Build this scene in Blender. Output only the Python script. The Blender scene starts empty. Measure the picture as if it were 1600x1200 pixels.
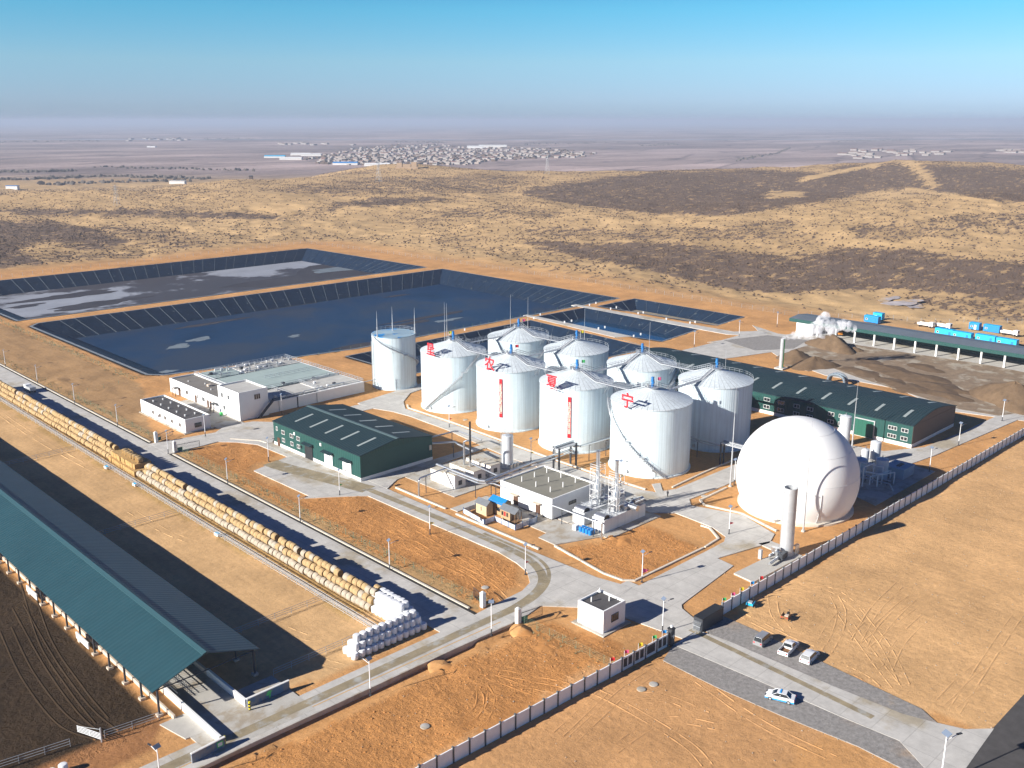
import bpy, math, random
import numpy as np
from mathutils import Vector
random.seed(7); np.random.seed(7)
scene = bpy.context.scene
R = math.radians
# ---------------- camera (world X = along the front wall, Y = along the hay road, metres) ----------------
F0, H0, HC, TH = 1520.0, 188.0, 90.0, R(45.8)          # focal length in px of a 1600 px frame, horizon row, height, heading
_S = math.hypot(F0, 600 - H0); SP = (600 - H0) / _S; CP = F0 / _S
FX, FY = math.cos(TH), math.sin(TH)
cam = bpy.data.objects.new("camera", bpy.data.cameras.new("camera")); scene.collection.objects.link(cam)
cam.data.sensor_width = 36.0; cam.data.lens = F0 / 1600 * 36
cam.data.clip_start = 1; cam.data.clip_end = 90000
cam.location = (0, 0, HC)
cam.rotation_euler = (math.pi / 2 - math.asin(SP), 0, TH - math.pi / 2)
scene.camera = cam
# ---------------- world, sun, exposure ----------------
SUN_AZ, SUN_EL = 164.0, 24.0                            # direction towards the sun
world = bpy.data.worlds.new("World"); scene.world = world; world.use_nodes = True
wn = world.node_tree; wn.nodes.clear()
sky = wn.nodes.new("ShaderNodeTexSky"); sky.sky_type = 'NISHITA'; sky.sun_disc = False
sky.sun_elevation = R(SUN_EL); sky.sun_rotation = R(90 - SUN_AZ)
sky.air_density = 1.0; sky.dust_density = 0.3; sky.ozone_density = 2.0; sky.altitude = 1200
hs = wn.nodes.new("ShaderNodeHueSaturation"); hs.inputs['Saturation'].default_value = 1.06; hs.inputs['Hue'].default_value = 0.5
bg = wn.nodes.new("ShaderNodeBackground"); bg.inputs[1].default_value = 0.051
wo = wn.nodes.new("ShaderNodeOutputWorld")
tcw = wn.nodes.new("ShaderNodeTexCoord"); sxw = wn.nodes.new("ShaderNodeSeparateXYZ"); rw = wn.nodes.new("ShaderNodeValToRGB")
wn.links.new(tcw.outputs['Generated'], sxw.inputs[0]); wn.links.new(sxw.outputs[2], rw.inputs[0])   # dusty layer near the horizon
rw.color_ramp.elements[0].position = 0.0; rw.color_ramp.elements[0].color = (0.50,0.70,1.30,1)
rw.color_ramp.elements[1].position = 0.9; rw.color_ramp.elements[1].color = (0.08,0.24,0.62,1)
for p_, c_ in ((0.02,(0.66,0.86,1.40,1)),(0.055,(0.78,1.04,1.34,1)),(0.103,(0.58,1.14,1.36,1)),(0.18,(0.24,0.60,0.95,1)),(0.34,(0.10,0.28,0.66,1))):
    e_ = rw.color_ramp.elements.new(p_); e_.color = c_
mw = wn.nodes.new("ShaderNodeMix"); mw.data_type = 'RGBA'; mw.blend_type = 'MULTIPLY'; mw.inputs[0].default_value = 1
wn.links.new(sky.outputs[0], mw.inputs[6]); wn.links.new(rw.outputs[0], mw.inputs[7])
wn.links.new(mw.outputs[2], hs.inputs['Color']); wn.links.new(hs.outputs[0], bg.inputs[0]); wn.links.new(bg.outputs[0], wo.inputs[0])
sl = bpy.data.lights.new("sun", 'SUN'); sl.energy = 5.0; sl.angle = R(0.5); sl.color = (1.0, 0.95, 0.87)
sun = bpy.data.objects.new("sun", sl); scene.collection.objects.link(sun)
_d = Vector((math.cos(R(SUN_AZ)) * math.cos(R(SUN_EL)), math.sin(R(SUN_AZ)) * math.cos(R(SUN_EL)), math.sin(R(SUN_EL))))
sun.rotation_euler = _d.to_track_quat('Z', 'Y').to_euler()
scene.view_settings.view_transform = 'Standard'; scene.view_settings.look = 'None'
scene.view_settings.exposure = 0.95; scene.view_settings.gamma = 1
scene.render.engine = 'CYCLES'
scene.cycles.use_denoising = True; scene.cycles.max_bounces = 5; scene.cycles.diffuse_bounces = 3
scene.cycles.volume_bounces = 2; scene.cycles.use_adaptive_sampling = True; scene.cycles.adaptive_threshold = 0.02

def G(x, y, z=0.0):                                     # the point at height z seen at a pixel of the 1600 px photo
    a = (x - 800) / F0; b = (600 - y) / F0
    fw = CP + SP * b; up = -SP + CP * b; t = (z - HC) / up
    f = fw * t; r = a * t
    return (f * FX + r * FY, f * FY - r * FX)
def proj(u, v, z):                                      # numpy: where a point falls on the photo (used to trace maps)
    f = u * FX + v * FY; r = u * FY - v * FX; h = z - HC
    d = f * CP - h * SP; up = f * SP + h * CP; d = np.maximum(d, 1)
    return 800 + F0 * r / d, 600 - F0 * up / d

# ---------------- objects ----------------
COL = scene.collection
def tag(o, label=None, cat=None, group=None, kind=None):
    if label: o['label'] = label
    if cat: o['category'] = cat
    if group: o['group'] = group
    if kind: o['kind'] = kind
    return o
def thing(name, label, cat, loc=(0, 0, 0), rz=0, group=None):
    o = bpy.data.objects.new(name, None); COL.objects.link(o); o.empty_display_size = 0.5
    o.location = loc if len(loc) == 3 else (loc[0], loc[1], 0); o.rotation_euler = (0, 0, rz)
    return tag(o, label, cat, group)
def kids(o): return [c for c in COL.objects if c.parent == o]
def dup(root, loc, rz=None, label=None, group=None, name=None):
    def cp(o, par):
        c = o.copy(); COL.objects.link(c)
        if par: c.parent = par
        for k in tree[o]: cp(k, c)
        return c
    tree = {}
    def rec(o):
        tree[o] = list(o.children)
        for k in tree[o]: rec(k)
    rec(root)
    r = cp(root, None); r.location = loc if len(loc) == 3 else (loc[0], loc[1], 0)
    if rz is not None: r.rotation_euler = (0, 0, rz)
    if label: r['label'] = label
    if group: r['group'] = group
    if name: r.name = name
    return r

class MB:
    def __init__(s): s.v = []; s.f = []; s.mi = []; s.m = 0
    def face(s, idx): s.f.append(tuple(idx)); s.mi.append(s.m)
    def box(s, x0, y0, z0, x1, y1, z1):
        b = len(s.v)
        s.v += [(x0,y0,z0),(x1,y0,z0),(x1,y1,z0),(x0,y1,z0),(x0,y0,z1),(x1,y0,z1),(x1,y1,z1),(x0,y1,z1)]
        for q in ((0,3,2,1),(4,5,6,7),(0,1,5,4),(1,2,6,5),(2,3,7,6),(3,0,4,7)): s.face([b+i for i in q])
        return s
    def obox(s, c, sz, rz=0, tilt=0):
        b = len(s.v); hx, hy, hz = sz[0]/2, sz[1]/2, sz[2]/2; cr, sr = math.cos(rz), math.sin(rz); ct, st = math.cos(tilt), math.sin(tilt)
        for (x,y,z) in [(-hx,-hy,-hz),(hx,-hy,-hz),(hx,hy,-hz),(-hx,hy,-hz),(-hx,-hy,hz),(hx,-hy,hz),(hx,hy,hz),(-hx,hy,hz)]:
            x2 = x*ct + z*st; z2 = -x*st + z*ct
            s.v.append((c[0]+x2*cr-y*sr, c[1]+x2*sr+y*cr, c[2]+z2))
        for q in ((0,3,2,1),(4,5,6,7),(0,1,5,4),(1,2,6,5),(2,3,7,6),(3,0,4,7)): s.face([b+i for i in q])
        return s
    def tube(s, p0, p1, r, n=8, r1=None, cap=True):
        if r1 is None: r1 = r
        p0 = Vector(p0); p1 = Vector(p1); d = (p1-p0)
        if d.length < 1e-6: return s
        d.normalize(); a = d.orthogonal().normalized(); c = d.cross(a); b = len(s.v)
        for p, rr in ((p0, r), (p1, r1)):
            for i in range(n):
                t = 2*math.pi*i/n + math.pi/n; q = p + a*(rr*math.cos(t)) + c*(rr*math.sin(t)); s.v.append(tuple(q))
        for i in range(n): j = (i+1) % n; s.face((b+i, b+j, b+n+j, b+n+i))
        if cap: s.face([b+i for i in range(n)][::-1]); s.face([b+n+i for i in range(n)])
        return s
    def path(s, pts, r, n=6):
        for a, b in zip(pts[:-1], pts[1:]): s.tube(a, b, r, n)
        return s
    def lathe(s, prof, c=(0,0,0), n=48, a0=0, a1=2*math.pi):
        full = abs(a1-a0-2*math.pi) < 1e-6; m = n if full else n+1; b = len(s.v)
        for (r, z) in prof:
            for i in range(m):
                t = a0+(a1-a0)*i/n; s.v.append((c[0]+r*math.cos(t), c[1]+r*math.sin(t), c[2]+z))
        for k in range(len(prof)-1):
            for i in range(n):
                j = (i+1) % m; s.face((b+k*m+i, b+k*m+j, b+(k+1)*m+j, b+(k+1)*m+i))
        return s
    def prism(s, pts, z0, z1, bottom=True):
        A = sum(pts[i][0]*pts[(i+1)%len(pts)][1]-pts[(i+1)%len(pts)][0]*pts[i][1] for i in range(len(pts)))
        if A < 0: pts = pts[::-1]
        n = len(pts); b = len(s.v)
        s.v += [(p[0],p[1],z0) for p in pts] + [(p[0],p[1],z1) for p in pts]
        s.face([b+n+i for i in range(n)])
        if bottom: s.face([b+i for i in range(n)][::-1])
        for i in range(n): j=(i+1)%n; s.face((b+i,b+j,b+n+j,b+n+i))
        return s
    def quad(s, *p):
        b = len(s.v); s.v += [tuple(q) for q in p]; s.face(range(b, b+len(p))); return s
    def slab(s, a, b_, c, d, t):
        """a thick sheet: four top corners, thickness t downwards"""
        b = len(s.v); s.v += [tuple(q) for q in (a,b_,c,d)] + [(q[0],q[1],q[2]-t) for q in (a,b_,c,d)]
        for q in ((0,1,2,3),(7,6,5,4),(0,4,5,1),(1,5,6,2),(2,6,7,3),(3,7,4,0)): s.face([b+i for i in q])
        return s
    def bars(s, pts, h, post=1.5, r=0.03, rails=(0.5, 1.0)):
        """a railing along a polyline of 3D points"""
        for a, b in zip(pts[:-1], pts[1:]):
            a = Vector(a); b = Vector(b); L = (b-a).length; n = max(1, int(L/post))
            for k in range(n+1):
                p = a.lerp(b, k/n); s.tube(p, p+Vector((0,0,h)), r, 4)
            for q in rails: s.tube(a+Vector((0,0,h*q)), b+Vector((0,0,h*q)), r, 4)
        return s
    def blob(s, c, r, sub=1, jit=0.25, flat=1.0):
        import bmesh
        bm = bmesh.new(); bmesh.ops.create_icosphere(bm, subdivisions=sub, radius=1)
        b = len(s.v)
        for v in bm.verts:
            k = 1+random.uniform(-jit, jit); s.v.append((c[0]+v.co.x*r*k, c[1]+v.co.y*r*k, c[2]+v.co.z*r*k*flat))
        for f in bm.faces: s.face([b+v.index for v in f.verts])
        bm.free(); return s
    def build(s, name, mat, parent=None, world=False, smooth=False, angle=35, label=None):
        me = bpy.data.meshes.new(name); vs = s.v
        if world and parent is not None:
            l = parent.location; vs = [(x-l[0], y-l[1], z-l[2]) for x,y,z in vs]
        me.from_pydata(vs, [], s.f); mats = mat if isinstance(mat, (list, tuple)) else [mat]
        for m in mats: me.materials.append(m)
        if len(mats) > 1: me.polygons.foreach_set('material_index', s.mi)
        if smooth:
            me.polygons.foreach_set('use_smooth', [True]*len(me.polygons))
            try: me.set_sharp_from_angle(angle=R(angle))
            except Exception: pass
        me.update(); o = bpy.data.objects.new(name, me); COL.objects.link(o)
        if parent is not None: o.parent = parent
        if label: o['label'] = label
        return o

# ---------------- materials ----------------
_mats = {}
def mat(name, col, rough=0.7, metal=0.0, var=0.0, vs=1.0, bump=0.0, bs=3.0, col2=None, c2s=0.3, c2t=(0.45,0.6), extra=None, spec=0.3, coat=0.0):
    """procedural surface: base colour, small variation, optional second colour in patches, optional bump"""
    if name in _mats: return _mats[name]
    m = bpy.data.materials.new(name); _mats[name] = m; m.use_nodes = True; nt = m.node_tree; N = nt.nodes; L = nt.links
    bs_ = N['Principled BSDF']; bs_.inputs['Roughness'].default_value = rough; bs_.inputs['Metallic'].default_value = metal
    bs_.inputs['Specular IOR Level'].default_value = spec; bs_.inputs['Coat Weight'].default_value = coat
    tc = N.new('ShaderNodeNewGeometry')
    c = N.new('ShaderNodeRGB'); c.outputs[0].default_value = (*col, 1); out = c.outputs[0]
    def noise(scale, detail=4, rough_=0.6):
        n = N.new('ShaderNodeTexNoise'); n.inputs['Scale'].default_value = scale; n.inputs['Detail'].default_value = detail
        n.inputs['Roughness'].default_value = rough_; L.new(tc.outputs['Position'], n.inputs['Vector']); return n.outputs['Fac']
    if col2:
        r = N.new('ShaderNodeMapRange'); r.inputs[1].default_value = c2t[0]; r.inputs[2].default_value = c2t[1]; r.interpolation_type = 'SMOOTHSTEP'
        L.new(noise(c2s, 6, 0.65), r.inputs[0])
        mx = N.new('ShaderNodeMix'); mx.data_type = 'RGBA'; L.new(r.outputs[0], mx.inputs[0]); L.new(out, mx.inputs[6]); mx.inputs[7].default_value = (*col2, 1); out = mx.outputs[2]
    if var > 0:
        r = N.new('ShaderNodeMapRange'); r.inputs[1].default_value = 0.3; r.inputs[2].default_value = 0.7; r.inputs[3].default_value = 1-var; r.inputs[4].default_value = 1+var
        L.new(noise(vs, 5, 0.7), r.inputs[0])
        mx = N.new('ShaderNodeVectorMath'); mx.operation = 'SCALE'; L.new(out, mx.inputs[0]); L.new(r.outputs[0], mx.inputs['Scale']); out = mx.outputs[0]
    if extra: out = extra(nt, tc, out, bs_)
    L.new(out, bs_.inputs['Base Color'])
    if bump > 0:
        b = N.new('ShaderNodeBump'); b.inputs['Strength'].default_value = 1.0; b.inputs['Distance'].default_value = bump
        L.new(noise(bs, 6, 0.65), b.inputs['Height']); L.new(b.outputs[0], bs_.inputs['Normal'])
    return m
def ribs(axis, scale, depth=0.05, dark=0.9):
    """corrugation / panel seams along one object axis ('r' = around a tank)"""
    def fx(nt, tc, out, bs_):
        N = nt.nodes; L = nt.links
        tx = N.new('ShaderNodeTexCoord'); sx = N.new('ShaderNodeSeparateXYZ'); L.new(tx.outputs['Object'], sx.inputs[0])
        if axis == 'r':
            a = N.new('ShaderNodeMath'); a.operation = 'ARCTAN2'; L.new(sx.outputs[1], a.inputs[0]); L.new(sx.outputs[0], a.inputs[1]); co = a.outputs[0]
        else: co = sx.outputs['XYZ'.index(axis)]
        m = N.new('ShaderNodeMath'); m.operation = 'MULTIPLY'; L.new(co, m.inputs[0]); m.inputs[1].default_value = scale
        f = N.new('ShaderNodeMath'); f.operation = 'FRACT'; L.new(m.outputs[0], f.inputs[0])
        g = N.new('ShaderNodeMath'); g.operation = 'GREATER_THAN'; L.new(f.outputs[0], g.inputs[0]); g.inputs[1].default_value = 0.88
        mr = N.new('ShaderNodeMapRange'); L.new(g.outputs[0], mr.inputs[0]); mr.inputs[3].default_value = 1.0; mr.inputs[4].default_value = dark
        fl = N.new('ShaderNodeMath'); fl.operation = 'FLOOR'; L.new(m.outputs[0], fl.inputs[0])
        wnz = N.new('ShaderNodeTexWhiteNoise'); wnz.noise_dimensions = '1D'; L.new(fl.outputs[0], wnz.inputs['W'])
        m2 = N.new('ShaderNodeMapRange'); L.new(wnz.outputs['Value'], m2.inputs[0]); m2.inputs[3].default_value = 0.965; m2.inputs[4].default_value = 1.02
        k = N.new('ShaderNodeMath'); k.operation = 'MULTIPLY'; L.new(mr.outputs[0], k.inputs[0]); L.new(m2.outputs[0], k.inputs[1])
        if axis == 'r':                                 # dust and water streaks running down the shell
            mpp = N.new('ShaderNodeMapping'); mpp.inputs['Scale'].default_value = (1.6,1.6,.05); L.new(tc.outputs['Position'], mpp.inputs[0])
            ns = N.new('ShaderNodeTexNoise'); ns.inputs['Scale'].default_value = 1; ns.inputs['Detail'].default_value = 4; L.new(mpp.outputs[0], ns.inputs['Vector'])
            m3 = N.new('ShaderNodeMapRange'); L.new(ns.outputs['Fac'], m3.inputs[0]); m3.inputs[1].default_value = .35; m3.inputs[2].default_value = .65; m3.inputs[3].default_value = .86; m3.inputs[4].default_value = 1.03
            k2_ = N.new('ShaderNodeMath'); k2_.operation = 'MULTIPLY'; L.new(k.outputs[0], k2_.inputs[0]); L.new(m3.outputs[0], k2_.inputs[1]); k = k2_
        v = N.new('ShaderNodeVectorMath'); v.operation = 'SCALE'; L.new(out, v.inputs[0]); L.new(k.outputs[0], v.inputs['Scale'])
        if depth > 0:
            w = N.new('ShaderNodeMath'); w.operation = 'SINE'; q = N.new('ShaderNodeMath'); q.operation = 'MULTIPLY'; L.new(m.outputs[0], q.inputs[0]); q.inputs[1].default_value = 2*math.pi; L.new(q.outputs[0], w.inputs[0])
            b = N.new('ShaderNodeBump'); b.inputs['Distance'].default_value = depth; b.inputs['Strength'].default_value = 0.6; L.new(w.outputs[0], b.inputs['Height']); L.new(b.outputs[0], bs_.inputs['Normal'])
        return v.outputs[0]
    return fx
def joints(nt, tc, out, bs_):                            # cast slab joints every 5 m and long worn streaks
    N = nt.nodes; L = nt.links; sx = N.new('ShaderNodeSeparateXYZ'); L.new(tc.outputs['Position'], sx.inputs[0]); res = None
    for k in (0, 1):
        m = N.new('ShaderNodeMath'); m.operation = 'MULTIPLY'; L.new(sx.outputs[k], m.inputs[0]); m.inputs[1].default_value = 0.2
        f = N.new('ShaderNodeMath'); f.operation = 'FRACT'; L.new(m.outputs[0], f.inputs[0]); g = N.new('ShaderNodeMath'); g.operation = 'GREATER_THAN'; L.new(f.outputs[0], g.inputs[0]); g.inputs[1].default_value = 0.972
        if res is None: res = g
        else: h = N.new('ShaderNodeMath'); h.operation = 'MAXIMUM'; L.new(res.outputs[0], h.inputs[0]); L.new(g.outputs[0], h.inputs[1]); res = h
    r = N.new('ShaderNodeMapRange'); L.new(res.outputs[0], r.inputs[0]); r.inputs[3].default_value = 1.0; r.inputs[4].default_value = 0.8
    v = N.new('ShaderNodeVectorMath'); v.operation = 'SCALE'; L.new(out, v.inputs[0]); L.new(r.outputs[0], v.inputs['Scale']); return v.outputs[0]
M = dict(
 concrete = mat('concrete', (0.50,0.48,0.445), 0.85, var=0.16, vs=0.3, bump=0.02, bs=2, extra=joints, col2=(0.38,0.33,0.25), c2s=0.06, c2t=(0.52,0.66)),
 concrete_new = mat('concrete_new', (0.46,0.44,0.40), 0.85, var=0.08, vs=0.6),
 slab = mat('slab', (0.45,0.43,0.39), 0.85, var=0.1, vs=0.5, col2=(0.36,0.31,0.24), c2s=0.2),
 kerb = mat('kerb', (0.62,0.56,0.47), 0.8, var=0.12, vs=0.8),
 gravel = mat('gravel', (0.26,0.245,0.23), 0.95, var=0.3, vs=1.3, bump=0.06, bs=3, col2=(0.34,0.26,0.19), c2s=0.05, c2t=(0.55,0.7)),
 asphalt = mat('asphalt', (0.075,0.07,0.068), 0.9, var=0.2, vs=0.5),
 white_wall = mat('white_wall', (0.78,0.78,0.77), 0.7, var=0.035, vs=0.5),
 plinth = mat('plinth', (0.72,0.71,0.68), 0.8, var=0.1, vs=0.4),
 roof_felt = mat('roof_felt', (0.20,0.185,0.165), 0.9, var=0.12, vs=0.4, bump=0.01),
 roof_dark = mat('roof_dark', (0.09,0.085,0.085), 0.9, var=0.2, vs=0.6),
 roof_olive = mat('roof_olive', (0.235,0.225,0.185), 0.9, var=0.1, vs=0.3),
 tank = mat('tank', (0.64,0.745,0.79), 0.42, 0.0, var=0.04, vs=0.3, extra=ribs('r', 110/2/math.pi, 0.012, 0.955), spec=0.5),
 tank_roof = mat('tank_roof', (0.62,0.68,0.71), 0.5, var=0.08, vs=0.35, extra=ribs('r', 44/2/math.pi, 0.0, 0.66)),
 steel = mat('steel', (0.55,0.57,0.59), 0.32, 0.85, var=0.06, vs=1),
 galv = mat('galv', (0.50,0.52,0.54), 0.5, 0.4, var=0.08, vs=1),
 rail = mat('rail', (0.42,0.45,0.48), 0.5, 0.3),
 black_metal = mat('black_metal', (0.03,0.032,0.036), 0.5, 0.2),
 dark_metal = mat('dark_metal', (0.055,0.06,0.07), 0.5, 0.2),
 white_paint = mat('white_paint', (0.78,0.79,0.80), 0.4),
 membrane = mat('membrane', (0.80,0.80,0.785), 0.6, var=0.035, vs=0.15, spec=0.25),
 blue = mat('blue', (0.02,0.16,0.42), 0.4), blue_light = mat('blue_light', (0.02,0.42,0.75), 0.45, var=0.12, vs=0.7),
 blue_mid = mat('blue_mid', (0.02,0.22,0.58), 0.45), red = mat('red', (0.72,0.02,0.03), 0.5), yellow = mat('yellow', (0.8,0.66,0.03), 0.5),
 pink = mat('pink', (0.8,0.10,0.25), 0.5), green_flag = mat('green_flag', (0.08,0.55,0.15), 0.5), flag_blue = mat('flag_blue', (0.03,0.32,0.75), 0.5),
 green_wall = mat('green_wall', (0.016,0.072,0.064), 0.5, var=0.06, vs=0.4, extra=ribs('Y', 1.2, 0.03, 0.85)),
 green_wall_x = mat('green_wall_x', (0.017,0.07,0.058), 0.5, var=0.06, vs=0.4, extra=ribs('X', 1.2, 0.03, 0.85)),
 green_roof = mat('green_roof', (0.020,0.040,0.048), 0.6, spec=0.15, var=0.08, vs=0.2, extra=ribs('Y', 1.1, 0.05, 0.78)),
 barn_roof = mat('barn_roof', (0.020,0.064,0.080), 0.5, var=0.09, vs=0.12, extra=ribs('Y', 1.0, 0.03, 0.9), spec=0.3),
 shed_grey = mat('shed_grey', (0.12,0.15,0.165), 0.5, var=0.08, vs=0.2, extra=ribs('Y', 1.0, 0.03, 0.85)),
 skylight = mat('skylight', (0.30,0.34,0.33), 0.35), glass = mat('glass', (0.02,0.025,0.03), 0.1, spec=0.8),
 frame = mat('frame', (0.75,0.75,0.74), 0.5), door_brown = mat('door_brown', (0.10,0.05,0.03), 0.6), canopy = mat('canopy', (0.6,0.5,0.4), 0.6),
 liner = mat('liner', (0.009,0.021,0.043), 0.45, var=0.3, vs=0.25, spec=0.35, col2=(0.10,0.12,0.125), c2s=0.35, c2t=(0.62,0.70), bump=0.05, bs=0.7),
 straw = mat('straw', (0.405,0.28,0.14), 0.95, var=0.3, vs=2.5, bump=0.05, bs=6), straw_pale = mat('straw_pale', (0.40,0.345,0.27), 0.9, var=0.25, vs=2.5, bump=0.04, bs=6),
 straw_end = mat('straw_end', (0.26,0.16,0.06), 0.95, var=0.4, vs=3, bump=0.06, bs=7),
 wrap = mat('wrap', (0.78,0.79,0.80), 0.35, var=0.03, vs=2), rubber = mat('rubber', (0.02,0.02,0.02), 0.8),
 wood = mat('wood', (0.42,0.30,0.17), 0.7, var=0.1, vs=1.5), wood_dark = mat('wood_dark', (0.22,0.13,0.07), 0.7, var=0.1, vs=1.5),
 car_white = mat('car_white', (0.75,0.76,0.77), 0.25, coat=0.6), car_silver = mat('car_silver', (0.45,0.46,0.47), 0.3, 0.5, coat=0.6),
 cloth_dark = mat('cloth_dark', (0.03,0.03,0.04), 0.9), skin = mat('skin', (0.5,0.32,0.22), 0.6), rust = mat('rust', (0.22,0.11,0.05), 0.8, var=0.2, vs=2),
 wall_panel = mat('wall_panel', (0.88,0.885,0.88), 0.8, var=0.06, vs=0.7), post = mat('post', (0.10,0.11,0.115), 0.7),
 mesh_green = mat('mesh_green', (0.16,0.24,0.16), 0.7), solar = mat('solar', (0.16,0.20,0.27), 0.3, spec=0.6),  # solar: sky reflection is put into the panel's base colour
 water = mat('water', (0.004,0.035,0.085), 0.08, spec=0.6, bump=0.004, bs=1.5),
 cover_green = mat('cover_green', (0.36,0.44,0.42), 0.6, var=0.07, vs=0.3, extra=ribs('Y', 0.5, 0, 0.85)),
 roof_white = mat('roof_white', (0.47,0.46,0.43), 0.8, var=0.12, vs=0.3), compost = mat('compost', (0.145,0.095,0.055), 0.95, var=0.25, vs=0.4, bump=0.12, bs=1.2),
 wool = mat('orange_dirt', (0.40,0.22,0.11), 0.95, var=0.2, vs=0.6, bump=0.12, bs=1.5),
 olive = mat('scrub_leaf', (0.085,0.065,0.045), 0.95, var=0.3, vs=0.05), grass_dry = mat('grass_dry', (0.20,0.19,0.10), 0.95, var=0.3, vs=0.3),
)
# ---------------- ground plan: roads and slabs (photo pixels dropped to the ground, or metres) ----------------
def P2(*px): return [G(x, y) for x, y in px]
def rect(u0, v0, u1, v1): return [(u0,v0),(u1,v0),(u1,v1),(u0,v1)]
slabs = []   # name, polygon, level, material
def add_slab(name, poly, z, m): slabs.append((name, poly, z, m))
add_slab('road', [(-40,118.8),(60,118.0),(100,117.2),(113.7,116.6),(113.7,123.8),(101.5,123.2),(60,123.6),(-40,125.5)], .10, 'concrete')
add_slab('road', [(101.6,122.9),(110.6,122.9),(110.6,660),(101.6,660)], .08, 'concrete')
add_slab('road', [(113.6,116.5),(117.5,116.6),(121.7,117.4),(126.6,112.0),(129.5,108.4),(140.3,109.9),(138.6,118),(138.1,134),(132.6,141),(131.6,134),(130.2,129.4),(127.2,125.6),(123.6,124.2),(113.6,123.8)], .12, 'concrete')
add_slab('road', [(132.6,139),(138.1,132.5),(138.1,187.4),(137.9,197),(128,196.6),(131.8,188),(131.9,165)], .10, 'concrete')
add_slab('road', [(131.4,90.6),(137.6,90.6),(140.4,97.8),(141.6,98.8),(163.2,101.4),(163.9,105.9),(168.5,109.5),(129.0,109.5)], .10, 'concrete')
add_slab('road', [(168.3,109.5),(163.7,105.8),(178.5,102.2),(183.6,104.0),(187.9,115.2),(184.0,127.2),(184.6,139.4),(172,139.9),(172.2,132.5),(177.6,127),(176.8,115.9),(174.6,111),(172.0,109.6)], .12, 'concrete')
add_slab('road', [(183.8,126.8),(187,129.8),(200.5,129.1),(250,129.5),(250,136.5),(212.3,136),(190.5,136.2),(183.8,139)], .10, 'concrete')
add_slab('road', [(172,139.8),(184.6,139),(183.6,142),(183.0,157),(183.6,176.7),(184.4,194.8),(177.8,193.2),(176.6,181.9),(177.0,167.8),(175.3,156.7),(174.6,148)], .10, 'concrete')
add_slab('road', [(177.7,193),(184.3,194),(185.6,219),(185.3,240),(190,247),(198,253.5),(212,256.6),(209.1,261),(190,258),(178,256),(178,248),(180.6,240),(181.2,232),(180.5,213)], .12, 'concrete')
add_slab('road', [(110.5,250.8),(125.7,251.5),(129.5,247),(132.5,241),(133.0,225),(136.6,225),(136.6,240),(141,245),(152,248),(178.2,247.6),(178.2,254.4),(160,254.8),(147,257.2),(143,262),(134.8,264),(129.3,260.0),(119,261.8),(110.5,263.5)], .10, 'concrete')
add_slab('road', [(120.6,222.5),(121.2,197),(119.6,196.4),(128,190),(132,186.6),(137.9,185.6),(137.6,196),(136.4,196.2),(136.4,226),(133,226)], .12, 'concrete')
add_slab('pavement', [(138,187.2),(143.8,190.7),(177.9,193.4),(177.9,196),(138,196)], .14, 'concrete')
add_slab('road', P2((1052,1008),(1090,985),(1140,1003),(1300,1072),(1410,1116),(1455,1128),(1508,1140),(1553,1139),(1500,1214),(1450,1208),(1443,1199),(1405,1158),(1315,1121),(1180,1062)), .10, 'concrete')
add_slab('gravel_apron', P2((1098,983),(1128,962),(1180,985),(1300,1042),(1440,1108),(1470,1135),(1400,1118),(1300,1078),(1140,1010)), .06, 'gravel')
add_slab('gravel_apron', P2((1052,1008),(1036,1032),(1120,1074),(1220,1118),(1340,1166),(1440,1216),(1460,1212),(1440,1190),(1400,1150),(1180,1055)), .055, 'gravel')
add_slab('asphalt_road', [(131.7+1,41.9),(131.7-160,41.9),(131.7-160,20),(420,20),(420,41.9)], .07, 'asphalt')
add_slab('road', [(254,122.3),(250,121.8),(246.8,118.4),(244.5,113.4),(239.2,106.4),(246,103.8),(262,101.6),(320,97.2),(520,96.5),(520,104),(327,103.2),(292,104.6),(267.8,106.5),(256,113)], .10, 'concrete')
add_slab('road', rect(128.4,104.5,142,112.5), .09, 'concrete')
add_slab('path', rect(141,163.6,152.8,166.2), .13, 'concrete_new')
add_slab('pavement', [(154.9,130.0),(154.4,146.5),(147.4,147.2),(147.2,140.2),(144.2,139.8),(144.0,134.6),(148,133.0)], .13, 'slab')
add_slab('pavement', rect(147.2,147,153.5,165), .115, 'slab')
add_slab('pavement', rect(146.6,171.2,176.2,191.4), .115, 'slab')
add_slab('pavement', rect(155,128.2,173.5,146), .145, 'slab')
add_slab('pavement', [(134.2,196),(136.6,196),(136.6,240),(134.2,240)], .13, 'slab')
add_slab('path', rect(131.6,262.6,140.4,299), .125, 'slab')
add_slab('path', [(188.6,142.6),(184.2,137.6),(185.6,136.6),(190.8,141.6)], .13, 'concrete_new')
add_slab('path', [(186,192.2),(178,195),(177.2,193),(186,190.4)], .13, 'concrete_new')
add_slab('pavement', [(216,90+6),(250,96),(252,118),(236,121),(222,112)], .08, 'slab')
add_slab('path', P2((1205,846),(1185,850),(1225,868),(1240,860)), .12, 'concrete')
add_slab('pavement', [(159.4,94.2),(177.6,93.6),(178.2,98.2),(160.0,99.2)], .26, 'concrete_new')
add_slab('pavement', [(54.6,119),(71.9,118.6),(72,131.9),(54,131.9)], .115, 'slab')
add_slab('path', [(53.6,125.6),(59,124.8),(57.4,131.6),(52.4,131.8)], .135, 'concrete_new')
add_slab('feed_lane', [(56.8,131.8),(64.6,131.8),(64.6,330),(56.8,330)], .10, 'slab')
add_slab('compost_yard', [(337,229),(365,221),(375,229),(381,235),(372,214),(400,208),(400,70),(322,70),(309,117),(323,140),(322,167),(332,190),(341,201),(345,216)], .08, 'concrete')
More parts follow.
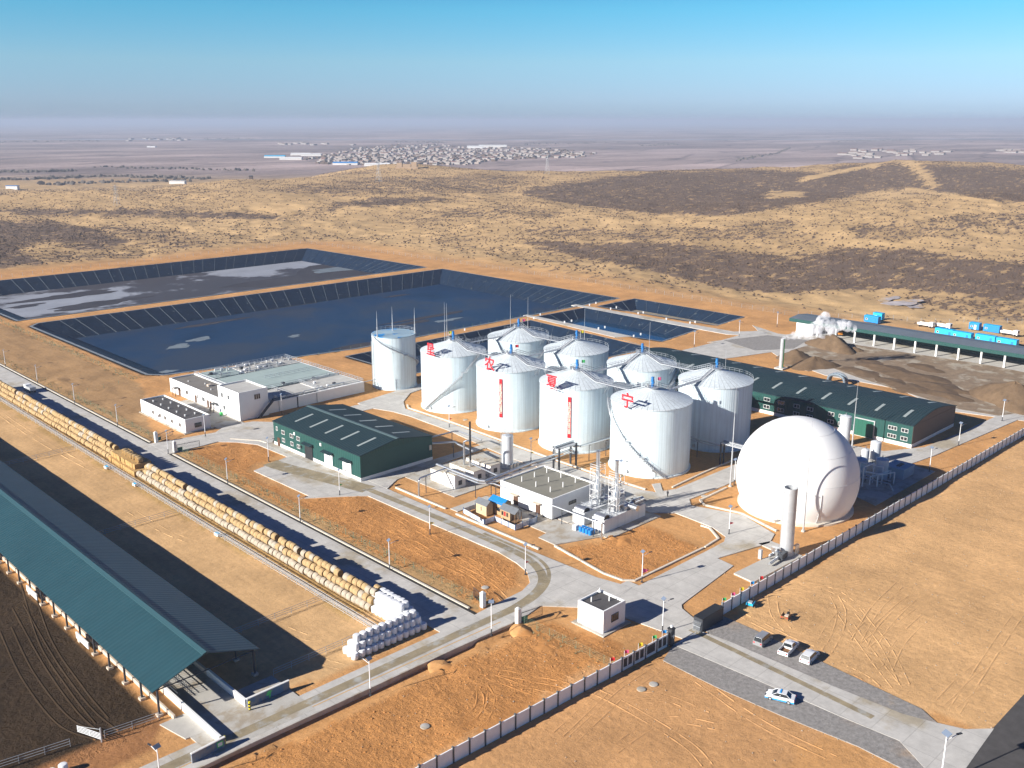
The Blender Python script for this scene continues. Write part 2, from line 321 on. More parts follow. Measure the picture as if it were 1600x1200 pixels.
add_slab('road', P2((1105,538),(1060,549),(1130,561),(1222,548),(1244,525),(1180,517)), .085, 'concrete')
add_slab('road', [(358.6,326),(362.2,326),(363,233),(372,226),(374,212),(364,218),(356,232)], .10, 'concrete')
add_slab('road', [(322.5,324),(325.2,324),(323.4,258),(316.4,262)], .10, 'concrete')
for n, poly, z, m in slabs:
    o = MB().prism(poly, -0.3, z, bottom=False).build(n, M[m]); o['kind'] = 'structure'

# ---------------- terrain ----------------
def inside(U, V, poly):
    r = np.zeros(U.shape, bool); n = len(poly)
    for i in range(n):
        x0, y0 = poly[i]; x1, y1 = poly[(i+1) % n]
        if y0 == y1: continue
        c = ((y0 > V) != (y1 > V)) & (U < (x1-x0)*(V-y0)/(y1-y0)+x0); r ^= c
    return r
def vnoise(U, V, s, seed=0, octaves=4, gain=0.5):
    out = np.zeros(U.shape); amp = 1; tot = 0
    for o in range(octaves):
        rs = np.random.RandomState(seed*31+o); T = rs.rand(256, 256)
        x = U/s*(2**o)+13.7*o; y = V/s*(2**o)+7.1*o
        xi = np.floor(x).astype(int); yi = np.floor(y).astype(int); fx = x-xi; fy = y-yi
        fx = fx*fx*(3-2*fx); fy = fy*fy*(3-2*fy)
        a = T[xi & 255, yi & 255]; b = T[(xi+1) & 255, yi & 255]; c = T[xi & 255, (yi+1) & 255]; d = T[(xi+1) & 255, (yi+1) & 255]
        out += amp*((a*(1-fx)+b*fx)*(1-fy)+(c*(1-fx)+d*fx)*fy); tot += amp; amp *= gain
    return out/tot-0.5
def inset(poly, d):
    A = sum(poly[i][0]*poly[(i+1)%len(poly)][1]-poly[(i+1)%len(poly)][0]*poly[i][1] for i in range(len(poly)))
    if A < 0: poly = poly[::-1]
    n = len(poly); out = []
    for i in range(n):
        p0, p1, p2 = poly[i-1], poly[i], poly[(i+1)%n]
        def off(a, b):
            dx, dy = b[0]-a[0], b[1]-a[1]; L = math.hypot(dx, dy); nx, ny = -dy/L, dx/L
            return (a[0]+nx*d, a[1]+ny*d), (dx/L, dy/L)
        a, da = off(p0, p1); b, db = off(p1, p2); den = da[0]*db[1]-da[1]*db[0]
        if abs(den) < 1e-3: out.append((b[0], b[1])); continue
        t = ((b[0]-a[0])*db[1]-(b[1]-a[1])*db[0])/den; out.append((a[0]+da[0]*t, a[1]+da[1]*t))
    return poly, out
def inset0(poly, d): return inset(poly, d)[1]
PXC = [-400, 0, 200, 400, 640, 820, 1000, 1200, 1320, 1420, 1520, 1650, 2100]
DD = [0, 500, 640, 760, 860, 980, 1120, 1260, 1420, 1560, 1750, 2000]
HT = {  # heights by column of the photo and distance
 -400:[0,0,0,0,2,3,6,4,-4,-10,-14,-14], 0:[0,0,0,1,2,5,8,-4,-12,-14,-14,-14], 200:[0,0,0,2,3,7,12,2,-10,-14,-14,-14],
 400:[0,0,0,2,4,9,15,16,4,-8,-14,-14], 640:[0,0,0,3,5,9,14,17,19,24,2,-14], 820:[0,0,1,5,8,10,12,15,19,12,-4,-14],
 1000:[0,0,2,8,11,9,10,14,19,14,-2,-14], 1200:[0,0,3,14,16,10,10,16,22,18,0,-14], 1320:[0,0,4,17,20,12,10,18,26,24,4,-12],
 1420:[0,0,4,19,23,16,13,22,33,31,8,-10], 1520:[0,0,4,20,26,20,16,22,30,26,10,-8], 1650:[0,0,4,18,24,20,16,16,22,18,6,-10], 2100:[0,0,4,14,18,14,12,12,14,8,-2,-12]}
HTA = np.array([HT[c] for c in PXC], float)
def smooth_interp(x, xs):
    x = np.clip(x, xs[0], xs[-1]-1e-6); i = np.clip(np.searchsorted(xs, x, side='right')-1, 0, len(xs)-2)
    xs = np.array(xs, float); t = (x-xs[i])/(xs[i+1]-xs[i]); return i, t*t*(3-2*t)
ponds = [  # inner rim rect, floor level
 (rect(146,479,388,611)), (rect(145.5,336,391,466)), ]
POND_A = [(145.5,479.5),(389.5,479.5),(387.5,612.5),(176,610.5),(145.5,600)]
POND_B = [(145.4,341),(149,336.5),(224,322.5),(391,322.6),(392.2,466),(150,466),(145.4,461)]
POND_C = [(325.8,317.2),(357.8,316.6),(355,247),(325,243.6),(323,257)]
POND_D = [(366.8,314.6),(396,315.4),(395.2,249),(369.6,246.6)]
POND_E = [(214,313.5),(316.4,313.0),(312.6,262),(311,239.6),(268,242),(262,268),(232,270),(214,275)]
def field(U, V, full=True):
    f = U*FX+V*FY; r = U*FY-V*FX; d = np.maximum(f, 1.0); px = 800+F0*(r/d)*(1/CP)*0.965
    i, ti = smooth_interp(px, PXC); j, tj = smooth_interp(f, DD)
    h = (HTA[i,j]*(1-ti)+HTA[i+1,j]*ti)*(1-tj)+(HTA[i,j+1]*(1-ti)+HTA[i+1,j+1]*ti)*tj
    des = np.clip((np.maximum(U-410, 0)+np.maximum(V-632, 0))/40, 0, 1)        # 1 in the desert beyond the fence
    far = np.clip((f-1650)/350, 0, 1)
    h = h*des*(1) + des*(1-far)*(vnoise(U,V,130,1,4)*8+vnoise(U,V,28,2,3)*4.2*np.clip(f/900,0.5,1)+vnoise(U,V,9,3,2)*1.7)
    h = h + far*vnoise(U,V,1500,5,2)*4
    loc = 1-des
    h = h - 0.06*loc + loc*vnoise(U,V,7,7,3)*0.22
    return h, des, far, f
def axis(a, b, fine, lo, hi, g):
    xs = [a]; x = a
    while x < b: x += fine; xs.append(x)
    s = fine; x = xs[-1]
    while x < hi: s = max(fine, min(s*g, 1500)); x += s if x > 900 or s < 4.2 else 4.2; xs.append(x)
    s = fine; x = a; L = []
    while x > lo: s *= 1.25; x -= s; L.append(x)
    return np.array(L[::-1]+xs)
ux = axis(24, 420, 1.5, -300, 40000, 1.018); vx = axis(18, 330, 1.5, -300, 40000, 1.016)
U, V = np.meshgrid(ux, vx, indexing='ij')
Hh, DES, FAR, FW = field(U, V)
# rough spoil ground inside the plant
def zone(polys, amp, s, seed):
    global Hh
    m = np.zeros(U.shape)
    for p in polys: m = np.maximum(m, inside(U, V, p).astype(float))
    Hh += m*(np.abs(vnoise(U,V,s,seed,3))*2*amp)
ISL1 = [(113,126.5),(125,126),(130.6,133),(131,170),(131,187),(126,193.5),(118,196),(119.5,224),(126,228),(133,229),(133,241),(128,249.5),(113,249.5)]
ISL2 = [(141,111.5),(166,111.2),(166.4,129.5),(153,129.0),(143,133)]
ROUGH_S = [(45,114.5),(113,112.5),(118,112),(121,102),(121,95.5),(45,97.5)]
zone([ISL1], 0.45, 5, 11); zone([ISL2], 0.5, 6, 12); zone([ROUGH_S], 0.45, 6, 13)
zone([[(114,268),(121.5,268),(121.5,300),(139,316),(143,330),(136,470),(113,470)]], 0.55, 7, 15)
zone([[(186.5,186),(211,186),(211,246),(190,246)]], 0.25, 6, 14)
Hh = np.where(inside(U, V, [(-40,116.2),(60,115.6),(100,114.2),(113,113.6),(113,116.6),(100,117.2),(60,118.0),(-40,118.8)]), -0.95, Hh)
onroad = np.zeros(U.shape, bool)
for n, poly, z, m in slabs: onroad |= inside(U, V, poly)
k = onroad.copy()
for dx, dy in ((1,0),(-1,0),(0,1),(0,-1)): k |= np.roll(onroad, (dx, dy), (0, 1))
Hh = np.where(k & (DES < 0.5), np.minimum(Hh, -0.06), Hh)
# ponds: the ground sheet dips under each liner
for p, dep in ((POND_A,-9),(POND_B,-9),(POND_C,-6),(POND_D,-6),(POND_E,-6)):
    m = inside(U, V, p); e = inside(U, V, inset0(p, 6.0 if dep < -8 else 4.5))
    Hh = np.where(m, -2.9 if dep > -8 else -3.0, Hh); Hh = np.where(e, dep, Hh)
# ---- colour map of the ground (its own colours) ----
XX, YY = proj(U, V, Hh); wx = XX+vnoise(U,V,40,21,4)*46; wy = YY+vnoise(U,V,40,22,4)*13
WARP = [(XX+vnoise(U,V,s_,21+2*i_,4)*ax_, YY+vnoise(U,V,s_,22+2*i_,4)*ay_) for i_, (s_,ax_,ay_) in enumerate(((70,110,34),(35,80,22),(18,44,13),(120,130,38),(50,70,24),(90,120,30),(25,50,16)))]
def mask(p): return sum(inside(a, b, p).astype(float) for a, b in WARP)/len(WARP)
S_DENSE = [[(-60,340),(90,344),(170,362),(205,378),(140,392),(60,384),(30,388),(60,404),(110,420),(60,428),(-60,432)],
 [(-60,324),(140,325),(330,330),(470,336),(520,318),(590,308),(700,306),(712,314),(610,322),(540,326),(480,342),(330,342),(180,338),(60,340)],
 [(800,300),(900,280),(1050,266),(1160,262),(1290,270),(1320,256),(1440,254),(1560,262),(1680,272),(1680,322),(1540,314),(1500,306),(1380,300),(1240,322),(1150,340),(1020,337),(900,322)],
 [(790,374),(900,378),(1010,376),(1100,384),(1180,396),(1240,402),(1330,380),(1420,388),(1680,420),(1680,466),(1560,474),(1500,462),(1380,450),(1250,462),(1140,452),(1050,432),(940,408),(850,394)],
 [(830,410),(930,422),(1040,440),(1120,458),(1060,462),(960,440),(850,424)]]
S_SPARSE = [[(120,350),(260,352),(330,374),(400,384),(360,392),(240,388),(160,372)], [(640,330),(800,318),(900,330),(860,344),(700,342)],
 [(1310,352),(1420,346),(1520,330),(1680,334),(1680,372),(1500,372),(1400,380),(1320,372)], [(800,352),(960,356),(1150,350),(1260,344),(1220,378),(1000,376),(820,374)],
 [(420,296),(520,280),(760,270),(860,280),(820,302),(640,306),(470,306)], [(1380,455),(1500,464),(1640,476),(1640,512),(1560,506),(1420,476)], [(-60,392),(300,390),(420,380),(400,396),(200,420),(-60,440)]]
scr = np.zeros(U.shape)
for p in S_SPARSE: scr = np.maximum(scr, 0.64*mask(p))
for p in S_DENSE: scr = np.maximum(scr, 0.95*mask(p))
scr = np.maximum(scr, 0.34+0.7*vnoise(U,V,70,77,4)+0.3*vnoise(U,V,260,78,2))
band = inside(XX, YY, [(1250,262),(1425,248),(1440,262),(1470,288),(1400,276),(1300,272)]) & False
for pl, wd in (([(1255,280),(1335,264),(1370,258)],3),([(1420,255),(1445,275),(1455,290)],5),([(1420,295),(1480,305),(1560,318)],3)):
    for (x0,y0),(x1,y1) in zip(pl[:-1],pl[1:]):
        t = np.clip(((XX-x0)*(x1-x0)+(YY-y0)*(y1-y0))/((x1-x0)**2+(y1-y0)**2),0,1); dd = np.hypot(XX-x0-t*(x1-x0),(YY-y0-t*(y1-y0))*2)
        scr = np.where(dd < wd*2, 0, scr)
scr = np.where(inside(wx, wy, [(1190,300),(1260,300),(1262,310),(1200,310)]), 0.05, scr)
scr = scr*DES*(1-FAR)
sand_d = np.array((0.56,0.395,0.235)); sand_n = np.array((0.54,0.31,0.15)); orange = np.array((0.50,0.255,0.105)); pale = np.array((0.52,0.37,0.235))
plain = np.array((0.35,0.265,0.245)); dark = np.array((0.052,0.036,0.024))
C = np.zeros(U.shape+(3,)); C[:] = sand_n
def paint(poly, col, soft=None):
    wU = U+vnoise(U,V,9,31,3)*3.0; wV = V+vnoise(U,V,9,32,3)*3.0
    m = inside(wU, wV, poly); C[m] = col
C = C*(1-DES[...,None])+sand_d*DES[...,None]
n1 = vnoise(U,V,90,41,4)[...,None]; C = C*(1+n1*0.35*DES[...,None])
paint([(40,108),(118,108),(118,90),(300,88),(300,60),(40,60)], np.array((0.54,0.32,0.17)))
paint([(141,40),(500,40),(500,90),(141,90)], np.array((0.60,0.39,0.22)))
for z_ in (ISL1, ISL2, ROUGH_S): paint(z_, orange)
paint([(110,126),(114,126),(114,470),(110,470)], np.array((0.40,0.27,0.15)))
paint(rect(64,126,99.5,480), np.array((0.57,0.39,0.23)))
paint(rect(93,138,101.5,480), np.array((0.46,0.32,0.16)))
paint([(10,126),(53,133),(53,700),(10,700)], dark)
paint([(20,126),(48,126),(53,131.5),(53,134),(30,134)], np.array((0.33,0.17,0.085)))
paint([(113,266),(138,330),(138,480),(113,480)], np.array((0.38,0.25,0.145)))
C = C*(1-scr[...,None]*0.45)+np.array((0.16,0.11,0.08))*scr[...,None]*0.45
# plain: fields
fld = vnoise(U,V,420,51,4)+0.6*vnoise(U*0.35+V*0.1,V-U*0.2,160,52,3)
pc = plain*(1+fld[...,None]*0.9); C = C*(1-FAR[...,None])+pc*FAR[...,None]
water = (np.abs(YY-217.5-vnoise(U,V,4000,61,2)*3) < 0.7) & (FAR > 0.9)
C[water] = (0.30,0.30,0.34)
C = C*np.where(FAR[...,None] > 0.5, 1.0, np.where(DES[...,None] > 0.5, np.array((1.02,0.965,0.80)), np.array((1.03,0.95,0.78)))); C = np.clip(C, 0.01, 0.95)
nu, nv = U.shape
me = bpy.data.meshes.new('ground')
idx = np.arange(nu*nv).reshape(nu, nv)
quads = np.stack([idx[:-1,:-1], idx[1:,:-1], idx[1:,1:], idx[:-1,1:]], -1).reshape(-1, 4)
# keep what the wedge of possible views can hold
co = np.stack([U, V, Hh], -1).reshape(-1, 3)
me.vertices.add(len(co)); me.vertices.foreach_set('co', co.astype(np.float32).ravel())
me.loops.add(quads.size); me.loops.foreach_set('vertex_index', quads.astype(np.int32).ravel())
me.polygons.add(len(quads)); me.polygons.foreach_set('loop_start', np.arange(0, quads.size, 4, dtype=np.int32)); me.polygons.foreach_set('loop_total', np.full(len(quads), 4, np.int32))
me.polygons.foreach_set('use_smooth', np.ones(len(quads), bool)); me.update(calc_edges=True)
ca = me.color_attributes.new('gcol', 'FLOAT_COLOR', 'POINT'); ca.data.foreach_set('color', np.concatenate([C.reshape(-1,3), np.ones((len(co),1))], 1).astype(np.float32).ravel())
fa = me.attributes.new('scrub', 'FLOAT', 'POINT'); fa.data.foreach_set('value', scr.astype(np.float32).ravel())
rgh = np.clip(0.35+0.0*U, 0, 1)
for p in (ISL1, ISL2, ROUGH_S): rgh = np.where(inside(U, V, p), 0.75, rgh)
ff = me.attributes.new('farf', 'FLOAT', 'POINT'); ff.data.foreach_set('value', FAR.astype(np.float32).ravel())
rgh = np.where(inside(U, V, [(10,126),(53,133),(53,700),(10,700)]), 1.6, rgh)
rgh = np.where(inside(U, V, rect(64,126,93,480)), 0.2, rgh)
fb = me.attributes.new('rough', 'FLOAT', 'POINT'); fb.data.foreach_set('value', (rgh).astype(np.float32).ravel())
g = bpy.data.materials.new('ground'); g.use_nodes = True; nt = g.node_tree; N = nt.nodes; L = nt.links; B = N['Principled BSDF']
B.inputs['Roughness'].default_value = 0.95; B.inputs['Specular IOR Level'].default_value = 0.1
def att(n): a = N.new('ShaderNodeAttribute'); a.attribute_name = n; return a
ge = N.new('ShaderNodeNewGeometry')
def noi(s, d=5, r=0.6, vec=None):
    n = N.new('ShaderNodeTexNoise'); n.inputs['Scale'].default_value = s; n.inputs['Detail'].default_value = d; n.inputs['Roughness'].default_value = r
    L.new(vec or ge.outputs['Position'], n.inputs['Vector']); return n.outputs['Fac']
def mr(v, a, b, c, d):
    n = N.new('ShaderNodeMapRange'); L.new(v, n.inputs[0])
    for i, q in enumerate((a,b,c,d)): n.inputs[i+1].default_value = q
    return n.outputs[0]
def mth(op, a, b):
    n = N.new('ShaderNodeMath'); n.operation = op
    for i, q in enumerate((a,b)):
        if isinstance(q, (int, float)): n.inputs[i].default_value = q
        else: L.new(q, n.inputs[i])
    return n.outputs[0]
gc = att('gcol').outputs['Color']; sc_ = att('scrub').outputs['Fac']; rg = att('rough').outputs['Fac']
k1 = mr(noi(0.9,6,0.7), 0.3, 0.7, 0.86, 1.13); k2 = mr(noi(0.07,5,0.6), 0.3, 0.7, 0.80, 1.15)
mp3 = N.new('ShaderNodeMapping'); L.new(ge.outputs['Position'], mp3.inputs[0]); mp3.inputs['Rotation'].default_value = (0,0,R(8)); mp3.inputs['Scale'].default_value = (0.9,0.05,1)
kk = mth('MULTIPLY', mth('MULTIPLY', k1, k2), mr(noi(1.0,5,0.7,mp3.outputs[0]),.35,.65,.92,1.05))
vs_ = N.new('ShaderNodeVectorMath'); vs_.operation = 'SCALE'; L.new(gc, vs_.inputs[0]); L.new(kk, vs_.inputs['Scale'])
# low dry growth between the bushes: patches stretched along the dunes
mp = N.new('ShaderNodeMapping'); L.new(ge.outputs['Position'], mp.inputs[0]); mp.inputs['Rotation'].default_value = (0,0,R(45)); mp.inputs['Scale'].default_value = (0.7,1.8,1)
thr = mth('SUBTRACT', 0.68, mth('MULTIPLY', sc_, 0.30)); nz = noi(0.11, 8, 0.72, mp.outputs[0])
sm = mth('MULTIPLY', mth('MINIMUM', mth('MAXIMUM', mth('MULTIPLY', mth('SUBTRACT', nz, thr), 14), 0), 1), mth('GREATER_THAN', sc_, 0.02))
mx = N.new('ShaderNodeMix'); mx.data_type = 'RGBA'; L.new(sm, mx.inputs[0]); L.new(vs_.outputs[0], mx.inputs[6]); mx.inputs[7].default_value = (0.145,0.102,0.076,1)
# fields, ditches and reed beds of the far plain
mp2 = N.new('ShaderNodeMapping'); L.new(ge.outputs['Position'], mp2.inputs[0]); mp2.inputs['Rotation'].default_value = (0,0,R(30)); mp2.inputs['Scale'].default_value = (1/420,1/130,0.0)
vo = N.new('ShaderNodeTexVoronoi'); L.new(mp2.outputs[0], vo.inputs['Vector']); vo.inputs['Scale'].default_value = 1
vs2 = N.new('ShaderNodeSeparateColor'); L.new(vo.outputs['Color'], vs2.inputs[0])
vd = N.new('ShaderNodeTexVoronoi'); vd.feature = 'DISTANCE_TO_EDGE'; L.new(mp2.outputs[0], vd.inputs['Vector']); vd.inputs['Scale'].default_value = 1
fk = mth('MULTIPLY', mr(vs2.outputs[0],0,1,.72,1.22), mth('MULTIPLY', mr(vd.outputs['Distance'],0,.05,.55,1.0), mr(noi(0.0011,6,0.7),.35,.65,.7,1.25)))
fk2 = mth('ADD', mth('MULTIPLY', fk, att('farf').outputs['Fac']), mth('SUBTRACT', 1.0, att('farf').outputs['Fac']))
vf = N.new('ShaderNodeVectorMath'); vf.operation = 'SCALE'; L.new(mx.outputs[2], vf.inputs[0]); L.new(fk2, vf.inputs['Scale'])
L.new(vf.outputs[0], B.inputs['Base Color'])
bp = N.new('ShaderNodeBump'); bp.inputs['Strength'].default_value = 1.0
L.new(mth('MULTIPLY', rg, 0.5), bp.inputs['Distance']); L.new(mth('ADD', mth('MULTIPLY', noi(0.8,7,0.7), 1.0), mth('MULTIPLY', noi(0.15,3,0.5), 1.2)), bp.inputs['Height']); L.new(bp.outputs[0], B.inputs['Normal'])
me.materials.append(g); go = bpy.data.objects.new('ground', me); COL.objects.link(go); go['kind'] = 'structure'
from mathutils.bvhtree import BVHTree
def ground_skin(o):                                     # loose earth takes the colour of the ground it lies on
    m = o.data; n = len(m.vertices); c = np.empty(n*3, np.float32); m.vertices.foreach_get('co', c); c = c.reshape(-1,3)+np.array(o.location, np.float32)
    i = np.clip(np.searchsorted(ux, c[:,0])-1, 0, nu-1); j = np.clip(np.searchsorted(vx, c[:,1])-1, 0, nv-1)
    a = m.color_attributes.new('gcol', 'FLOAT_COLOR', 'POINT'); a.data.foreach_set('color', np.concatenate([C[i,j], np.ones((n,1))], 1).astype(np.float32).ravel())
    m.materials.clear(); m.materials.append(g); return o
def hz(u, v):                                           # height of the ground sheet at a point
    i = min(max(np.searchsorted(ux, u)-1, 0), nu-2); j = min(max(np.searchsorted(vx, v)-1, 0), nv-2)
    a = (u-ux[i])/(ux[i+1]-ux[i]); b = (v-vx[j])/(vx[j+1]-vx[j])
    return float((Hh[i,j]*(1-a)+Hh[i+1,j]*a)*(1-b)+(Hh[i,j+1]*(1-a)+Hh[i+1,j+1]*a)*b)
# ---------------- lined ponds ----------------
def struct(o, kind='structure'): o['kind'] = kind; return o
def inset(poly, d):
    A = sum(poly[i][0]*poly[(i+1)%len(poly)][1]-poly[(i+1)%len(poly)][0]*poly[i][1] for i in range(len(poly)))
    if A < 0: poly = poly[::-1]
    n = len(poly); out = []
    for i in range(n):
        p0, p1, p2 = poly[i-1], poly[i], poly[(i+1)%n]
        def off(a, b):
            dx, dy = b[0]-a[0], b[1]-a[1]; L = math.hypot(dx, dy); nx, ny = -dy/L, dx/L
            return (a[0]+nx*d, a[1]+ny*d), (dx/L, dy/L)
        a, da = off(p0, p1); b, db = off(p1, p2); den = da[0]*db[1]-da[1]*db[0]
        if abs(den) < 1e-3: out.append((b[0], b[1])); continue
        t = ((b[0]-a[0])*db[1]-(b[1]-a[1])*db[0])/den; out.append((a[0]+da[0]*t, a[1]+da[1]*t))
    return poly, out
def pond(poly, depth, slope, floor_mat, seam=8.0, lip=1.2):
    top, bot = inset(poly, slope); _, outer = inset(poly, -lip); n = len(top); mb = MB()
    for i in range(n):
        j = (i+1) % n
        mb.quad((*top[j],0.07), (*top[i],0.07), (*bot[i],-depth), (*bot[j],-depth))
    struct(mb.build('pond_liner', M['liner']))
    mb = MB()
    for i in range(n):
        j = (i+1) % n; mb.quad((*outer[i],0.05), (*outer[j],0.05), (*top[j],0.09), (*top[i],0.09))
    struct(mb.build('pond_rim', M['rim']))
    mb = MB(); mb.quad(*[(p[0],p[1],-depth+0.25) for p in inset(poly, slope-0.4)[1]])
    struct(mb.build('pond_surface', floor_mat))
    mb = MB()
    for i in range(n):
        j = (i+1) % n; a, b, c, d = map(Vector, ((*top[i],0.1), (*top[j],0.1), (*bot[i],-depth+.05), (*bot[j],-depth+.05)))
        L = (b-a).length; m = int(L/seam)
        for k in range(1, m):
            t = k/m+random.uniform(-.15,.15)/m; p = a.lerp(b, t); q = c.lerp(d, t)
            mb.tube(p+Vector((0,0,0.03)), q+Vector((0,0,0.03)), 0.07, 4)
    struct(mb.build('liner_seams', M['seam']))
M['rim'] = mat('rim', (0.20,0.22,0.24), 0.6, var=0.2, vs=0.3)
M['seam'] = mat('seam', (0.13,0.16,0.19), 0.5)
M['sludge'] = mat('sludge', (0.010,0.040,0.095), 0.45, var=0.45, vs=0.02, col2=(0.026,0.036,0.055), c2s=0.02, c2t=(0.42,0.62), spec=0.22, bump=0.05, bs=0.4)
M['mud'] = mat('mud', (0.30,0.315,0.35), 0.55, var=0.15, vs=0.05, col2=(0.055,0.05,0.052), c2s=0.009, c2t=(0.47,0.52), spec=0.5)
M['mud_pale'] = mat('mud_pale', (0.26,0.22,0.16), 0.9, var=0.2, vs=0.3)
M['sludge_patch'] = mat('sludge_patch', (0.17,0.20,0.22), 0.5, var=0.2, vs=0.2)
M['liner_brown'] = mat('liner_brown', (0.22,0.175,0.13), 0.8, var=0.3, vs=0.3, extra=ribs('Y', 0.42, 0, 0.45))
pond(POND_A, 6.5, 15, M['mud']); pond(POND_B, 6.5, 15, M['sludge'])
pond(POND_C, 3.6, 6.5, M['water'], lip=0.8); pond(POND_D, 4.2, 7.5, M['mud_pale'], lip=0.8); pond(POND_E, 4.0, 7, M['sludge'], lip=0.8)
struct(MB().quad((311.6,239.4,.14),(316.8,262.5,.14),(309.5,263,-4.1),(304,247.5,-4.1)).quad((268,242.5,.14),(311.6,239.4,.14),(304,247.5,-4.1),(270,250,-4.1)).build('pond_liner', M['liner_brown']))
def patch(c, rx, ry, z, m, seed):
    random.seed(seed); n = 26; ph = [random.uniform(0, 6.28) for _ in range(5)]
    pts = []
    for i in range(n):
        t = 2*math.pi*i/n; k = 1+0.22*math.sin(2*t+ph[0])+0.16*math.sin(3*t+ph[1])+0.12*math.sin(5*t+ph[2])+0.08*math.sin(9*t+ph[3]); pts.append((c[0]+rx*k*math.cos(t), c[1]+ry*k*math.sin(t)))
    return MB().prism(pts, z-0.02, z+0.03, False)
for k_, (px_, rx_, ry_) in enumerate((((280,541),6,2.2),((312,530),5,2.5),((460,525),3,1.4),((258,581),4,1.5),((700,500),7,1.6))):
    struct(patch(G(*px_, -6.2), rx_*1.0, ry_*1.6, -6.22, None, k_).build('sludge_crust', M['sludge_patch']))
M['mud_dark'] = mat('mud_dark', (0.050,0.045,0.047), 0.6, var=0.2, vs=0.05)
for k_, (px_, rx_, ry_) in enumerate((((560,422),85,32),((110,462),24,9),((150,475),26,8),((40,478),10,4),((640,505),16,2),((670,495),22,2.5),((560,540),14,3),((620,462),9,1.6),((330,505),18,2.5),((440,480),20,2))):
    struct(patch(G(*px_, -6.2), rx_, ry_, -6.215, None, 20+k_).build('mud_patch', M['mud_dark']))
struct(patch(G(545,418,-6.2), 30, 9, -6.16, None, 31).build('mud_patch', M['sludge_patch']))

# ---------------- kerbs and tyre tracks ----------------
def strip(mb, pts, w, z0, z1):
    for a, b in zip(pts[:-1], pts[1:]):
        dx, dy = b[0]-a[0], b[1]-a[1]; L = math.hypot(dx, dy)
        if L < 0.05: continue
        mb.obox(((a[0]+b[0])/2, (a[1]+b[1])/2, (z0+z1)/2), (L+0.04, w, z1-z0), math.atan2(dy, dx))
mb = MB()
K = [[(111.25,126.2),(111.25,250)], [(111.25,264.5),(111.25,640)],
 [(143.6,134.2),(141.0,118),(141.4,113.2),(143,111.4),(166,110.9)], [(166.6,110.9),(172.5,111.4),(176.0,116.2),(175.8,118.4)],
 [(139.9,135.5),(139.9,162.8)], [(140.2,166.9),(140.2,186.4)],
 [(184.6,141.5),(184.1,157),(184.5,176.7),(185.4,194.8),(186.6,219),(186.6,240),(188.5,243)],
 [(190.6,137.6),(204,138.2),(230,138.6)], [(185.5,104.6),(187.6,112),(188.6,116),(186.6,125),(188.4,127.6),(200,127.8)],
 [(129.5,251.3),(134.7,243.6),(135.2,240.5)]]
for k in K: strip(mb, k, 0.45, -0.1, 0.27)
struct(mb.build('kerb', M['kerb']))
M['channel_shade'] = mat('channel_shade', (0.035,0.033,0.03), 0.9)
mb = MB(); strip(mb, [(110.66,123.6),(110.66,250.6)], .62, .03, .112); strip(mb, [(110.66,263.8),(110.66,640)], .62, .03, .112); strip(mb, [(185.0,141.5),(184.7,157)], .01, 0, .05); struct(mb.build('channel_shade_strip', M['channel_shade']))  # flat strip, its dark colour paints the shade of the channel beside the kerb
mb = MB(); strip(mb, [(-40,118.62),(60,117.82),(100,117.0),(113.4,116.45)], .3, -1.3, .14); struct(mb.build('retaining_wall', M['slab']))
M['road_line'] = mat('road_line', (0.55,0.34,0.14), 0.8)
mb = MB(); strip(mb, [(-40,120.6),(60,119.7),(100,118.6),(112,118.2)], 0.22, 0.09, 0.108); struct(mb.build('road_marking', M['road_line']))
M['yellow_line'] = mat('yellow_line', (0.6,0.33,0.03), 0.7)
mb = MB(); strip(mb, [(100,31.5),(400,31.5)], 0.35, 0.04, 0.078); struct(mb.build('road_marking', M['yellow_line']))
M['stain'] = mat('stain', (0.285,0.235,0.15), 0.9, var=0.25, vs=0.3, col2=(0.345,0.335,0.30), c2s=0.35, c2t=(0.5,0.66))
def ribbon(mb, pts, w, z):
    for k, (a, b) in enumerate(zip(pts[:-1], pts[1:])):
        dx, dy = b[0]-a[0], b[1]-a[1]; L = math.hypot(dx, dy) or 1; nx, ny = -dy/L*w/2, dx/L*w/2
        mb.quad((a[0]+nx,a[1]+ny,z),(a[0]-nx,a[1]-ny,z),(b[0]-nx,b[1]-ny,z),(b[0]+nx,b[1]+ny,z))
def spline(pts, n=8):
    out = []
    for i in range(len(pts)-1):
        p0 = pts[max(i-1,0)]; p1 = pts[i]; p2 = pts[i+1]; p3 = pts[min(i+2,len(pts)-1)]
        for k in range(n):
            t = k/n; out.append(tuple(0.5*((2*p1[c])+(-p0[c]+p2[c])*t+(2*p0[c]-5*p1[c]+4*p2[c]-p3[c])*t*t+(-p0[c]+3*p1[c]-3*p2[c]+p3[c])*t**3) for c in range(2)))
    out.append(pts[-1]); return out
mb = MB()
ribbon(mb, spline([(-40,122.4),(60,121.0),(105,120.4),(120,120.6),(129.4,124.2),(134.2,132),(135.3,142),(135.2,165),(134.4,190)],10), 1.9, 0.128)
ribbon(mb, spline([(108,120.0),(121,119.8),(131,124),(136.4,132.6),(136.9,150)],10), 0.8, 0.129)
ribbon(mb, spline([(134.4,190),(131,205),(128,218),(127,225)],8), 5.0, 0.133)
ribbon(mb, spline([(135,92),(134.4,80),(133.6,66),(133.0,56)],8), 1.2, 0.106)
struct(mb.build('road_dust', M['stain']))
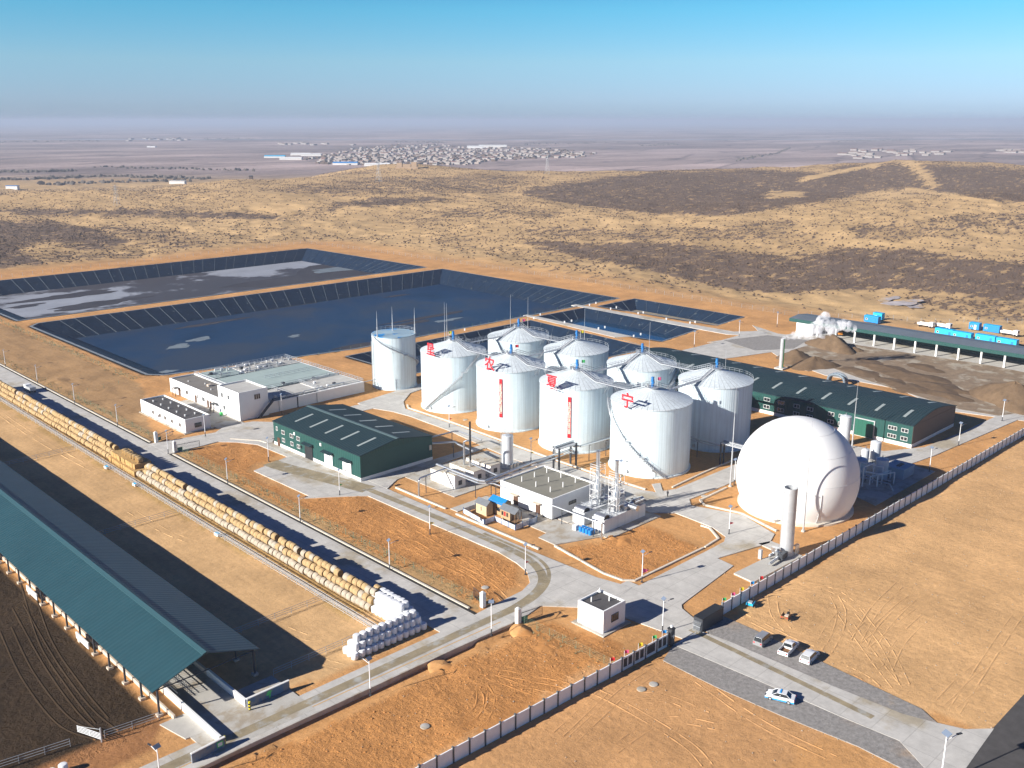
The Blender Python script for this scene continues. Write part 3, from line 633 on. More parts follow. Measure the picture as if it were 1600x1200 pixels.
# tyre ruts: low berms of pushed-up sand
TR = [[(785,905),(700,850),(640,815),(590,790)], [(800,940),(760,905),(690,868),(620,828)], [(765,930),(740,900),(700,880),(640,850)],
 [(780,880),(770,892),(758,900)],[(765,875),(755,888),(745,895)],[(750,880),(775,900),(790,915)],
 [(680,1160),(740,1140),(766,1120),(773,1090),(762,1070)], [(670,1150),(730,1130),(757,1108),(762,1085)],
 [(760,1060),(830,1085),(880,1095)], [(780,1055),(850,1068),(900,1080)],
 [(1080,1000+60),(1180,1130),(1300,1190)], [(1310,960),(1345,1010),(1375,1050),(1395,1075)], [(1330,950),(1370,1000),(1390,1035),(1405,1068)], [(1300,1020),(1318,985),(1322,955),(1310,930)],
 [(1290,1010),(1310,975),(1335,955),(1400,940)], [(1315,1045),(1345,1060),(1362,1075)], [(1200,930),(1205,960),(1225,985)], [(1260,915),(1300,925),(1340,955)],
 [(1180,870+60),(1300,920),(1420,900)], [(1400,910),(1360,950),(1330,1000)], [(1420,930),(1375,975),(1355,1010)], [(1440,960),(1400,1000),(1380,1040)],
 [(870,1060),(960,1100),(1060,1160),(1100,1200)], [(940,1110),(1020,1090),(1100,1120)], [(960,1180),(1040,1130),(1120,1140)],
 [(440,985),(480,1000),(505,1000)], [(440,1010),(480,1030),(530,1045)], [(0,650),(60,690),(150,740)], [(300,790),(360,820),(450,870),(540,925)], [(290,770),(360,805),(470,860)],
 [(200,800),(250,830),(300,850)], [(430,890),(500,930),(560,960)], [(1480,1100),(1530,1050),(1600,1010)],[(1490,1110),(1550,1060),(1600,1035)],[(1500,1115),(1560,1020),(1600,960)],
 [(1340,1000),(1420,930),(1500,900),(1600,880)],[(1360,1010),(1440,945),(1520,915),(1600,900)],[(1150,960),(1230,1000),(1280,1020)],
 [(880,1150),(960,1075),(1010,1040)],[(900,1160),(980,1085),(1030,1050)]]
def berm(mb, a, b, h):
    dx, dy = b[0]-a[0], b[1]-a[1]; L = math.hypot(dx, dy) or 1; nx, ny = -dy/L*.28, dx/L*.28; za, zb = hz(*a), hz(*b)
    A = [(a[0]+nx,a[1]+ny,za-.03),(a[0],a[1],za+h),(a[0]-nx,a[1]-ny,za-.03)]; B = [(b[0]+nx,b[1]+ny,zb-.03),(b[0],b[1],zb+h),(b[0]-nx,b[1]-ny,zb-.03)]
    mb.quad(A[0],A[1],B[1],B[0]); mb.quad(A[1],A[2],B[2],B[1])
mb = MB(); random.seed(3)
for t in TR:
    p = spline([G(*q) for q in t], 8)
    for off in (0, 1.7):
        q = []
        for i in range(len(p)):
            a = p[max(i-1,0)]; b = p[min(i+1,len(p)-1)]; dx, dy = b[0]-a[0], b[1]-a[1]; L = math.hypot(dx,dy) or 1
            q.append((p[i][0]-dy/L*off, p[i][1]+dx/L*off))
        for a, b in zip(q[:-1], q[1:]): berm(mb, a, b, random.uniform(.0,.085))
M['rut'] = mat('rut', (0.53,0.30,0.145), 0.95, var=0.15, vs=0.7)
struct(ground_skin(mb.build('tyre_tracks', M['rut'], smooth=True, angle=80)))
# corral ruts in the dark yard
mb = MB()
for t in ([(0,985),(35,1060),(90,1130),(150,1155)], [(20,950),(70,1040),(120,1110),(165,1150)], [(30,900),(60,1000),(110,1080),(150,1130)]):
    p = spline([G(*q) for q in t], 8)
    for off in (0, 2.0):
        for a, b in zip(p[:-1], p[1:]): berm(mb, (a[0]+off,a[1]), (b[0]+off,b[1]), .09)
M['rut_dark'] = mat('rut_dark', (0.075,0.054,0.038), 0.95, var=0.2, vs=0.7)
struct(ground_skin(mb.build('tyre_tracks', M['rut_dark'], smooth=True, angle=80)))
# spoil heaps and clods
M['dirt'] = _mats['orange_dirt']
def heap(c, r, h, seed, m, name='earth_heap', el=1.0, rz=0):
    random.seed(seed); mb = MB(); n = 22; rings = 7; b0 = 0; ph = [random.uniform(0,6.28) for _ in range(6)]
    for k in range(rings+1):
        q = k/rings
        for i in range(n):
            t = 2*math.pi*i/n; kk = 1+0.16*math.sin(2*t+ph[0])+0.1*math.sin(3*t+ph[1])+0.07*math.sin(5*t+ph[2])+random.uniform(-.04,.04)
            x = r*q*kk*math.cos(t)*el; y = r*q*kk*math.sin(t); z = h*(1-q**1.15)*(1+0.18*math.sin(4*t+ph[3])*q)+random.uniform(-.05,.05)*h*(q<1)
            mb.v.append((c[0]+x*math.cos(rz)-y*math.sin(rz), c[1]+x*math.sin(rz)+y*math.cos(rz), -0.15+z if k < rings else -0.3))
    for k in range(rings):
        for i in range(n): j=(i+1)%n; mb.face((k*n+i,(k+1)*n+i,(k+1)*n+j,k*n+j))
    return mb.build(name, m, smooth=True, angle=60)
for k_, (px_, r_, h_) in enumerate((((815,985),2.6,1.1),((975,848),3.2,.8),((955,840),2.0,0.6),((1008,852),1.4,0.4),((850,1010),3.4,.5),((690,1040),2.4,.5),((90,595),6,.9),((150,612),4,.6),((935,985),2.0,.4))):
    struct(ground_skin(heap(G(*px_), r_, h_*.8, k_, M['dirt'])))
random.seed(5); mb = MB()
for z_ in (ISL1, ISL2, ROUGH_S):
    us = [p[0] for p in z_]; vs2 = [p[1] for p in z_]; k = 0
    while k < 450:
        u = random.uniform(min(us), max(us)); v = random.uniform(min(vs2), max(vs2)); k += 1
        if not inside(np.array([u]), np.array([v]), z_)[0]: continue
        r = random.uniform(0.06, 0.2)
        mb.blob((u, v, hz(u,v)+r*0.1), r, 0 if False else 1, 0.3, 0.6)
struct(ground_skin(mb.build('clods', M['dirt'])), 'stuff')
mb = MB()
for i in range(1500):
    u = random.uniform(45,330); v = random.uniform(40,89) if random.random() < .75 else random.uniform(92,115)
    if inside(np.array([u]), np.array([v]), slabs[-3][1])[0]: continue
    r = random.uniform(.05,.16); mb.blob((u,v,hz(u,v)+r*.2), r, 0 or 1, .3, .7)
M['stone'] = mat('stone', (0.34,0.27,0.20), .9, var=.4, vs=.2); struct(mb.build('stones', M['stone']), 'stuff')
# dry weeds along the green mesh fence and between the dikes
random.seed(9); mb = MB()
def tuft(mb, c, r, h, n=7):
    for i in range(n):
        t = random.uniform(0, 6.28); w = r*0.25; dx, dy = math.cos(t)*r, math.sin(t)*r
        mb.quad((c[0]-dy*.2, c[1]+dx*.2, c[2]), (c[0]+dy*.2, c[1]-dx*.2, c[2]), (c[0]+dx+dy*.1, c[1]+dy-dx*.1, c[2]+h*random.uniform(.5,1)))
for i in range(1500):
    v = random.uniform(96, 460); u = 114.2+random.gauss(0, 1.1) if v < 250 or v > 262 else -999
    if 117 < v < 124 or u < 0: continue
    tuft(mb, (u, v, hz(u,v)-0.05), random.uniform(.2,.45), random.uniform(.2,.6), 5)
for i in range(700):
    v = random.uniform(335, 600); u = 139+random.gauss(0, 1.6); tuft(mb, (u, v, hz(u,v)-0.05), random.uniform(.3,.7), random.uniform(.2,.7), 5)
struct(mb.build('dry_grass', M['grass_dry']), 'stuff')
# desert bushes
rs = np.random.RandomState(4); mb = MB(); N_ = 170000
az = rs.uniform(-0.53, 0.53, N_); dd = 470+(rs.uniform(0,1,N_)**0.75)*1250
fu = dd*np.cos(az); ru = dd*np.sin(az); BU = fu*FX+ru*FY; BV = fu*FY-ru*FX
ii = np.clip(np.searchsorted(ux, BU)-1, 0, nu-2); jj = np.clip(np.searchsorted(vx, BV)-1, 0, nv-2)
den = scr[ii,jj]*(0.55+0.9*(vnoise(BU,BV,22,71,3)+0.5)); keep = (rs.uniform(0.08,1,N_) < den*0.95) & (DES[ii,jj] > 0.55)
base = np.array([(0,0,1.0),(1,0,.0),(.31,.95,.0),(-.81,.59,.0),(-.81,-.59,.0),(.31,-.95,.0)])
tri = [(0,1,2),(0,2,3),(0,3,4),(0,4,5),(0,5,1)]
vs_l = []; fs_l = []; nb = 0
for u, v in zip(BU[keep], BV[keep]):
    r = random.uniform(0.5, 1.35); hh = r*random.uniform(.5,.9); z = hz(u, v)-0.08; rot = random.uniform(0,6.28); c, s = math.cos(rot), math.sin(rot)
    for (x,y,q) in base:
        k = random.uniform(.65,1.3)*r; vs_l.append((u+(x*c-y*s)*k, v+(x*s+y*c)*k, z+(hh if q else -0.15)))
    fs_l += [(a+nb, b+nb, d+nb) for a,b,d in tri]; nb += 6
mb.v = vs_l; mb.f = fs_l; mb.mi = [0]*len(fs_l); print('bushes', int(keep.sum()))
M['bush'] = mat('bush', (0.085,0.055,0.036), 0.95, var=0.35, vs=0.03)
struct(mb.build('desert_bushes', M['bush']), 'stuff')
# ---------------- digester tanks ----------------
TH_ = 18.3; AP = 21.6
def tank_parts(t, r, h, apex):
    mb = MB(); mb.lathe([(r+0.35,-0.2),(r+0.35,0.35),(r,0.4),(r,h)], n=72); mb.build('shell', M['tank'], t, smooth=True)
    mb = MB(); mb.lathe([(r,h+.002),(r+0.18,h),(r+0.18,h+0.28),(r-0.1,h+0.34),(1.6,apex-0.15),(1.6,apex+0.05),(0.02,apex+0.12)], n=72); mb.build('roof', M['tank_roof'], t, smooth=True, angle=25)
def rim_rail(t, r, z, a0, a1):
    mb = MB(); n = max(3, int(abs(a1-a0)*r/1.6))
    pts = [(r*math.cos(a0+(a1-a0)*i/n), r*math.sin(a0+(a1-a0)*i/n), z) for i in range(n+1)]
    for a, b in zip(pts[:-1], pts[1:]):
        mb.tube(a, (a[0],a[1],z+1.15), 0.045, 4)
        for q in (0.6, 1.15): mb.tube((a[0],a[1],a[2]+q), (b[0],b[1],b[2]+q), 0.035, 4)
    mb.build('guard_rail', M['rail'], t)
def agitator(t, z, r=1.9):
    mb = MB(); mb.lathe([(r,0),(r,0.12),(0.3,0.14)], (0,0,z), 20); mb.lathe([(r,0),(0.1,-0.02)], (0,0,z), 20); mb.build('top_platform', M['galv'], t, smooth=True)
    mb = MB(); n = 12; pts = [(r*math.cos(2*math.pi*i/n), r*math.sin(2*math.pi*i/n), z+.1) for i in range(n+1)]; mb.bars(pts, 1.1, 3, 0.04); mb.build('platform_rail', M['rail'], t)
    mb = MB(); mb.lathe([(0.0,0),(0.5,0),(0.5,0.7),(0.3,0.8),(0.3,1.3),(0.45,1.35),(0.45,1.9),(0.38,2.05),(0.38,2.7),(0.0,2.8)], (0.15,0,z+.1), 14); mb.box(-0.15,-0.5,z+1.0,0.35,-0.1,z+1.6); mb.build('agitator_motor', M['blue'], t, smooth=True)
    mb = MB(); mb.lathe([(0.35,0),(0.35,0.8),(0.0,0.85)], (-0.9,0.6,z+.1), 10); mb.build('valve_fitting', M['steel'], t)
def spiral(t, r, h, a0, a1, z0=0.0, w=0.95, landings=(0.5,)):
    """stair wound round the wall: stringers, treads, hand rail, one mesh each"""
    n = max(12, int(abs(a1-a0)*r/0.45)); tr = MB(); rl = MB(); sup = MB(); P = []
    for i in range(n+1):
        q = i/n; a = a0+(a1-a0)*q
        zq = q
        for l in landings:
            if abs(q-l) < 0.03: zq = l
        z = z0+(h-z0)*zq; P.append((a, z))
    for i, (a, z) in enumerate(P[:-1]):
        a2, z2 = P[i+1]
        o0 = ((r+w)*math.cos(a), (r+w)*math.sin(a)); o1 = ((r+w)*math.cos(a2), (r+w)*math.sin(a2)); i0 = ((r+.12)*math.cos(a), (r+.12)*math.sin(a)); i1 = ((r+.12)*math.cos(a2), (r+.12)*math.sin(a2))
        tr.slab((*i0,z2), (*o0,z2), (*o1,z2), (*i1,z2), 0.07)
        tr.tube((*o0,z), (*o1,z2), 0.11, 4, cap=False); tr.tube((*i0,z), (*i1,z2), 0.09, 4, cap=False)
        rl.tube((*o0,z+1.0), (*o1,z2+1.0), 0.045, 4, cap=False); rl.tube((*o0,z+.5), (*o1,z2+.5), 0.03, 4, cap=False)
        if i % 3 == 0: rl.tube((*o0,z), (*o0,z+1.0), 0.04, 4)
        if i % 8 == 4: tr.tube((*o0,z-.05), ((r)*math.cos(a), r*math.sin(a), max(z-1.3,0)), 0.06, 4)
    tr.build('stair', M['galv'], t); rl.build('stair_rail', M['rail'], t); pass
def glyph(ch, parent_t, loc, rz, size):
    cu = bpy.data.curves.new('glyph', 'FONT'); cu.body = ch; cu.size = size; cu.extrude = 0.07; cu.offset = 0.055; cu.align_x = 'CENTER'
    tmp = bpy.data.objects.new('tmp', cu); COL.objects.link(tmp); dg = bpy.context.evaluated_depsgraph_get()
    me = bpy.data.meshes.new_from_object(tmp.evaluated_get(dg)); bpy.data.objects.remove(tmp)
    me.materials.clear(); me.materials.append(M['red']); o = bpy.data.objects.new('character', me); COL.objects.link(o)
    o.parent = parent_t; o.location = loc; o.rotation_euler = (math.pi/2, 0, rz); return o
TK = {}
VR = [152.4, 179.3, 206.2, 233.0]; U1, U2 = 200.0, 229.6; RT = 10.45
names = {(0,0):'white digester tank nearest the road, with a winding stair and a red roof character', (0,1):'bannered white digester tank second nearest in the front row', (0,2):'bannered white digester tank third nearest in the front row', (0,3):'white digester tank with a long stair across its front, far end of the front row',
 (1,0):'white digester tank in the back row behind the big white dome', (1,1):'white digester tank in the back row directly behind the nearest front tank', (1,2):'white digester tank second from the dark pond in the back row', (1,3):'white digester tank at the far end of the back row, beside the dark pond'}
for row, u in enumerate((U1, U2)):
    for k, v in enumerate(VR):
        r = RT if not (row == 0 and k == 0) else 10.7
        t = thing('digester_tank', names[(row,k)], 'storage tank', (u, v, 0), 0, 'white digester tanks'); TK[(row,k)] = t
        tank_parts(t, r, TH_, AP); agitator(t, AP+0.1)
        if row == 0:
            d = (0, -1)
        # rails on the far side of the rim
        if row == 1: rim_rail(t, r, TH_+.3, R(-60), R(75))
        else: rim_rail(t, r, TH_+.3, R(15), R(80))
        mb = MB(); mb.tube((-r-.02, -1, 1.2), (-r-.5, -1, 1.2), 0.45, 10); mb.build('manhole', M['galv'], t)
        mb = MB()
        for a in (R(200), R(225)): mb.tube(((r+.15)*math.cos(a),(r+.15)*math.sin(a),0.3),((r+.15)*math.cos(a),(r+.15)*math.sin(a),TH_-1), 0.05, 5)
        # struts under the roof bridges
# stairs
spiral(TK[(0,3)], RT, TH_+.2, R(172), R(278), 0.2, landings=(0.35,0.72))
spiral(TK[(0,0)], 10.7, TH_+.2, R(238), R(130), 0.2, landings=(0.3,0.5))
spiral(TK[(1,1)], RT, TH_+.2, R(235), R(310), 9.0, landings=(0.5,))
spiral(TK[(1,3)], RT, TH_+.2, R(235), R(310), 9.0, landings=(0.5,))
# roof walkways between tanks: a ramp down each cone and a level deck over the gap
def walkway(a, b, ra, rb, label):
    ax, ay = a; bx, by = b; L = math.hypot(bx-ax, by-ay); dx, dy = (bx-ax)/L, (by-ay)/L; nx, ny = -dy*0.55, dx*0.55
    t = thing('roof_walkway', label, 'walkway', ((ax+bx)/2, (ay+by)/2, TH_+0.9), 0, 'steel walkways between the tank roofs')
    def pt(s, z, k=0): return (ax+dx*s+nx*k, ay+dy*s+ny*k, z)
    prof = [(1.9, AP+.15), (ra*0.72, TH_+1.35), (L-rb*0.72, TH_+1.35), (L-1.9, AP+.15)]
    deck = MB(); rail = MB(); st = MB()
    for (s0,z0),(s1,z1) in zip(prof[:-1], prof[1:]):
        deck.slab(pt(s0,z0,-1), pt(s1,z1,-1), pt(s1,z1,1), pt(s0,z0,1), 0.16)
        for k in (-1, 1):
            rail.bars([pt(s0,z0,k), pt(s1,z1,k)], 1.1, 1.4, 0.04)
    deck.build('deck', M['galv'], t, world=True); rail.build('hand_rail', M['rail'], t, world=True)
    for k in (-1, 1):
        for s, s2 in ((ra+.1, ra+2.0), (L-rb-.1, L-rb-2.0)):
            st.tube(pt(s, TH_-1.6, k), pt(s2, TH_+1.2, k), 0.06, 4); st.tube(pt(s, TH_-0.6, k), pt((s+s2)/2, TH_+1.2, k), 0.05, 4)
    st.build('strut', M['rail'], t, world=True); return t
sg = {0:'nearest', 1:'second', 2:'third', 3:'farthest'}; cg = {0:'宁', 1:'夏', 2:'农', 3:'垦'}
for k in (2,1,0):
    walkway((U1,VR[k+1]), (U1,VR[k]), RT, RT, 'steel roof walkway in the front row joining the %s and the %s tank' % (sg[k+1], sg[k]))
    if k != 1: walkway((U2,VR[k+1]), (U2,VR[k]), RT, RT, 'steel roof walkway in the back row, %s' % ('ending at the tank behind the dome' if k == 0 else 'starting at the tank beside the dark pond'))
for k in (3,2,1,0):
    walkway((U2,VR[k]), (U1,VR[k]), RT, RT, 'steel roof walkway from the back row down to the %s front tank' % sg[k])
# signs on the rims: a red character on a light frame, facing the camera side
for k, ch in cg.items():
    t = TK[(0,k)]; a = R(204 if k else 207); r = RT*0.93; c = (U1+r*math.cos(a), VR[k]+r*math.sin(a))
    c = G({0:980,1:862,2:765,3:673}[k], {0:637,1:607,2:578,3:555}[k], TH_+.55)
    s = thing('rooftop_sign', 'large red Chinese character on the roof edge of the %s front tank' % sg[k], 'sign', (c[0], c[1], TH_+0.45), 0, 'red characters on the tank roofs')
    rz = R(-90)
    glyph(ch, s, (0, 0, 0.35), rz, 4.3)
    mb = MB()
    for x in (-0.9, 0.9):
        p = (x*math.cos(rz), x*math.sin(rz)); q = (p[0]+1.2, p[1])
        mb.tube((*p,-0.3), (*p,3.6), 0.045, 4); mb.tube((*q,0.1), (p[0],p[1],2.2), 0.04, 4)
    mb.build('support_frame', M['rail'], s)
# banners: red cloth ends, pale strip with a column of small red strokes
M['banner_pale'] = mat('banner_pale', (0.72,0.62,0.52), 0.7)
for k, ang in ((2, 209.5), (1, 212.0)):
    b = thing('hanging_banner', 'long narrow red vertical banner on the wall of the %s front tank' % sg[k], 'banner', (U1, VR[k], 0), 0, 'banners on the tank walls')
    a = R(ang); r = RT+0.1; z1, z0 = TH_-1.9, 4.6; w = 0.46
    nx, ny = math.cos(a), math.sin(a); tx, ty = -ny, nx
    def pq(x, z, o=0.0): return (nx*(r+.1+o)+tx*x, ny*(r+.1+o)+ty*x, z)
    mb = MB(); mb.slab
    for (a_, c_) in ((z0, z1),):
        mb.quad(pq(-w,a_), pq(w,a_), pq(w,c_), pq(-w,c_)).quad(pq(-w,a_,-.04), pq(-w,c_,-.04), pq(w,c_,-.04), pq(w,a_,-.04))
    mb.build('banner_cloth', M['red'], b)
    random.seed(40+k); mb = MB(); n = 15; zz = z1-1.4; st = (z1-z0-2.6)/n
    for i in range(n):   # one small glyph-like block of strokes per step
        zc = zz-i*st
        for j in range(2):
            y = zc-0.16-j*0.34; x0 = random.uniform(-.44,-.34); x1 = random.uniform(.34,.44); mb.quad(pq(x0,y-.055,.03), pq(x1,y-.055,.03), pq(x1,y+.055,.03), pq(x0,y+.055,.03))
        for j in range(2):
            x = random.uniform(-.35,.35); mb.quad(pq(x-.09,zc-.66,.035), pq(x+.09,zc-.66,.035), pq(x+.09,zc,.035), pq(x-.09,zc,.035))
    mb.build('lettering', M['banner_pale'], b)
# the smaller tank
t = thing('slim_tank', 'tall slim white tank with a flat blue-rimmed top, apart from the others', 'storage tank', (201.2, 266.0, 0))
mb = MB(); mb.lathe([(7.8,-.2),(7.8,.3),(7.55,.35),(7.55,18.4)], n=60); mb.build('shell', M['tank'], t, smooth=True)
mb = MB(); mb.lathe([(7.55,18.4),(7.7,18.4),(7.7,18.65),(7.3,18.6),(0.02,19.2)], n=60); M['tank_top_blue'] = mat('tank_top_blue', (0.30,0.42,0.50), 0.5, var=0.08, vs=.5, col2=(0.03,0.25,0.6), c2s=0.25, c2t=(0.56,0.64)); mb.build('roof', M['tank_top_blue'], t, smooth=True, angle=25)
rim_rail(t, 7.6, 18.6, R(-80), R(100)); spiral(t, 7.55, 18.6, R(262+90), R(170), 6.0, landings=(0.5,))
mb = MB(); mb.path([(-4.5,-6.2,0),(-4.5,-6.2,4)],.06,4).path([(-3.2,-7.0,0),(-3.2,-7.0,4)],.06,4)
for z in range(1,9): mb.tube((-4.5,-6.2,z*.5),(-3.2,-7.0,z*.5),.04,4)
mb.build('ladder', M['rail'], t)
mb = MB(); mb.path([(-7.75,1.5,0.4),(-7.75,1.5,16.5)],0.16,8).path([(-7.7,2.6,0.4),(-7.7,2.6,16.5)],0.12,8); mb.build('riser_pipe', M['steel'], t, smooth=True)
# flags on the tank tops
def flag(loc, m, label, h=1.9, w=1.0, cat='flag', tri=False, group='small coloured flags'):
    t = thing('flag', label, cat, loc, R(-20), group)
    MB().tube((0,0,-0.05),(0,0,h),0.035,5).build('flag_pole', M['white_paint'], t)
    mb = MB(); n = 5; z1, z0 = h, h-w*0.75
    for s in (0.015, -0.015):
        for i in range(n):
            x0, x1 = w*i/n, w*(i+1)/n; y0, y1 = 0.1*math.sin(x0*5), 0.1*math.sin(x1*5); k0, k1 = (i/n if tri else 0), ((i+1)/n if tri else 0)
            q = ((x0,y0+s,z0+k0*.35*w), (x1,y1+s,z0+k1*.35*w), (x1,y1+s,z1-k1*.35*w), (x0,y0+s,z1-k0*.35*w)); mb.quad(*(q if s < 0 else q[::-1]))
    mb.build('flag_cloth', m, t); return t
FT = 'flag on top of the '
for (row,k,m,l) in ((0,3,'yellow','yellow '+FT+'farthest front tank'), (0,2,'red','red '+FT+'third front tank'), (0,1,'green_flag','green '+FT+'second front tank'), (0,0,'pink','pink '+FT+'nearest front tank'),
                    (1,3,'pink','pink '+FT+'back row tank by the dark pond'), (1,2,'yellow','yellow '+FT+'back row tank second from the dark pond')):
    u, v = (U1, U2)[row], VR[k]; s = -1 if k == 3 and row == 0 else 1
    flag((u+0.9*s, v-1.0*s, AP+.2), M[m], l, 2.6, 1.1)
# lightning masts
def mast(loc, h, label, z=0.0):
    t = thing('lightning_mast', label, 'mast', (loc[0], loc[1], z), 0, 'thin lightning masts')
    MB().tube((0,0,0),(0,0,h*0.35),0.22,8,0.17).tube((0,0,h*.35),(0,0,h*.7),0.13,8,0.10).tube((0,0,h*.7),(0,0,h),0.07,6,0.03).build('pole', M['galv'], t, smooth=True)
    MB().lathe([(0.32,0),(0.32,0.08),(0.2,0.1)],(0,0,h*.35),10).build('joint_flange', M['galv'], t)
    MB().lathe([(0.02,0.3),(0.45,0.3),(0.5,-.2)],(0,0,0),8).build('base_block', M['concrete_new'], t); return t
for px_, h, l in (((1255,830),26.3,'tall thin grey mast in front of the white dome'), ((1141,760),26.6,'tall thin grey mast left of the white dome, by the road bend'), ((1331,700),19.5,'tall thin grey mast right of the white dome, before the green shed')):
    mast(G(*px_), h, l)
for k_, ((x,y), l) in enumerate((((694,472),'thin mast behind the farthest front tank, left of the close pair'), ((697.5,474),'thin mast behind the farthest front tank, right of the close pair'), ((797.6,460),'thin mast left of the back row tank by the dark pond'), ((825,464),'thin mast right of the back row tank by the dark pond'),
                   ((914,482),'thin mast rising before the blue-water pond'), ((1016,503),'thin mast at the brown striped pond bank'), ((1135,546),'thin mast behind the back row tank beside the dome'))):
    mast(G(x, y, 27), 27, l)
for a, l in ((185,'short thin mast on the left rim of the slim tank'), (60,'short thin mast at the middle of the slim tank roof'), (-40,'short thin mast on the right rim of the slim tank')):
    mast((201.2+7.4*math.cos(R(a))*(0.3 if a == 60 else 1), 266+7.4*math.sin(R(a))*(0.3 if a == 60 else 1)), 9.0, l, 18.5)

# ---------------- gas dome, flare stack ----------------
M['seam_white'] = mat('seam_white', (0.66,0.66,0.65), 0.7)
t = thing('gas_dome', 'huge white spherical gas holder beside the boundary wall', 'gas holder', (202.8, 110.1, 0))
Rr, zc = 14.35, 7.5; a0 = math.asin(-zc/Rr); prof = [(Rr*math.cos(a0+(math.pi/2-a0)*i/40), zc+Rr*math.sin(a0+(math.pi/2-a0)*i/40)) for i in range(41)]; prof[-1] = (0.01, prof[-1][1])
MB().lathe(prof, n=96).build('membrane', M['membrane'], t, smooth=True, angle=80)
MB().lathe([(13.6,-0.1),(13.6,0.32),(12.0,0.5)], n=64).build('concrete_ring', M['kerb'], t, smooth=True)
mb = MB(); 
for a in (R(232),):
    pass
for q_ in (R(8), R(34), R(58)):                         # welded seams of the membrane
    rr_, zz_ = (Rr+.015)*math.cos(q_), zc+(Rr+.015)*math.sin(q_); MB().path([(rr_*math.cos(2*math.pi*i/72), rr_*math.sin(2*math.pi*i/72), zz_) for i in range(73)], .035, 4).build('membrane_seam', M['seam_white'], t)
for a in (R(232),):
    pts = [(( (Rr+.06)*math.cos(q))*math.cos(a), ((Rr+.06)*math.cos(q))*math.sin(a), zc+(Rr+.06)*math.sin(q)) for q in [R(-30+4*i) for i in range(9)]]; mb.path(pts, 0.09, 5)
mb.build('air_hose', M['galv'], t)
t = thing('flare_stack', 'wide silver metal flare stack standing by the boundary wall', 'chimney', (175.9, 96.6, 0.26))
fr = 1.42; mb = MB().lathe([(fr+.15,0),(fr+.15,.5),(fr,.6),(fr,5),(fr+.03,5.02),(fr+.03,5.12),(fr,5.15),(fr,10),(fr+.03,10.02),(fr+.03,10.12),(fr,10.15),(fr,15.2),(fr-.1,15.2),(fr-.1,6)], n=40); mb.build('shell', M['galv'], t, smooth=True)
MB().lathe([(0.01,6.1),(fr-.1,6.0)], n=24).build('burner', M['black_metal'], t)
mb = MB(); mb.path([(-2.2,-0.6,.9),(-8.2,-.9,.7)],0.32,10); mb.path([(-1.4,1.0,1.0),(-5.0,1.0,1.0)],0.22,8).path([(-5.0,1.0,1.0),(-5.0,1.0,0.1)],0.22,8); mb.build('gas_pipe', M['steel'], t, smooth=True)
mb = MB(); mb.lathe([(0.01,-.0),(0.62,0),(0.62,1.0),(0.01,1.0)], (-3.0,0.6,1.2), 12); mb.lathe([(0.01,0),(0.5,0),(0.5,1.1),(0.01,1.1)],(-1.9,1.9,.5),12); mb.box(-3.9,-.2,0.0,-2.9,.3,1.6); mb.build('valve_set', M['steel'], t, smooth=True)
mb = MB(); mb.obox((-3.0,-1.0,.9),(2.6,.9,1.3),0.1); mb.build('blower', M['dark_metal'], t)
for i in range(3): MB().tube((1.0+i*.6,-1.7,0),(1.0+i*.6,-1.7,2.0),0.12,6).tube((1.0+i*.6,-1.7,2.0),(1.0+i*.6,-1.1,2.0),0.12,6).build('riser', M['steel'], t)
MB().box(-6.4,2.2,0,-5.8,2.9,2.1).build('control_cabinet', M['galv'], t)
# ---------------- building helpers (axis-aligned, world coordinates, root at the near corner) ----------------
def window(par, face, a, z, w, h, at_, n=2, m='frame', glass='glass'):
    """face '-x': wall plane x=at_, runs along y (a = centre y); '-y': wall plane y=at_, runs along x"""
    l = par.location; fr = MB(); g = MB(); t = 0.09
    def bx(mb, a0, a1, z0, z1, d0, d1):
        if face == '-x': mb.box(at_-d1-l[0], a0-l[1], z0-l[2], at_-d0-l[0], a1-l[1], z1-l[2])
        else: mb.box(a0-l[0], at_-d1-l[1], z0-l[2], a1-l[0], at_-d0-l[1], z1-l[2])
    bx(fr, a-w/2, a+w/2, z, z+t, .002, .10); bx(fr, a-w/2, a+w/2, z+h-t, z+h, .002, .10)
    for i in range(n+1):
        c = a-w/2+t/2+(w-t)*i/n; bx(fr, c-t/2, c+t/2, z+t, z+h-t, .002, .09)
    f = fr.build('window', M[m], par); bx(g, a-w/2+t, a+w/2-t, z+t, z+h-t, .004, .03); g.build('pane', M[glass], f); return f
def boxp(par, name, m, x0, y0, z0, x1, y1, z1, label=None):
    return MB().box(x0,y0,z0,x1,y1,z1).build(name, m, par, world=True, label=label)
def flat_block(par, u0, v0, u1, v1, h, roof, par_h=0.45, pw=0.28, wall='white_wall'):
    boxp(par, 'wall', M[wall], u0, v0, 0, u1, v1, h-par_h-.12)
    boxp(par, 'roof', M[roof], u0+pw, v0+pw, h-par_h-.118, u1-pw, v1-pw, h-par_h)
    mb = MB()
    mb.prism([(u0,v0),(u1,v0),(u1,v0+pw),(u0,v0+pw)], h-par_h-.12, h).prism([(u0,v1-pw),(u1,v1-pw),(u1,v1),(u0,v1)], h-par_h-.12, h)
    mb.prism([(u0,v0+pw),(u0+pw,v0+pw),(u0+pw,v1-pw),(u0,v1-pw)], h-par_h-.12, h).prism([(u1-pw,v0+pw),(u1,v0+pw),(u1,v1-pw),(u1-pw,v1-pw)], h-par_h-.12, h)
    mb.build('parapet', M['white_wall'], par, world=True)
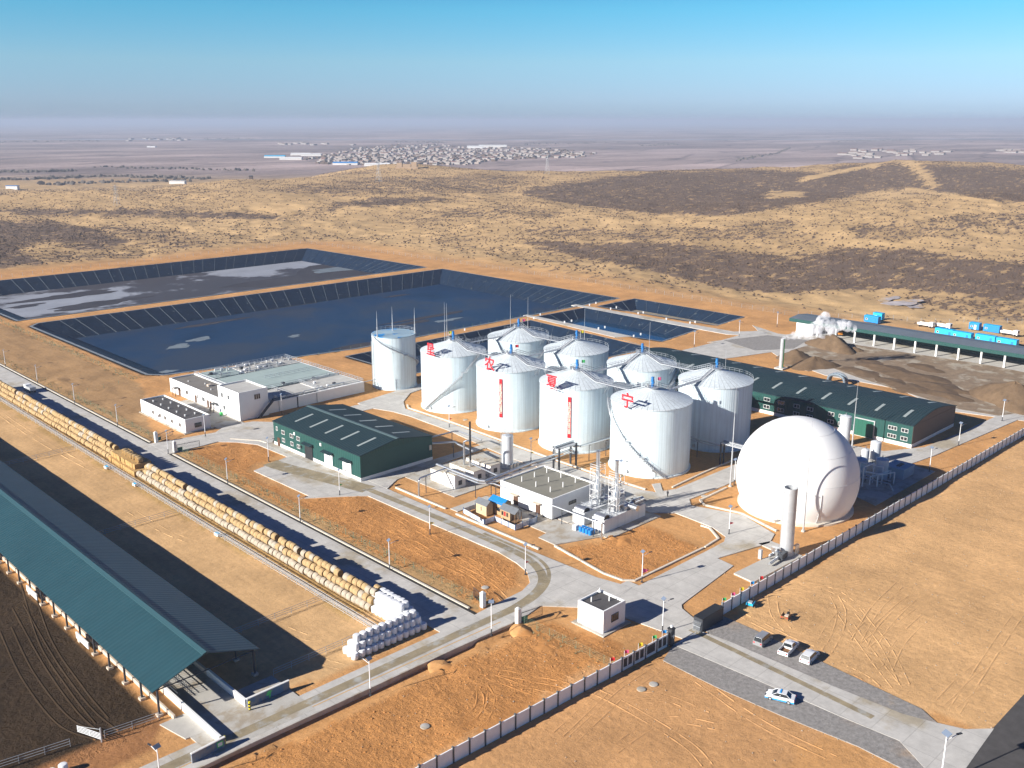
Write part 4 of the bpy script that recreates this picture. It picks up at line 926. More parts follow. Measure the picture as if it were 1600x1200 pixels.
def gable(par, u0, v0, u1, v1, eave, ridge, wm, wx, rm, th=0.18, oh=0.25, plinth=1.0, steps=1, bow=0.0):
    um = (u0+u1)/2
    boxp(par, 'wall', M[wm], u0, v0, plinth, u1, v1, eave-.02)
    boxp(par, 'plinth', M['plinth'], u0-.06, v0-.06, -.1, u1+.06, v1+.06, plinth)
    # profile of the roof across the shed
    P = []
    n = steps
    for i in range(2*n+1):
        q = -1+i/n; x = um+q*(u1-u0+2*oh)/2; z = eave+(ridge-eave)*(1-abs(q))+bow*(1-q*q)*0; P.append((x, z if not bow else eave+(ridge-eave)*(1-abs(q)**bow)))
    for v in (v0, v1):
        mb = MB(); b = len(mb.v); mb.v += [(x, v, z-.03) for x, z in P]; mb.face(list(range(b, b+len(P))) if v == v1 else list(range(b, b+len(P)))[::-1]); mb.build('gable', M[wx], par, world=True)
    r = MB()
    for (x0,z0),(x1,z1) in zip(P[:-1], P[1:]): r.slab((x0,v0-oh,z0+th), (x1,v0-oh,z1+th), (x1,v1+oh,z1+th), (x0,v1+oh,z0+th), th)
    rf = r.build('roof', M[rm], par, world=True)
    def zr(x):
        for (x0,z0),(x1,z1) in zip(P[:-1], P[1:]):
            if x0 <= x <= x1+1e-6: return z0+(z1-z0)*(x-x0)/(x1-x0)+th
        return eave
    return rf, zr
def child_world(mb, name, m, par, root):
    l = root.location; me = MB(); me.v = [(x-l[0],y-l[1],z-l[2]) for x,y,z in mb.v]; me.f = mb.f; me.mi = mb.mi; return me.build(name, m, par)

# ---- near green shed ----
s1 = thing('green_shed', 'dark green metal workshop shed in front of the digester tanks', 'shed', (136.3, 196.0, 0))
S = (136.3,196.0,160.2,238.2)
rf, zr = gable(s1, *S, 6.9, 8.9, 'green_wall', 'green_wall_x', 'green_roof')
for k, v in enumerate((201.5, 209, 216.5, 224, 231.5)):
    for u0, u1 in ((139.5,145.4),(151,156.8)):
        m = MB(); w = .42; m.slab((u0,v-w,zr(u0)+.03),(u1,v-w,zr(u1)+.03),(u1,v+w,zr(u1)+.03),(u0,v+w,zr(u0)+.03),.06); child_world(m, 'skylight', M['skylight'], rf, s1)
m = MB().slab((147.9,195.7,9.1),(148.25,195.7,9.17),(148.25,238.5,9.17),(147.6,238.5,9.1),.07).slab((148.25,195.7,9.17),(148.9,195.7,9.1),(148.9,238.5,9.1),(148.25,238.5,9.17),.07)
child_world(m, 'ridge_cap', mat('ridge_green',(0.10,0.15,0.155),.5), rf, s1)
for v, z, w in ((236.3,4.6,.9),(233.0,4.2,1.7),(228.6,4.2,1.7),(225.2,4.2,1.7),(233.0,1.9,1.5),(228.6,1.9,1.5),(225.2,1.9,1.5)):
    window(s1, '-x', v, z, w, 1.15, 136.3, 2)
boxp(s1, 'door', M['door_brown'], 136.18, 234.9, 0.15, 136.3, 236.3, 2.6)
for k, (v, dk) in enumerate(((220.0, True), (210.4, False), (201.9, False))):
    d = boxp(s1, 'loading_door', M['black_metal' if dk else 'white_paint'], 136.12, v-1.9, 0.12, 136.24, v+1.9, 4.2, label='open dark loading door' if dk else None)
    m = MB().slab((135.0,v-2.3,4.45),(136.25,v-2.3,4.75),(136.25,v+2.3,4.75),(135.0,v+2.3,4.45),.1); child_world(m, 'door_canopy', M['green_roof'], s1, s1)
for v in (227, 214): boxp(s1, 'wall_vent', M['frame'], 136.16, v-.35, 5.4, 136.3, v+.35, 6.2)
boxp(s1, 'fan_housing', M['canopy'], 159.0, 195.7, 3.2, 159.7, 195.94, 4.6)

# ---- long green shed beyond the dome ----
s2 = thing('green_shed', 'very long dark green shed with curved roof behind the back tanks', 'shed', (264.4, 109.0, 0))
S = (264.4,109.0,293.6,216.0)
M['shed_brown'] = mat('shed_brown', (0.11,0.075,0.06), 0.6, extra=ribs('X',1.2,0.02,0.85))
rf, zr = gable(s2, *S, 6.4, 8.6, 'green_wall', 'shed_brown', 'green_roof', steps=6, bow=1.7)
boxp(s2, 'end_wall', M['shed_brown'], 264.42, 108.93, 1.0, 293.58, 109.0, 6.38)
for k in range(12):
    v = 113.5+k*8.6
    for u0, u1 in ((268.2,273.6),(284.5,289.8)):
        m = MB(); w = .45; um = (u0+u1)/2
        for a, b in ((u0,um),(um,u1)): m.slab((a,v-w,zr(a)+.04),(b,v-w,zr(b)+.04),(b,v+w,zr(b)+.04),(a,v+w,zr(a)+.04),.06)
        child_world(m, 'skylight', M['skylight'], rf, s2)
for v, w, n in ((111.3,2.0,2),(114.9,2.6,3),(130.5,2.0,2),(134.0,2.0,2),(141,2,2),(145.5,2,2),(151,2.4,2),(156,2.2,2),(163.5,2,2),(168,2.6,3),(176,2,2),(181,2,2)):
    for z in (1.7, 4.1): window(s2, '-x', v, z, w, 1.15, 264.4, n)
boxp(s2, 'loading_door', mat('door_green', (0.02,0.115,0.08), 0.5, extra=ribs('Y',0.8,0,0.8)), 264.2, 120.4, 0.1, 264.34, 126.2, 5.2)
m = MB().box(264.1,120.1,0.1,264.36,120.4,5.5).box(264.1,126.2,0.1,264.36,126.5,5.5).box(264.1,120.4,5.2,264.36,126.2,5.5); child_world(m, 'door_frame', M['galv'], s2, s2)
boxp(s2, 'loading_door', _mats['door_green'], 264.2, 190, 0.1, 264.34, 195, 5.0)

# ---- white low building, left ----
b1 = thing('white_building', 'small low white building with dark flat roof, nearest the hay road', 'building', (122.6, 265.2, 0))
flat_block(b1, 122.6, 265.2, 130.6, 295.8, 4.3, 'roof_dark')
for v in (268.8, 274.0, 278.5, 282.2, 287.0): window(b1, '-x', v, 1.3, 1.6, 1.3, 122.6, 2, glass='glass')
window(b1, '-y', 126.6, 1.2, 2.2, 1.4, 265.2, 3, m='dark_metal')
for i in range(5):
    for j in range(2): MB().lathe([(.22,0),(.22,.4),(.35,.45),(.02,.6)],(125+j*3.2,270+i*5.4,3.85),8).build('roof_vent', M['frame'], b1, world=True)
boxp(b1, 'footing', M['slab'], 122.0, 264.6, -.1, 131.2, 296.4, .16)
# ---- white main building ----
b2 = thing('white_building', 'white office building with a two-storey tower beside the covered basins', 'building', (140.4, 264.9, 0))
flat_block(b2, 140.4, 278.2, 149.6, 312.6, 4.9, 'roof_felt')
flat_block(b2, 140.35, 264.9, 150.4, 278.15, 9.1, 'roof_white')
for v in (275.6, 271.4): window(b2, '-x', v, 5.6, 1.4, 1.6, 140.35, 2)
window(b2, '-x', 274.6, 1.6, 1.4, 1.6, 140.35, 2); window(b2, '-y', 146.6, 5.9, 2.2, 1.8, 264.9, 3)
boxp(b2, 'door', M['frame'], 140.22, 270.2, .1, 140.35, 271.8, 2.6)
for v, w in ((300.2,1.7),(292.6,.9),(288.6,1.8),(282.0,.8)): window(b2, '-x', v, 1.5, w, 1.5, 140.4, 2)
for v in (305.6, 294.0, 285.6, 282.9+.9): boxp(b2, 'door', M['door_brown'], 140.26, v-.55, .1, 140.4, v+.55, 2.5)
for v in (306.2, 279.8):
    e = MB().box(138.6,v-1.1,2.7,140.38,v+1.1,2.85).box(138.6,v-1.1,.1,138.75,v-.9,2.7).box(138.6,v+.9,.1,138.75,v+1.1,2.7); child_world(e, 'porch', M['black_metal'], b2, b2)
for u, v in ((144,283),(144,290),(146,298),(143.5,305)): MB().lathe([(.2,0),(.2,.35),(.02,.5)],(u,v,4.45),8).build('roof_vent', M['frame'], b2, world=True)
boxp(b2, 'roof_hatch', M['canopy'], 145.2, 294.2, 4.45, 146.4, 295.4, 5.1)
mb = MB(); n = 16
for i in range(n): q = i/n; mb.slab((150.9+4.6*q-4.6,264.0-.5,0.2+4.8*(1-q)),(150.9+4.6*(q+1/n)-4.6,264.0-.5,0.2+4.8*(1-q)),(150.9+4.6*(q+1/n)-4.6,264.6,0.2+4.8*(1-q)),(150.9+4.6*q-4.6,264.6,0.2+4.8*(1-q)),.06)
st = MB().slab((146.2,263.2,0.15),(151.6,263.2,5.0),(151.6,264.6,5.0),(146.2,264.6,0.15),.18); o = child_world(st, 'outside_stair', M['dark_metal'], b2, b2)
r = MB(); r.bars([(146.2,263.2,0.15),(151.6,263.2,5.0)],1.1,1.2,.04); child_world(r, 'stair_rail', M['dark_metal'], o, b2)
boxp(b2, 'landing', M['dark_metal'], 151.6, 263.2, 4.86, 154.4, 265.2, 5.0)
# ---- basins ----
bs = thing('covered_basin', 'long white-walled treatment basin block with pale covers, pipes and railings on top', 'basin', (151.0, 266.0, 0))
BH = 3.6
boxp(bs, 'wall', M['white_wall'], 151.0, 266.0, 0, 188.0, 316.5, BH)
for (a,b,c,d,m,h) in ((153,268,170.6,279.4,'roof_white',.14),(171.2,267.4,187.2,282.4,'roof_white',.2),(153,280.4,186.6,303.5,'cover_green',.32),(153,305,164,315.6,'cover_green',.22),(165,305,187.2,315.6,'roof_white',.15)):
    boxp(bs, 'basin_cover', M[m], a, b, BH+.001, c, d, BH+h)
for (a,b,c,d) in ((152.2,266.6,170,267.6),(153,279.6,186,280.3),(153,303.7,187,304.8)): boxp(bs, 'channel', M['black_metal'], a, b, BH+.002, c, d, BH+.06)
per = [(151.2,266.2),(187.8,266.2),(187.8,316.3),(151.2,316.3)]
for a, b in zip(per, per[1:]+per[:1]): mb = MB(); mb.bars([(*a,BH),(*b,BH)], 1.15, 1.6, .065); mb.build('guard_rail', M['rail'], bs, world=True)
for a, b in (((153,280),(186,280)),((170.8,268),(170.8,280)),((153,304.2),(187,304.2)),((165,292),(186,292)),((160,268),(160,279))): mb = MB(); mb.bars([(*a,BH+.3),(*b,BH+.3)],1.1,1.8,.06); mb.build('inner_rail', M['rail'], bs, world=True)
random.seed(12)
for k in range(44):
    v = random.choice((267.3,280,304.3,308,311,313.5,315)) + random.uniform(-.8,.8); u = random.uniform(153,186); L = random.uniform(2,8); z = BH+random.uniform(.4,.9); r = random.uniform(.09,.2)
    mb = MB(); mb.path([(u,v,BH),(u,v,z),(min(u+L,187),v,z),(min(u+L,187),v,BH)], r, 6); mb.build('pipe', M[random.choice(('galv','steel','frame'))], bs, world=True, smooth=True)
for k in range(22):
    u = random.uniform(153,186); v = random.choice((269,275,281,303,307,310,313)); MB().box(u,v,BH,u+random.uniform(.5,1.3),v+random.uniform(.5,1.1),BH+random.uniform(.5,1.1)).build('equipment_box', M[random.choice(('galv','white_paint','dark_metal'))], bs, world=True)
for k in range(6):
    u = 156+k*5.6; v = (306,312)[k%2]; MB().lathe([(.35,0),(.35,1.6),(.0,1.8)],(u,v,BH),10).build('vent_stack', M['steel'], bs, world=True, smooth=True)
for u in (154.6, 161.4, 168.8): boxp(bs, 'downpipe', M['dark_metal' if u == 161.4 else 'galv'], u, 265.86, 0, u+.35, 265.99, BH-.1)
# pipe from the basin to the slim tank
t = thing('pipe_bridge', 'thin grey pipe from the basin block to the slim tank', 'pipe', (188.1, 267, 0)); MB().path([(188.1,267,3.2),(193.6,266.4,3.4)],.14,8).build('pipe', M['steel'], t, world=True)

# ---- engine hall ----
b3 = thing('engine_hall', 'white flat-roofed hall with two brown doors beside the twin exhaust stacks', 'building', (153.6, 144.6, 0))
HU0,HV0,HU1,HV1 = 153.4,144.4,168.6,161.8
flat_block(b3, HU0, HV0, HU1, HV1, 5.3, 'roof_olive', par_h=.3)
for v in (156.4, 148.9):
    boxp(b3, 'door', M['door_brown'], HU0-.12, v-.75, .5, HU0-.002, v+.75, 2.9); boxp(b3, 'door_canopy', M['canopy'], HU0-1.1, v-1.2, 3.15, HU0-.002, v+1.2, 3.28)
    boxp(b3, 'entrance_step', M['slab'], HU0-1.6, v-1.6, .1, HU0-.13, v+1.6, .42)
window(b3, '-y', 160.4, 2.2, 2.6, .9, HV0, 2, m='dark_metal')
for i in range(3):
    for j in range(3): MB().tube((157+i*4.4,148.4+j*4.8,4.95),(157+i*4.4,148.4+j*4.8,6.3),.13,8).build('roof_vent', M['frame'], b3, world=True)
boxp(b3, 'plinth', M['dark_metal'], HU0-.03, HV0-.03, -.1, HU1+.03, HV1+.03, .28)
# ---- guard house ----
b4 = thing('guard_house', 'white cube-shaped guard house with a dark flat roof beside the main gate', 'building', (122.2, 102.0, 0))
flat_block(b4, 122.2, 102.0, 128.4, 108.2, 4.6, 'roof_dark', par_h=.35, pw=.3)
window(b4, '-y', 125.4, 1.6, 2.0, 1.5, 102.0, 3, m='dark_metal')
MB().tube((121.98,105.0,.3),(121.98,105.0,2.9),.06,6).build('downpipe', M['galv'], b4, world=True)
for u, v in ((124,106.5),(126.6,104.4)): MB().tube((u,v,4.2),(u,v,5.2),.13,8).build('roof_vent', M['frame'], b4, world=True)
MB().lathe([(.4,0),(.4,.1),(.1,.5),(.0,.9)],(127.6,107.6,4.6),10).build('antenna', M['frame'], b4, world=True)
boxp(b4, 'footing', M['slab'], 121.4, 101.2, -.1, 129.2, 109.0, .2)

# ---- long cattle barn, lower left ----
bn = thing('cattle_barn', 'long open cattle barn with a blue-green metal roof', 'barn', (53.0, 133.3, 0))
BE, BR = 5.0, 8.1; BV1 = 420
mb = MB().slab((52.4,133.3,BE),(61.6,133.3,BR),(61.6,BV1,BR),(52.4,BV1,BE),.14); mb.build('roof', M['barn_roof'], bn, world=True)
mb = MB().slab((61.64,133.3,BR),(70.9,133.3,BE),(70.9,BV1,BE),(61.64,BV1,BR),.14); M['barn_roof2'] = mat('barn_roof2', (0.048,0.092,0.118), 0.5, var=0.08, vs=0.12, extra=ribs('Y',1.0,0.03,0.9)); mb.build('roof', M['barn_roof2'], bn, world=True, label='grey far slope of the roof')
MB().slab((60.9,133.2,BR-.05),(61.62,133.2,BR+.2),(61.62,BV1,BR+.2),(60.9,BV1,BR-.05),.08).slab((61.62,133.2,BR+.2),(62.3,133.2,BR-.05),(62.3,BV1,BR-.05),(61.62,BV1,BR+.2),.08).build('ridge_cap', mat('ridge_teal',(0.035,0.09,0.108),.5), bn, world=True)
k = 0; v = 134.2
while v < 300:
    for u in (53.5, 70.2):
        if u > 60 and v > 180: continue
        MB().box(u-.14,v-.14,.0,u+.14,v+.14,BE-.1).build('post', M['dark_metal'], bn, world=True); MB().box(u-.45,v-.45,-.1,u+.45,v+.45,.35).build('post_footing', M['canopy'], bn, world=True)
    v += 6.3; k += 1
for v in (134.0,): 
    mb = MB().tube((53.5,v,BE-.25),(61.6,v,BR-.35),.12,4).tube((61.6,v,BR-.35),(70.2,v,BE-.25),.12,4).tube((53.5,v,BE-.4),(70.2,v,BE-.4),.12,4); mb.build('end_truss', M['dark_metal'], bn, world=True)
for a in range(0, 13):
    v0 = 136+a*12.6; 
    if a % 2 == 0 and a > 0: boxp(bn, 'side_panel', M['frame'], 53.1, v0, .35, 53.32, v0+5.6, 1.6)
boxp(bn, 'low_wall', M['canopy'], 54.6, 131.6, -.1, 54.9, 300, .7)
# feed kerb walls and stalls
for (a,b,c,d,h) in ((56.7,121.0,57.1,139.5,1.25),(64.2,126.8,64.6,139.5,1.35),(64.2,139.5,64.6,220,1.0),(56.7,139.5,57.1,220,.8)): boxp(bn, 'feed_wall', M['white_wall'] if h > 1.1 else M['canopy'], a, b, -.1, c, d, h)
for u in (57.5, 59.6):
    mb = MB(); mb.tube((u,136,1.3),(u,180,1.3),.06,4).tube((u,136,.7),(u,180,.7),.05,4)
    for i in range(74): mb.tube((u,136+i*.6,.1),(u+.35,136+i*.6,1.3),.045,4)
    mb.build('feed_barrier', M['dark_metal'], bn, world=True)
# entrance walls in front of the barn
for (a, b, l, gm) in (((51.6,119.6),(57.0,119.9),'dark painted entrance wall with a small green sign, left of the barn lane',0), ((64.4,126.4),(72.0,126.4),'dark painted entrance wall with a green emblem, right of the barn lane',1)):
    t = thing('entrance_wall', l, 'wall', (*a, 0)); dx, dy = b[0]-a[0], b[1]-a[1]; L = math.hypot(dx,dy); rz = math.atan2(dy,dx)
    M['mural'] = mat('mural', (0.20,0.21,0.24), 0.7, var=.15, vs=.6, col2=(0.10,0.17,0.28), c2s=.4, c2t=(.5,.56))
    MB().obox(((a[0]+b[0])/2,(a[1]+b[1])/2,.75),(L,.3,1.7),rz).build('wall', M['mural'], t, world=True)
    MB().obox(((a[0]+b[0])/2,(a[1]+b[1])/2,1.66),(L+.1,.42,.12),rz).build('coping', M['plinth'], t, world=True)
    x = a[0]+dx*(.84 if not gm else .5); y = a[1]+dy*(.84 if not gm else .5)-.17
    mb = MB()
    if gm:
        pts = [(-.5,.75),(-.3,1.35),(.1,1.5),(.6,1.3),(.35,1.15),(.3,.8),(.2,.2),(.0,.2),(-.05,.75)]
        b_ = len(mb.v); mb.v += [(x+p[0],y-.01,p[1]) for p in pts]+[(x+p[0],y-.05,p[1]) for p in pts]; n = len(pts); mb.face([b_+n+i for i in range(n)]); mb.face([b_+i for i in range(n)][::-1])
        for i in range(n): mb.face((b_+i,b_+(i+1)%n,b_+n+(i+1)%n,b_+n+i))
    else: mb.box(x-.5,y-.06,.5,x+.5,y-.01,1.4); 
    mb.build('emblem' if gm else 'sign_plate', M['green_flag'], t, world=True)
    if not gm: MB().box(x-.36,y-.08,.66,x+.36,y-.062,1.24).build('sign_face', M['plinth'], t, world=True)
for (u,v,l) in ((57.1,120.6,'black and yellow striped bollard post at the left wall end'),(64.3,126.0,'black and yellow striped bollard post at the right wall end')):
    t = thing('warning_bollard', l, 'bollard', (u, v-.5, 0)); 
    for i in range(6): MB().lathe([(.17,i*.27),(.17,(i+1)*.27)]+([(.0,(i+1)*.27)] if i == 5 else []),n=10).build('band', M['yellow' if i % 2 else 'black_metal'], t)

# ---- compost hall (open sided) ----
oh_ = thing('open_shed', 'long open-fronted shed with white columns at the back of the compost yard', 'shed', (388, 120, 0))
mb = MB().slab((380,40,6.3),(387,40,7.0),(387,216,7.0),(380,216,6.3),.2).slab((387.02,40,7.0),(395,40,6.2),(395,216,6.2),(387.02,216,7.0),.2); M['open_roof'] = mat('open_roof', (0.13,0.155,0.18), 0.5, var=.08, vs=.1, extra=ribs('Y',1,0.03,.88)); mb.build('roof', M['open_roof'], oh_, world=True)
boxp(oh_, 'fascia', M['green_wall'], 379.8, 40, 4.9, 379.98, 216, 6.3); boxp(oh_, 'back_wall', M['green_wall'], 394.4, 40, 0, 394.6, 216, 5.95)
v = 202.5; 
while v > 44:
    boxp(oh_, 'column', M['plinth'], 380.1, v-.32, 0, 380.8, v+.32, 5.6); v -= 8.55
boxp(oh_, 'end_cabin', M['white_wall'], 380, 204.6, 0, 389, 212.4, 5.2)
# ---------------- container units, silo, chimneys ----------------
def container(u0,v0,u1,v1,h,label,m='plinth',roof='canopy2',group=None,name='plant_container',cat='container',doors=2,face='-x'):
    t = thing(name, label, cat, (u0, v0, 0.12), 0, group)
    boxp(t, 'body', M[m], u0, v0, .12, u1, v1, h); boxp(t, 'roof', M[roof], u0-.05, v0-.05, h, u1+.05, v1+.05, h+.12)
    for i in range(doors):
        a = v0+(v1-v0)*(i+.5)/doors; boxp(t, 'door', M['plinth'] if m != 'plinth' else M['frame'], u0-.06, a-.55, .3, u0-.002, a+.55, 2.4)
    boxp(t, 'louvre', M['dark_metal'], (u0+u1)/2-.6, v0-.05, .9, (u0+u1)/2+.6, v0-.002, 2.1); return t
M['canopy2'] = mat('canopy2', (0.50,0.46,0.38), 0.7, var=.12, vs=.8, col2=(0.40,0.30,0.20), c2s=.5, c2t=(.55,.62))
container(149.9,174.8,153.5,179.0,3.7,'pale plant container nearest the road, right one of the front pair',doors=1)
container(150.0,179.2,153.4,184.4,3.2,'long pale plant container, left one of the front pair',doors=2)
container(156.3,174.8,160.4,179.4,3.1,'pale plant container carrying the black chimney',doors=1)
container(156.5,179.6,160.6,184.4,3.0,'pale plant container with a stained tan roof, beside the black chimney',doors=1)
container(162.6,175.2,166.0,178.6,3.0,'pale plant container next to the silver silo, first of the back three',doors=1)
container(162.6,178.8,166.0,181.2,2.9,'pale plant container in the middle of the back three',doors=1)
container(162.6,181.4,166.0,184.8,2.9,'pale plant container farthest from the silver silo, in the back three',doors=1)
t = thing('steel_silo', 'slender silver-white silo tank with a railed top, behind the containers', 'silo', (171.0,177.6,0.12))
MB().lathe([(1.55,0),(1.55,8.9),(1.4,9.0),(.02,9.2)], n=28).build('shell', M['tank_small'] if 'tank_small' in M else mat('tank_small',(0.62,0.66,0.70),0.35,0.2), t, smooth=True)
mb = MB(); mb.bars([(1.5*math.cos(a),1.5*math.sin(a),9.0) for a in [i*math.pi/5 for i in range(11)]],1.1,2,.04); mb.build('top_rail', M['rail'], t)
mb = MB().tube((-1.5,.9,0),(-1.5,.9,9.8),.05,4).tube((-1.2,1.3,0),(-1.2,1.3,9.8),.05,4)
for i in range(20): mb.tube((-1.5,.9,.4+i*.45),(-1.2,1.3,.4+i*.45),.03,4)
mb.build('ladder', M['rail'], t)
for i in range(3): MB().lathe([(.02,0),(.5,0),(.5,1.5),(.3,1.7),(.02,1.7)],(-1.0+1.2*i,-2.4,0),12).build('filter_vessel', M['steel'], t, smooth=True)
t = thing('black_chimney', 'tall thin black chimney on a pale container roof', 'chimney', (158.4,178.4,3.2)); MB().tube((0,0,0),(0,0,12.2),.26,12).build('pipe', M['black_metal'], t, smooth=True); MB().tube((0,0,0),(0,0,1.8),.34,12).build('base_sleeve', M['steel'], t, smooth=True)
t = thing('steel_chimney', 'shorter silver chimney pipe with a bent top on a pale container', 'chimney', (158.2,180.6,3.1)); MB().path([(0,0,0),(0,0,6.3),(.5,-.5,6.7),(1.4,-1.4,6.7)],.26,12).build('pipe', M['steel'], t, smooth=True)
# ---------------- twin engine containers with exhaust towers ----------------
for k, (v0, l) in enumerate(((130.9,'silver engine container nearest the bare sand plot, with a long grey side'), (136.9,'silver engine container between the hall and its twin'))):
    u0, u1, v1 = 156.2, 171.0, v0+3.6
    t = thing('engine_container', l, 'engine unit', (u0, v0, .14), 0, 'twin engine containers')
    M['cont_white'] = mat('cont_white', (0.66,0.68,0.69), 0.45, var=.05, vs=.6, extra=ribs('X',.4,0,.9))
    boxp(t, 'body', M['cont_white'], u0, v0, .14, u1, v1, 3.2)
    r = MB().lathe([(1.05,-1.5),(1.05,1.5)],n=20,a0=0,a1=math.pi); r.v = [(u0+1.2+y*0.0+x*1.0, v0+1.8+z_, 3.2+y*.9) for x,y,z_ in r.v]; r.build('air_duct', M['steel'], t, world=True, smooth=True)
    mb = MB()
    for s in (-1.5,1.5):
        b = len(mb.v); n = 12; mb.v += [(u0+1.2+1.05*math.cos(math.pi*i/n), v0+1.8+s, 3.2+.95*math.sin(math.pi*i/n)) for i in range(n+1)]; mb.face(range(b,b+n+1))
    mb.m = 0; mb.build('duct_end', M['black_metal'], t, world=True)
    for i in range(4): boxp(t, 'door_panel', M['frame'], u0-.05, v0+.15+i*.85, .3, u0-.002, v0+.9+i*.85, 2.9)
    per = [(u0+2.6,v0+.1),(u1-.1,v0+.1),(u1-.1,v1-.1),(u0+2.6,v1-.1)]
    mb = MB(); mb.bars([(*p,3.2) for p in per+per[:1]],1.1,1.6,.045); mb.build('roof_rail', M['rail'], t, world=True)
    random.seed(60+k)
    for i in range(3): MB().lathe([(.02,0),(.7,0),(.7,3.4),(.02,3.4)],(0,0,0),14).build('silencer', M['steel'], t, smooth=True).matrix_local = __import__('mathutils').Matrix.Translation((8.6+i*1.0-1+i*.9,1.0+.5*(i%2),3.9-.14+.1*i)) @ __import__('mathutils').Matrix.Rotation(R(90),4,'X' if i%2 else 'Y')
    for i in range(7):
        a, b = random.uniform(u0+3,u1-3), random.uniform(v0+.5,v1-.7); z = random.uniform(3.6,5.0); L = random.uniform(1.5,3.5)
        MB().path([(a,b,3.2),(a,b,z),(min(a+L,u1),b,z),(min(a+L,u1),b,3.2)],random.uniform(.12,.24),8).build('pipe', M[random.choice(('steel','galv'))], t, world=True, smooth=True)
    for i in range(4): boxp(t, 'cooler', M[('dark_metal','galv')[i%2]], u1-3.4+i*.8, v0+.6, 3.25, u1-2.8+i*.8, v1-.6, 4.1)
    boxp(t, 'gangway', M['galv'], u0+2.5, v1+.05, 3.0, u1-1, v1+.85, 3.12)
    # exhaust tower
    e = thing('exhaust_tower', ('lower' if k == 0 else 'taller')+(' silver exhaust stack in a lattice ladder tower, right of the two' if k == 0 else ' silver exhaust stack in a lattice ladder tower, left of the two'), 'chimney', (162.8 if k == 0 else 163.4, v0+(2.2 if k == 0 else 2.4), 3.2), 0, 'lattice exhaust towers')
    H = 12.0+.6*k; MB().lathe([(.95,0),(.95,4.6),(.5,5.4),(.42,H),(.5,H+.02),(.5,H+.15),(.02,H+.2)],n=20).build('exhaust_pipe', M['steel'], e, smooth=True)
    w = 1.25; mb = MB(); hh = 8.6
    for (x,y) in ((-w,-w),(w,-w),(w,w),(-w,w)): mb.tube((x,y,0),(x,y,hh),.075,4)
    lv = [0,1.7,3.4,5.1,6.8,8.5]
    for z in lv[1:]:
        for a, b in (((-w,-w),(w,-w)),((w,-w),(w,w)),((w,w),(-w,w)),((-w,w),(-w,-w))): mb.tube((*a,z),(*b,z),.06,4)
    for i in range(5):
        for a, b in (((-w,-w),(w,-w)),((w,-w),(w,w)),((-w,w),(-w,-w))): mb.tube((*(a if i%2 else b),lv[i]),(*(b if i%2 else a),lv[i+1]),.04,4)
    mb.build('lattice_frame', M['frame'], e)
    for z in (3.4,6.8): MB().prism([(-w,-w),(w,-w),(w,-.98),(-w,-.98)],z-.05,z+.03).prism([(-w,-.98),(-.98,-.98),(-.98,.98),(-w,.98)],z-.05,z+.03).build('platform', M['galv'], e)
    mb = MB(); mb.bars([(-w,-w,hh-.1),(w,-w,hh-.1),(w,w,hh-.1),(-w,w,hh-.1),(-w,-w,hh-.1)],1.1,2,.045); mb.build('top_rail', M['frame'], e)
    mb = MB().tube((-w-.1,-.25,0),(-w-.1,-.25,hh),.04,4).tube((-w-.1,.25,0),(-w-.1,.25,hh),.04,4)
    for i in range(22): mb.tube((-w-.1,-.25,.3+i*.38),(-w-.1,.25,.3+i*.38),.03,4)
    mb.build('ladder', M['frame'], e)
# blue drums and a white tote beside the engine containers
def drum(loc, m, label, r=.42, h=1.1):
    t = thing('drum', label, 'drum', loc, 0, 'blue drums by the engine containers' if m == 'blue_mid' else None)
    MB().lathe([(.02,0),(r,0),(r,h*.3),(r+.03,h*.33),(r,h*.36),(r,h*.66),(r+.03,h*.69),(r,h*.72),(r,h),(.02,h)],n=16).build('body', M[m], t, smooth=True); MB().lathe([(.08,h),(.08,h+.05),(.0,h+.06)],(r*.5,0,0),8).build('cap', M['frame'], t); return t
for i in range(8): drum((153.4+(i//4)*.98, 132.6+(i%4)*.95, .14), 'blue_mid', 'blue plastic drum in the cluster before the engine containers')
t = thing('tote_container', 'white square tote tank left of the blue drums', 'tank', (153.3,136.9,.14)); MB().box(-.55,-.55,0,.55,.55,1.15).build('tank_body', M['white_paint'], t); MB().bars([(-.58,-.58,.05),(.58,-.58,.05),(.58,.58,.05),(-.58,.58,.05),(-.58,-.58,.05)],1.1,.4,.03).build('cage', M['galv'], t)
# ---------------- pipes on posts ----------------
def pipeline(name, label, runs, posts, group=None):
    t = thing(name, label, 'pipe', (posts[0][0], posts[0][1], 0), 0, group)
    for pts, r in runs: MB().path(pts, r, 10).build('pipe', M['steel'], t, world=True, smooth=True)
    for (u, v, z) in posts:
        if z < 6: MB().tube((u,v,-.1),(u,v,z),.1,6).tube((u-.1,v-.7,z-.06),(u+.1,v+.7,z-.06),.08,4).build('post', M['dark_metal'], t, world=True)
    return t
pipeline('overhead_pipe', 'pair of silver pipes on posts running from the containers to the tanks',
 [([(150.9,183,4.5),(150.8,166.6,4.5),(151.6,165.3,4.5),(170.1,166.8,4.5),(184.6,166.8,4.5)],.34), ([(151.2,164.6,4.1),(184.6,166.0,4.2)],.2), ([(157.5,177,4.6),(157.0,166.9,4.2)],.2)],
 [(154.2,166.0,4.1),(159,166.2,4.1),(164.5,166.3,4.1),(171.2,166.4,4.1),(177,166.5,4.1)])
t = thing('pipe_portal', 'dark portal frame lifting the silver pipes over the back road', 'pipe', (186,166.4,0))
for u in (178.2,184.9): 
    for s in (-1,1): MB().box(u-.2,166.4+s-.2,-.1,u+.2,166.4+s+.2,6.6).build('portal_leg', M['dark_metal'], t, world=True)
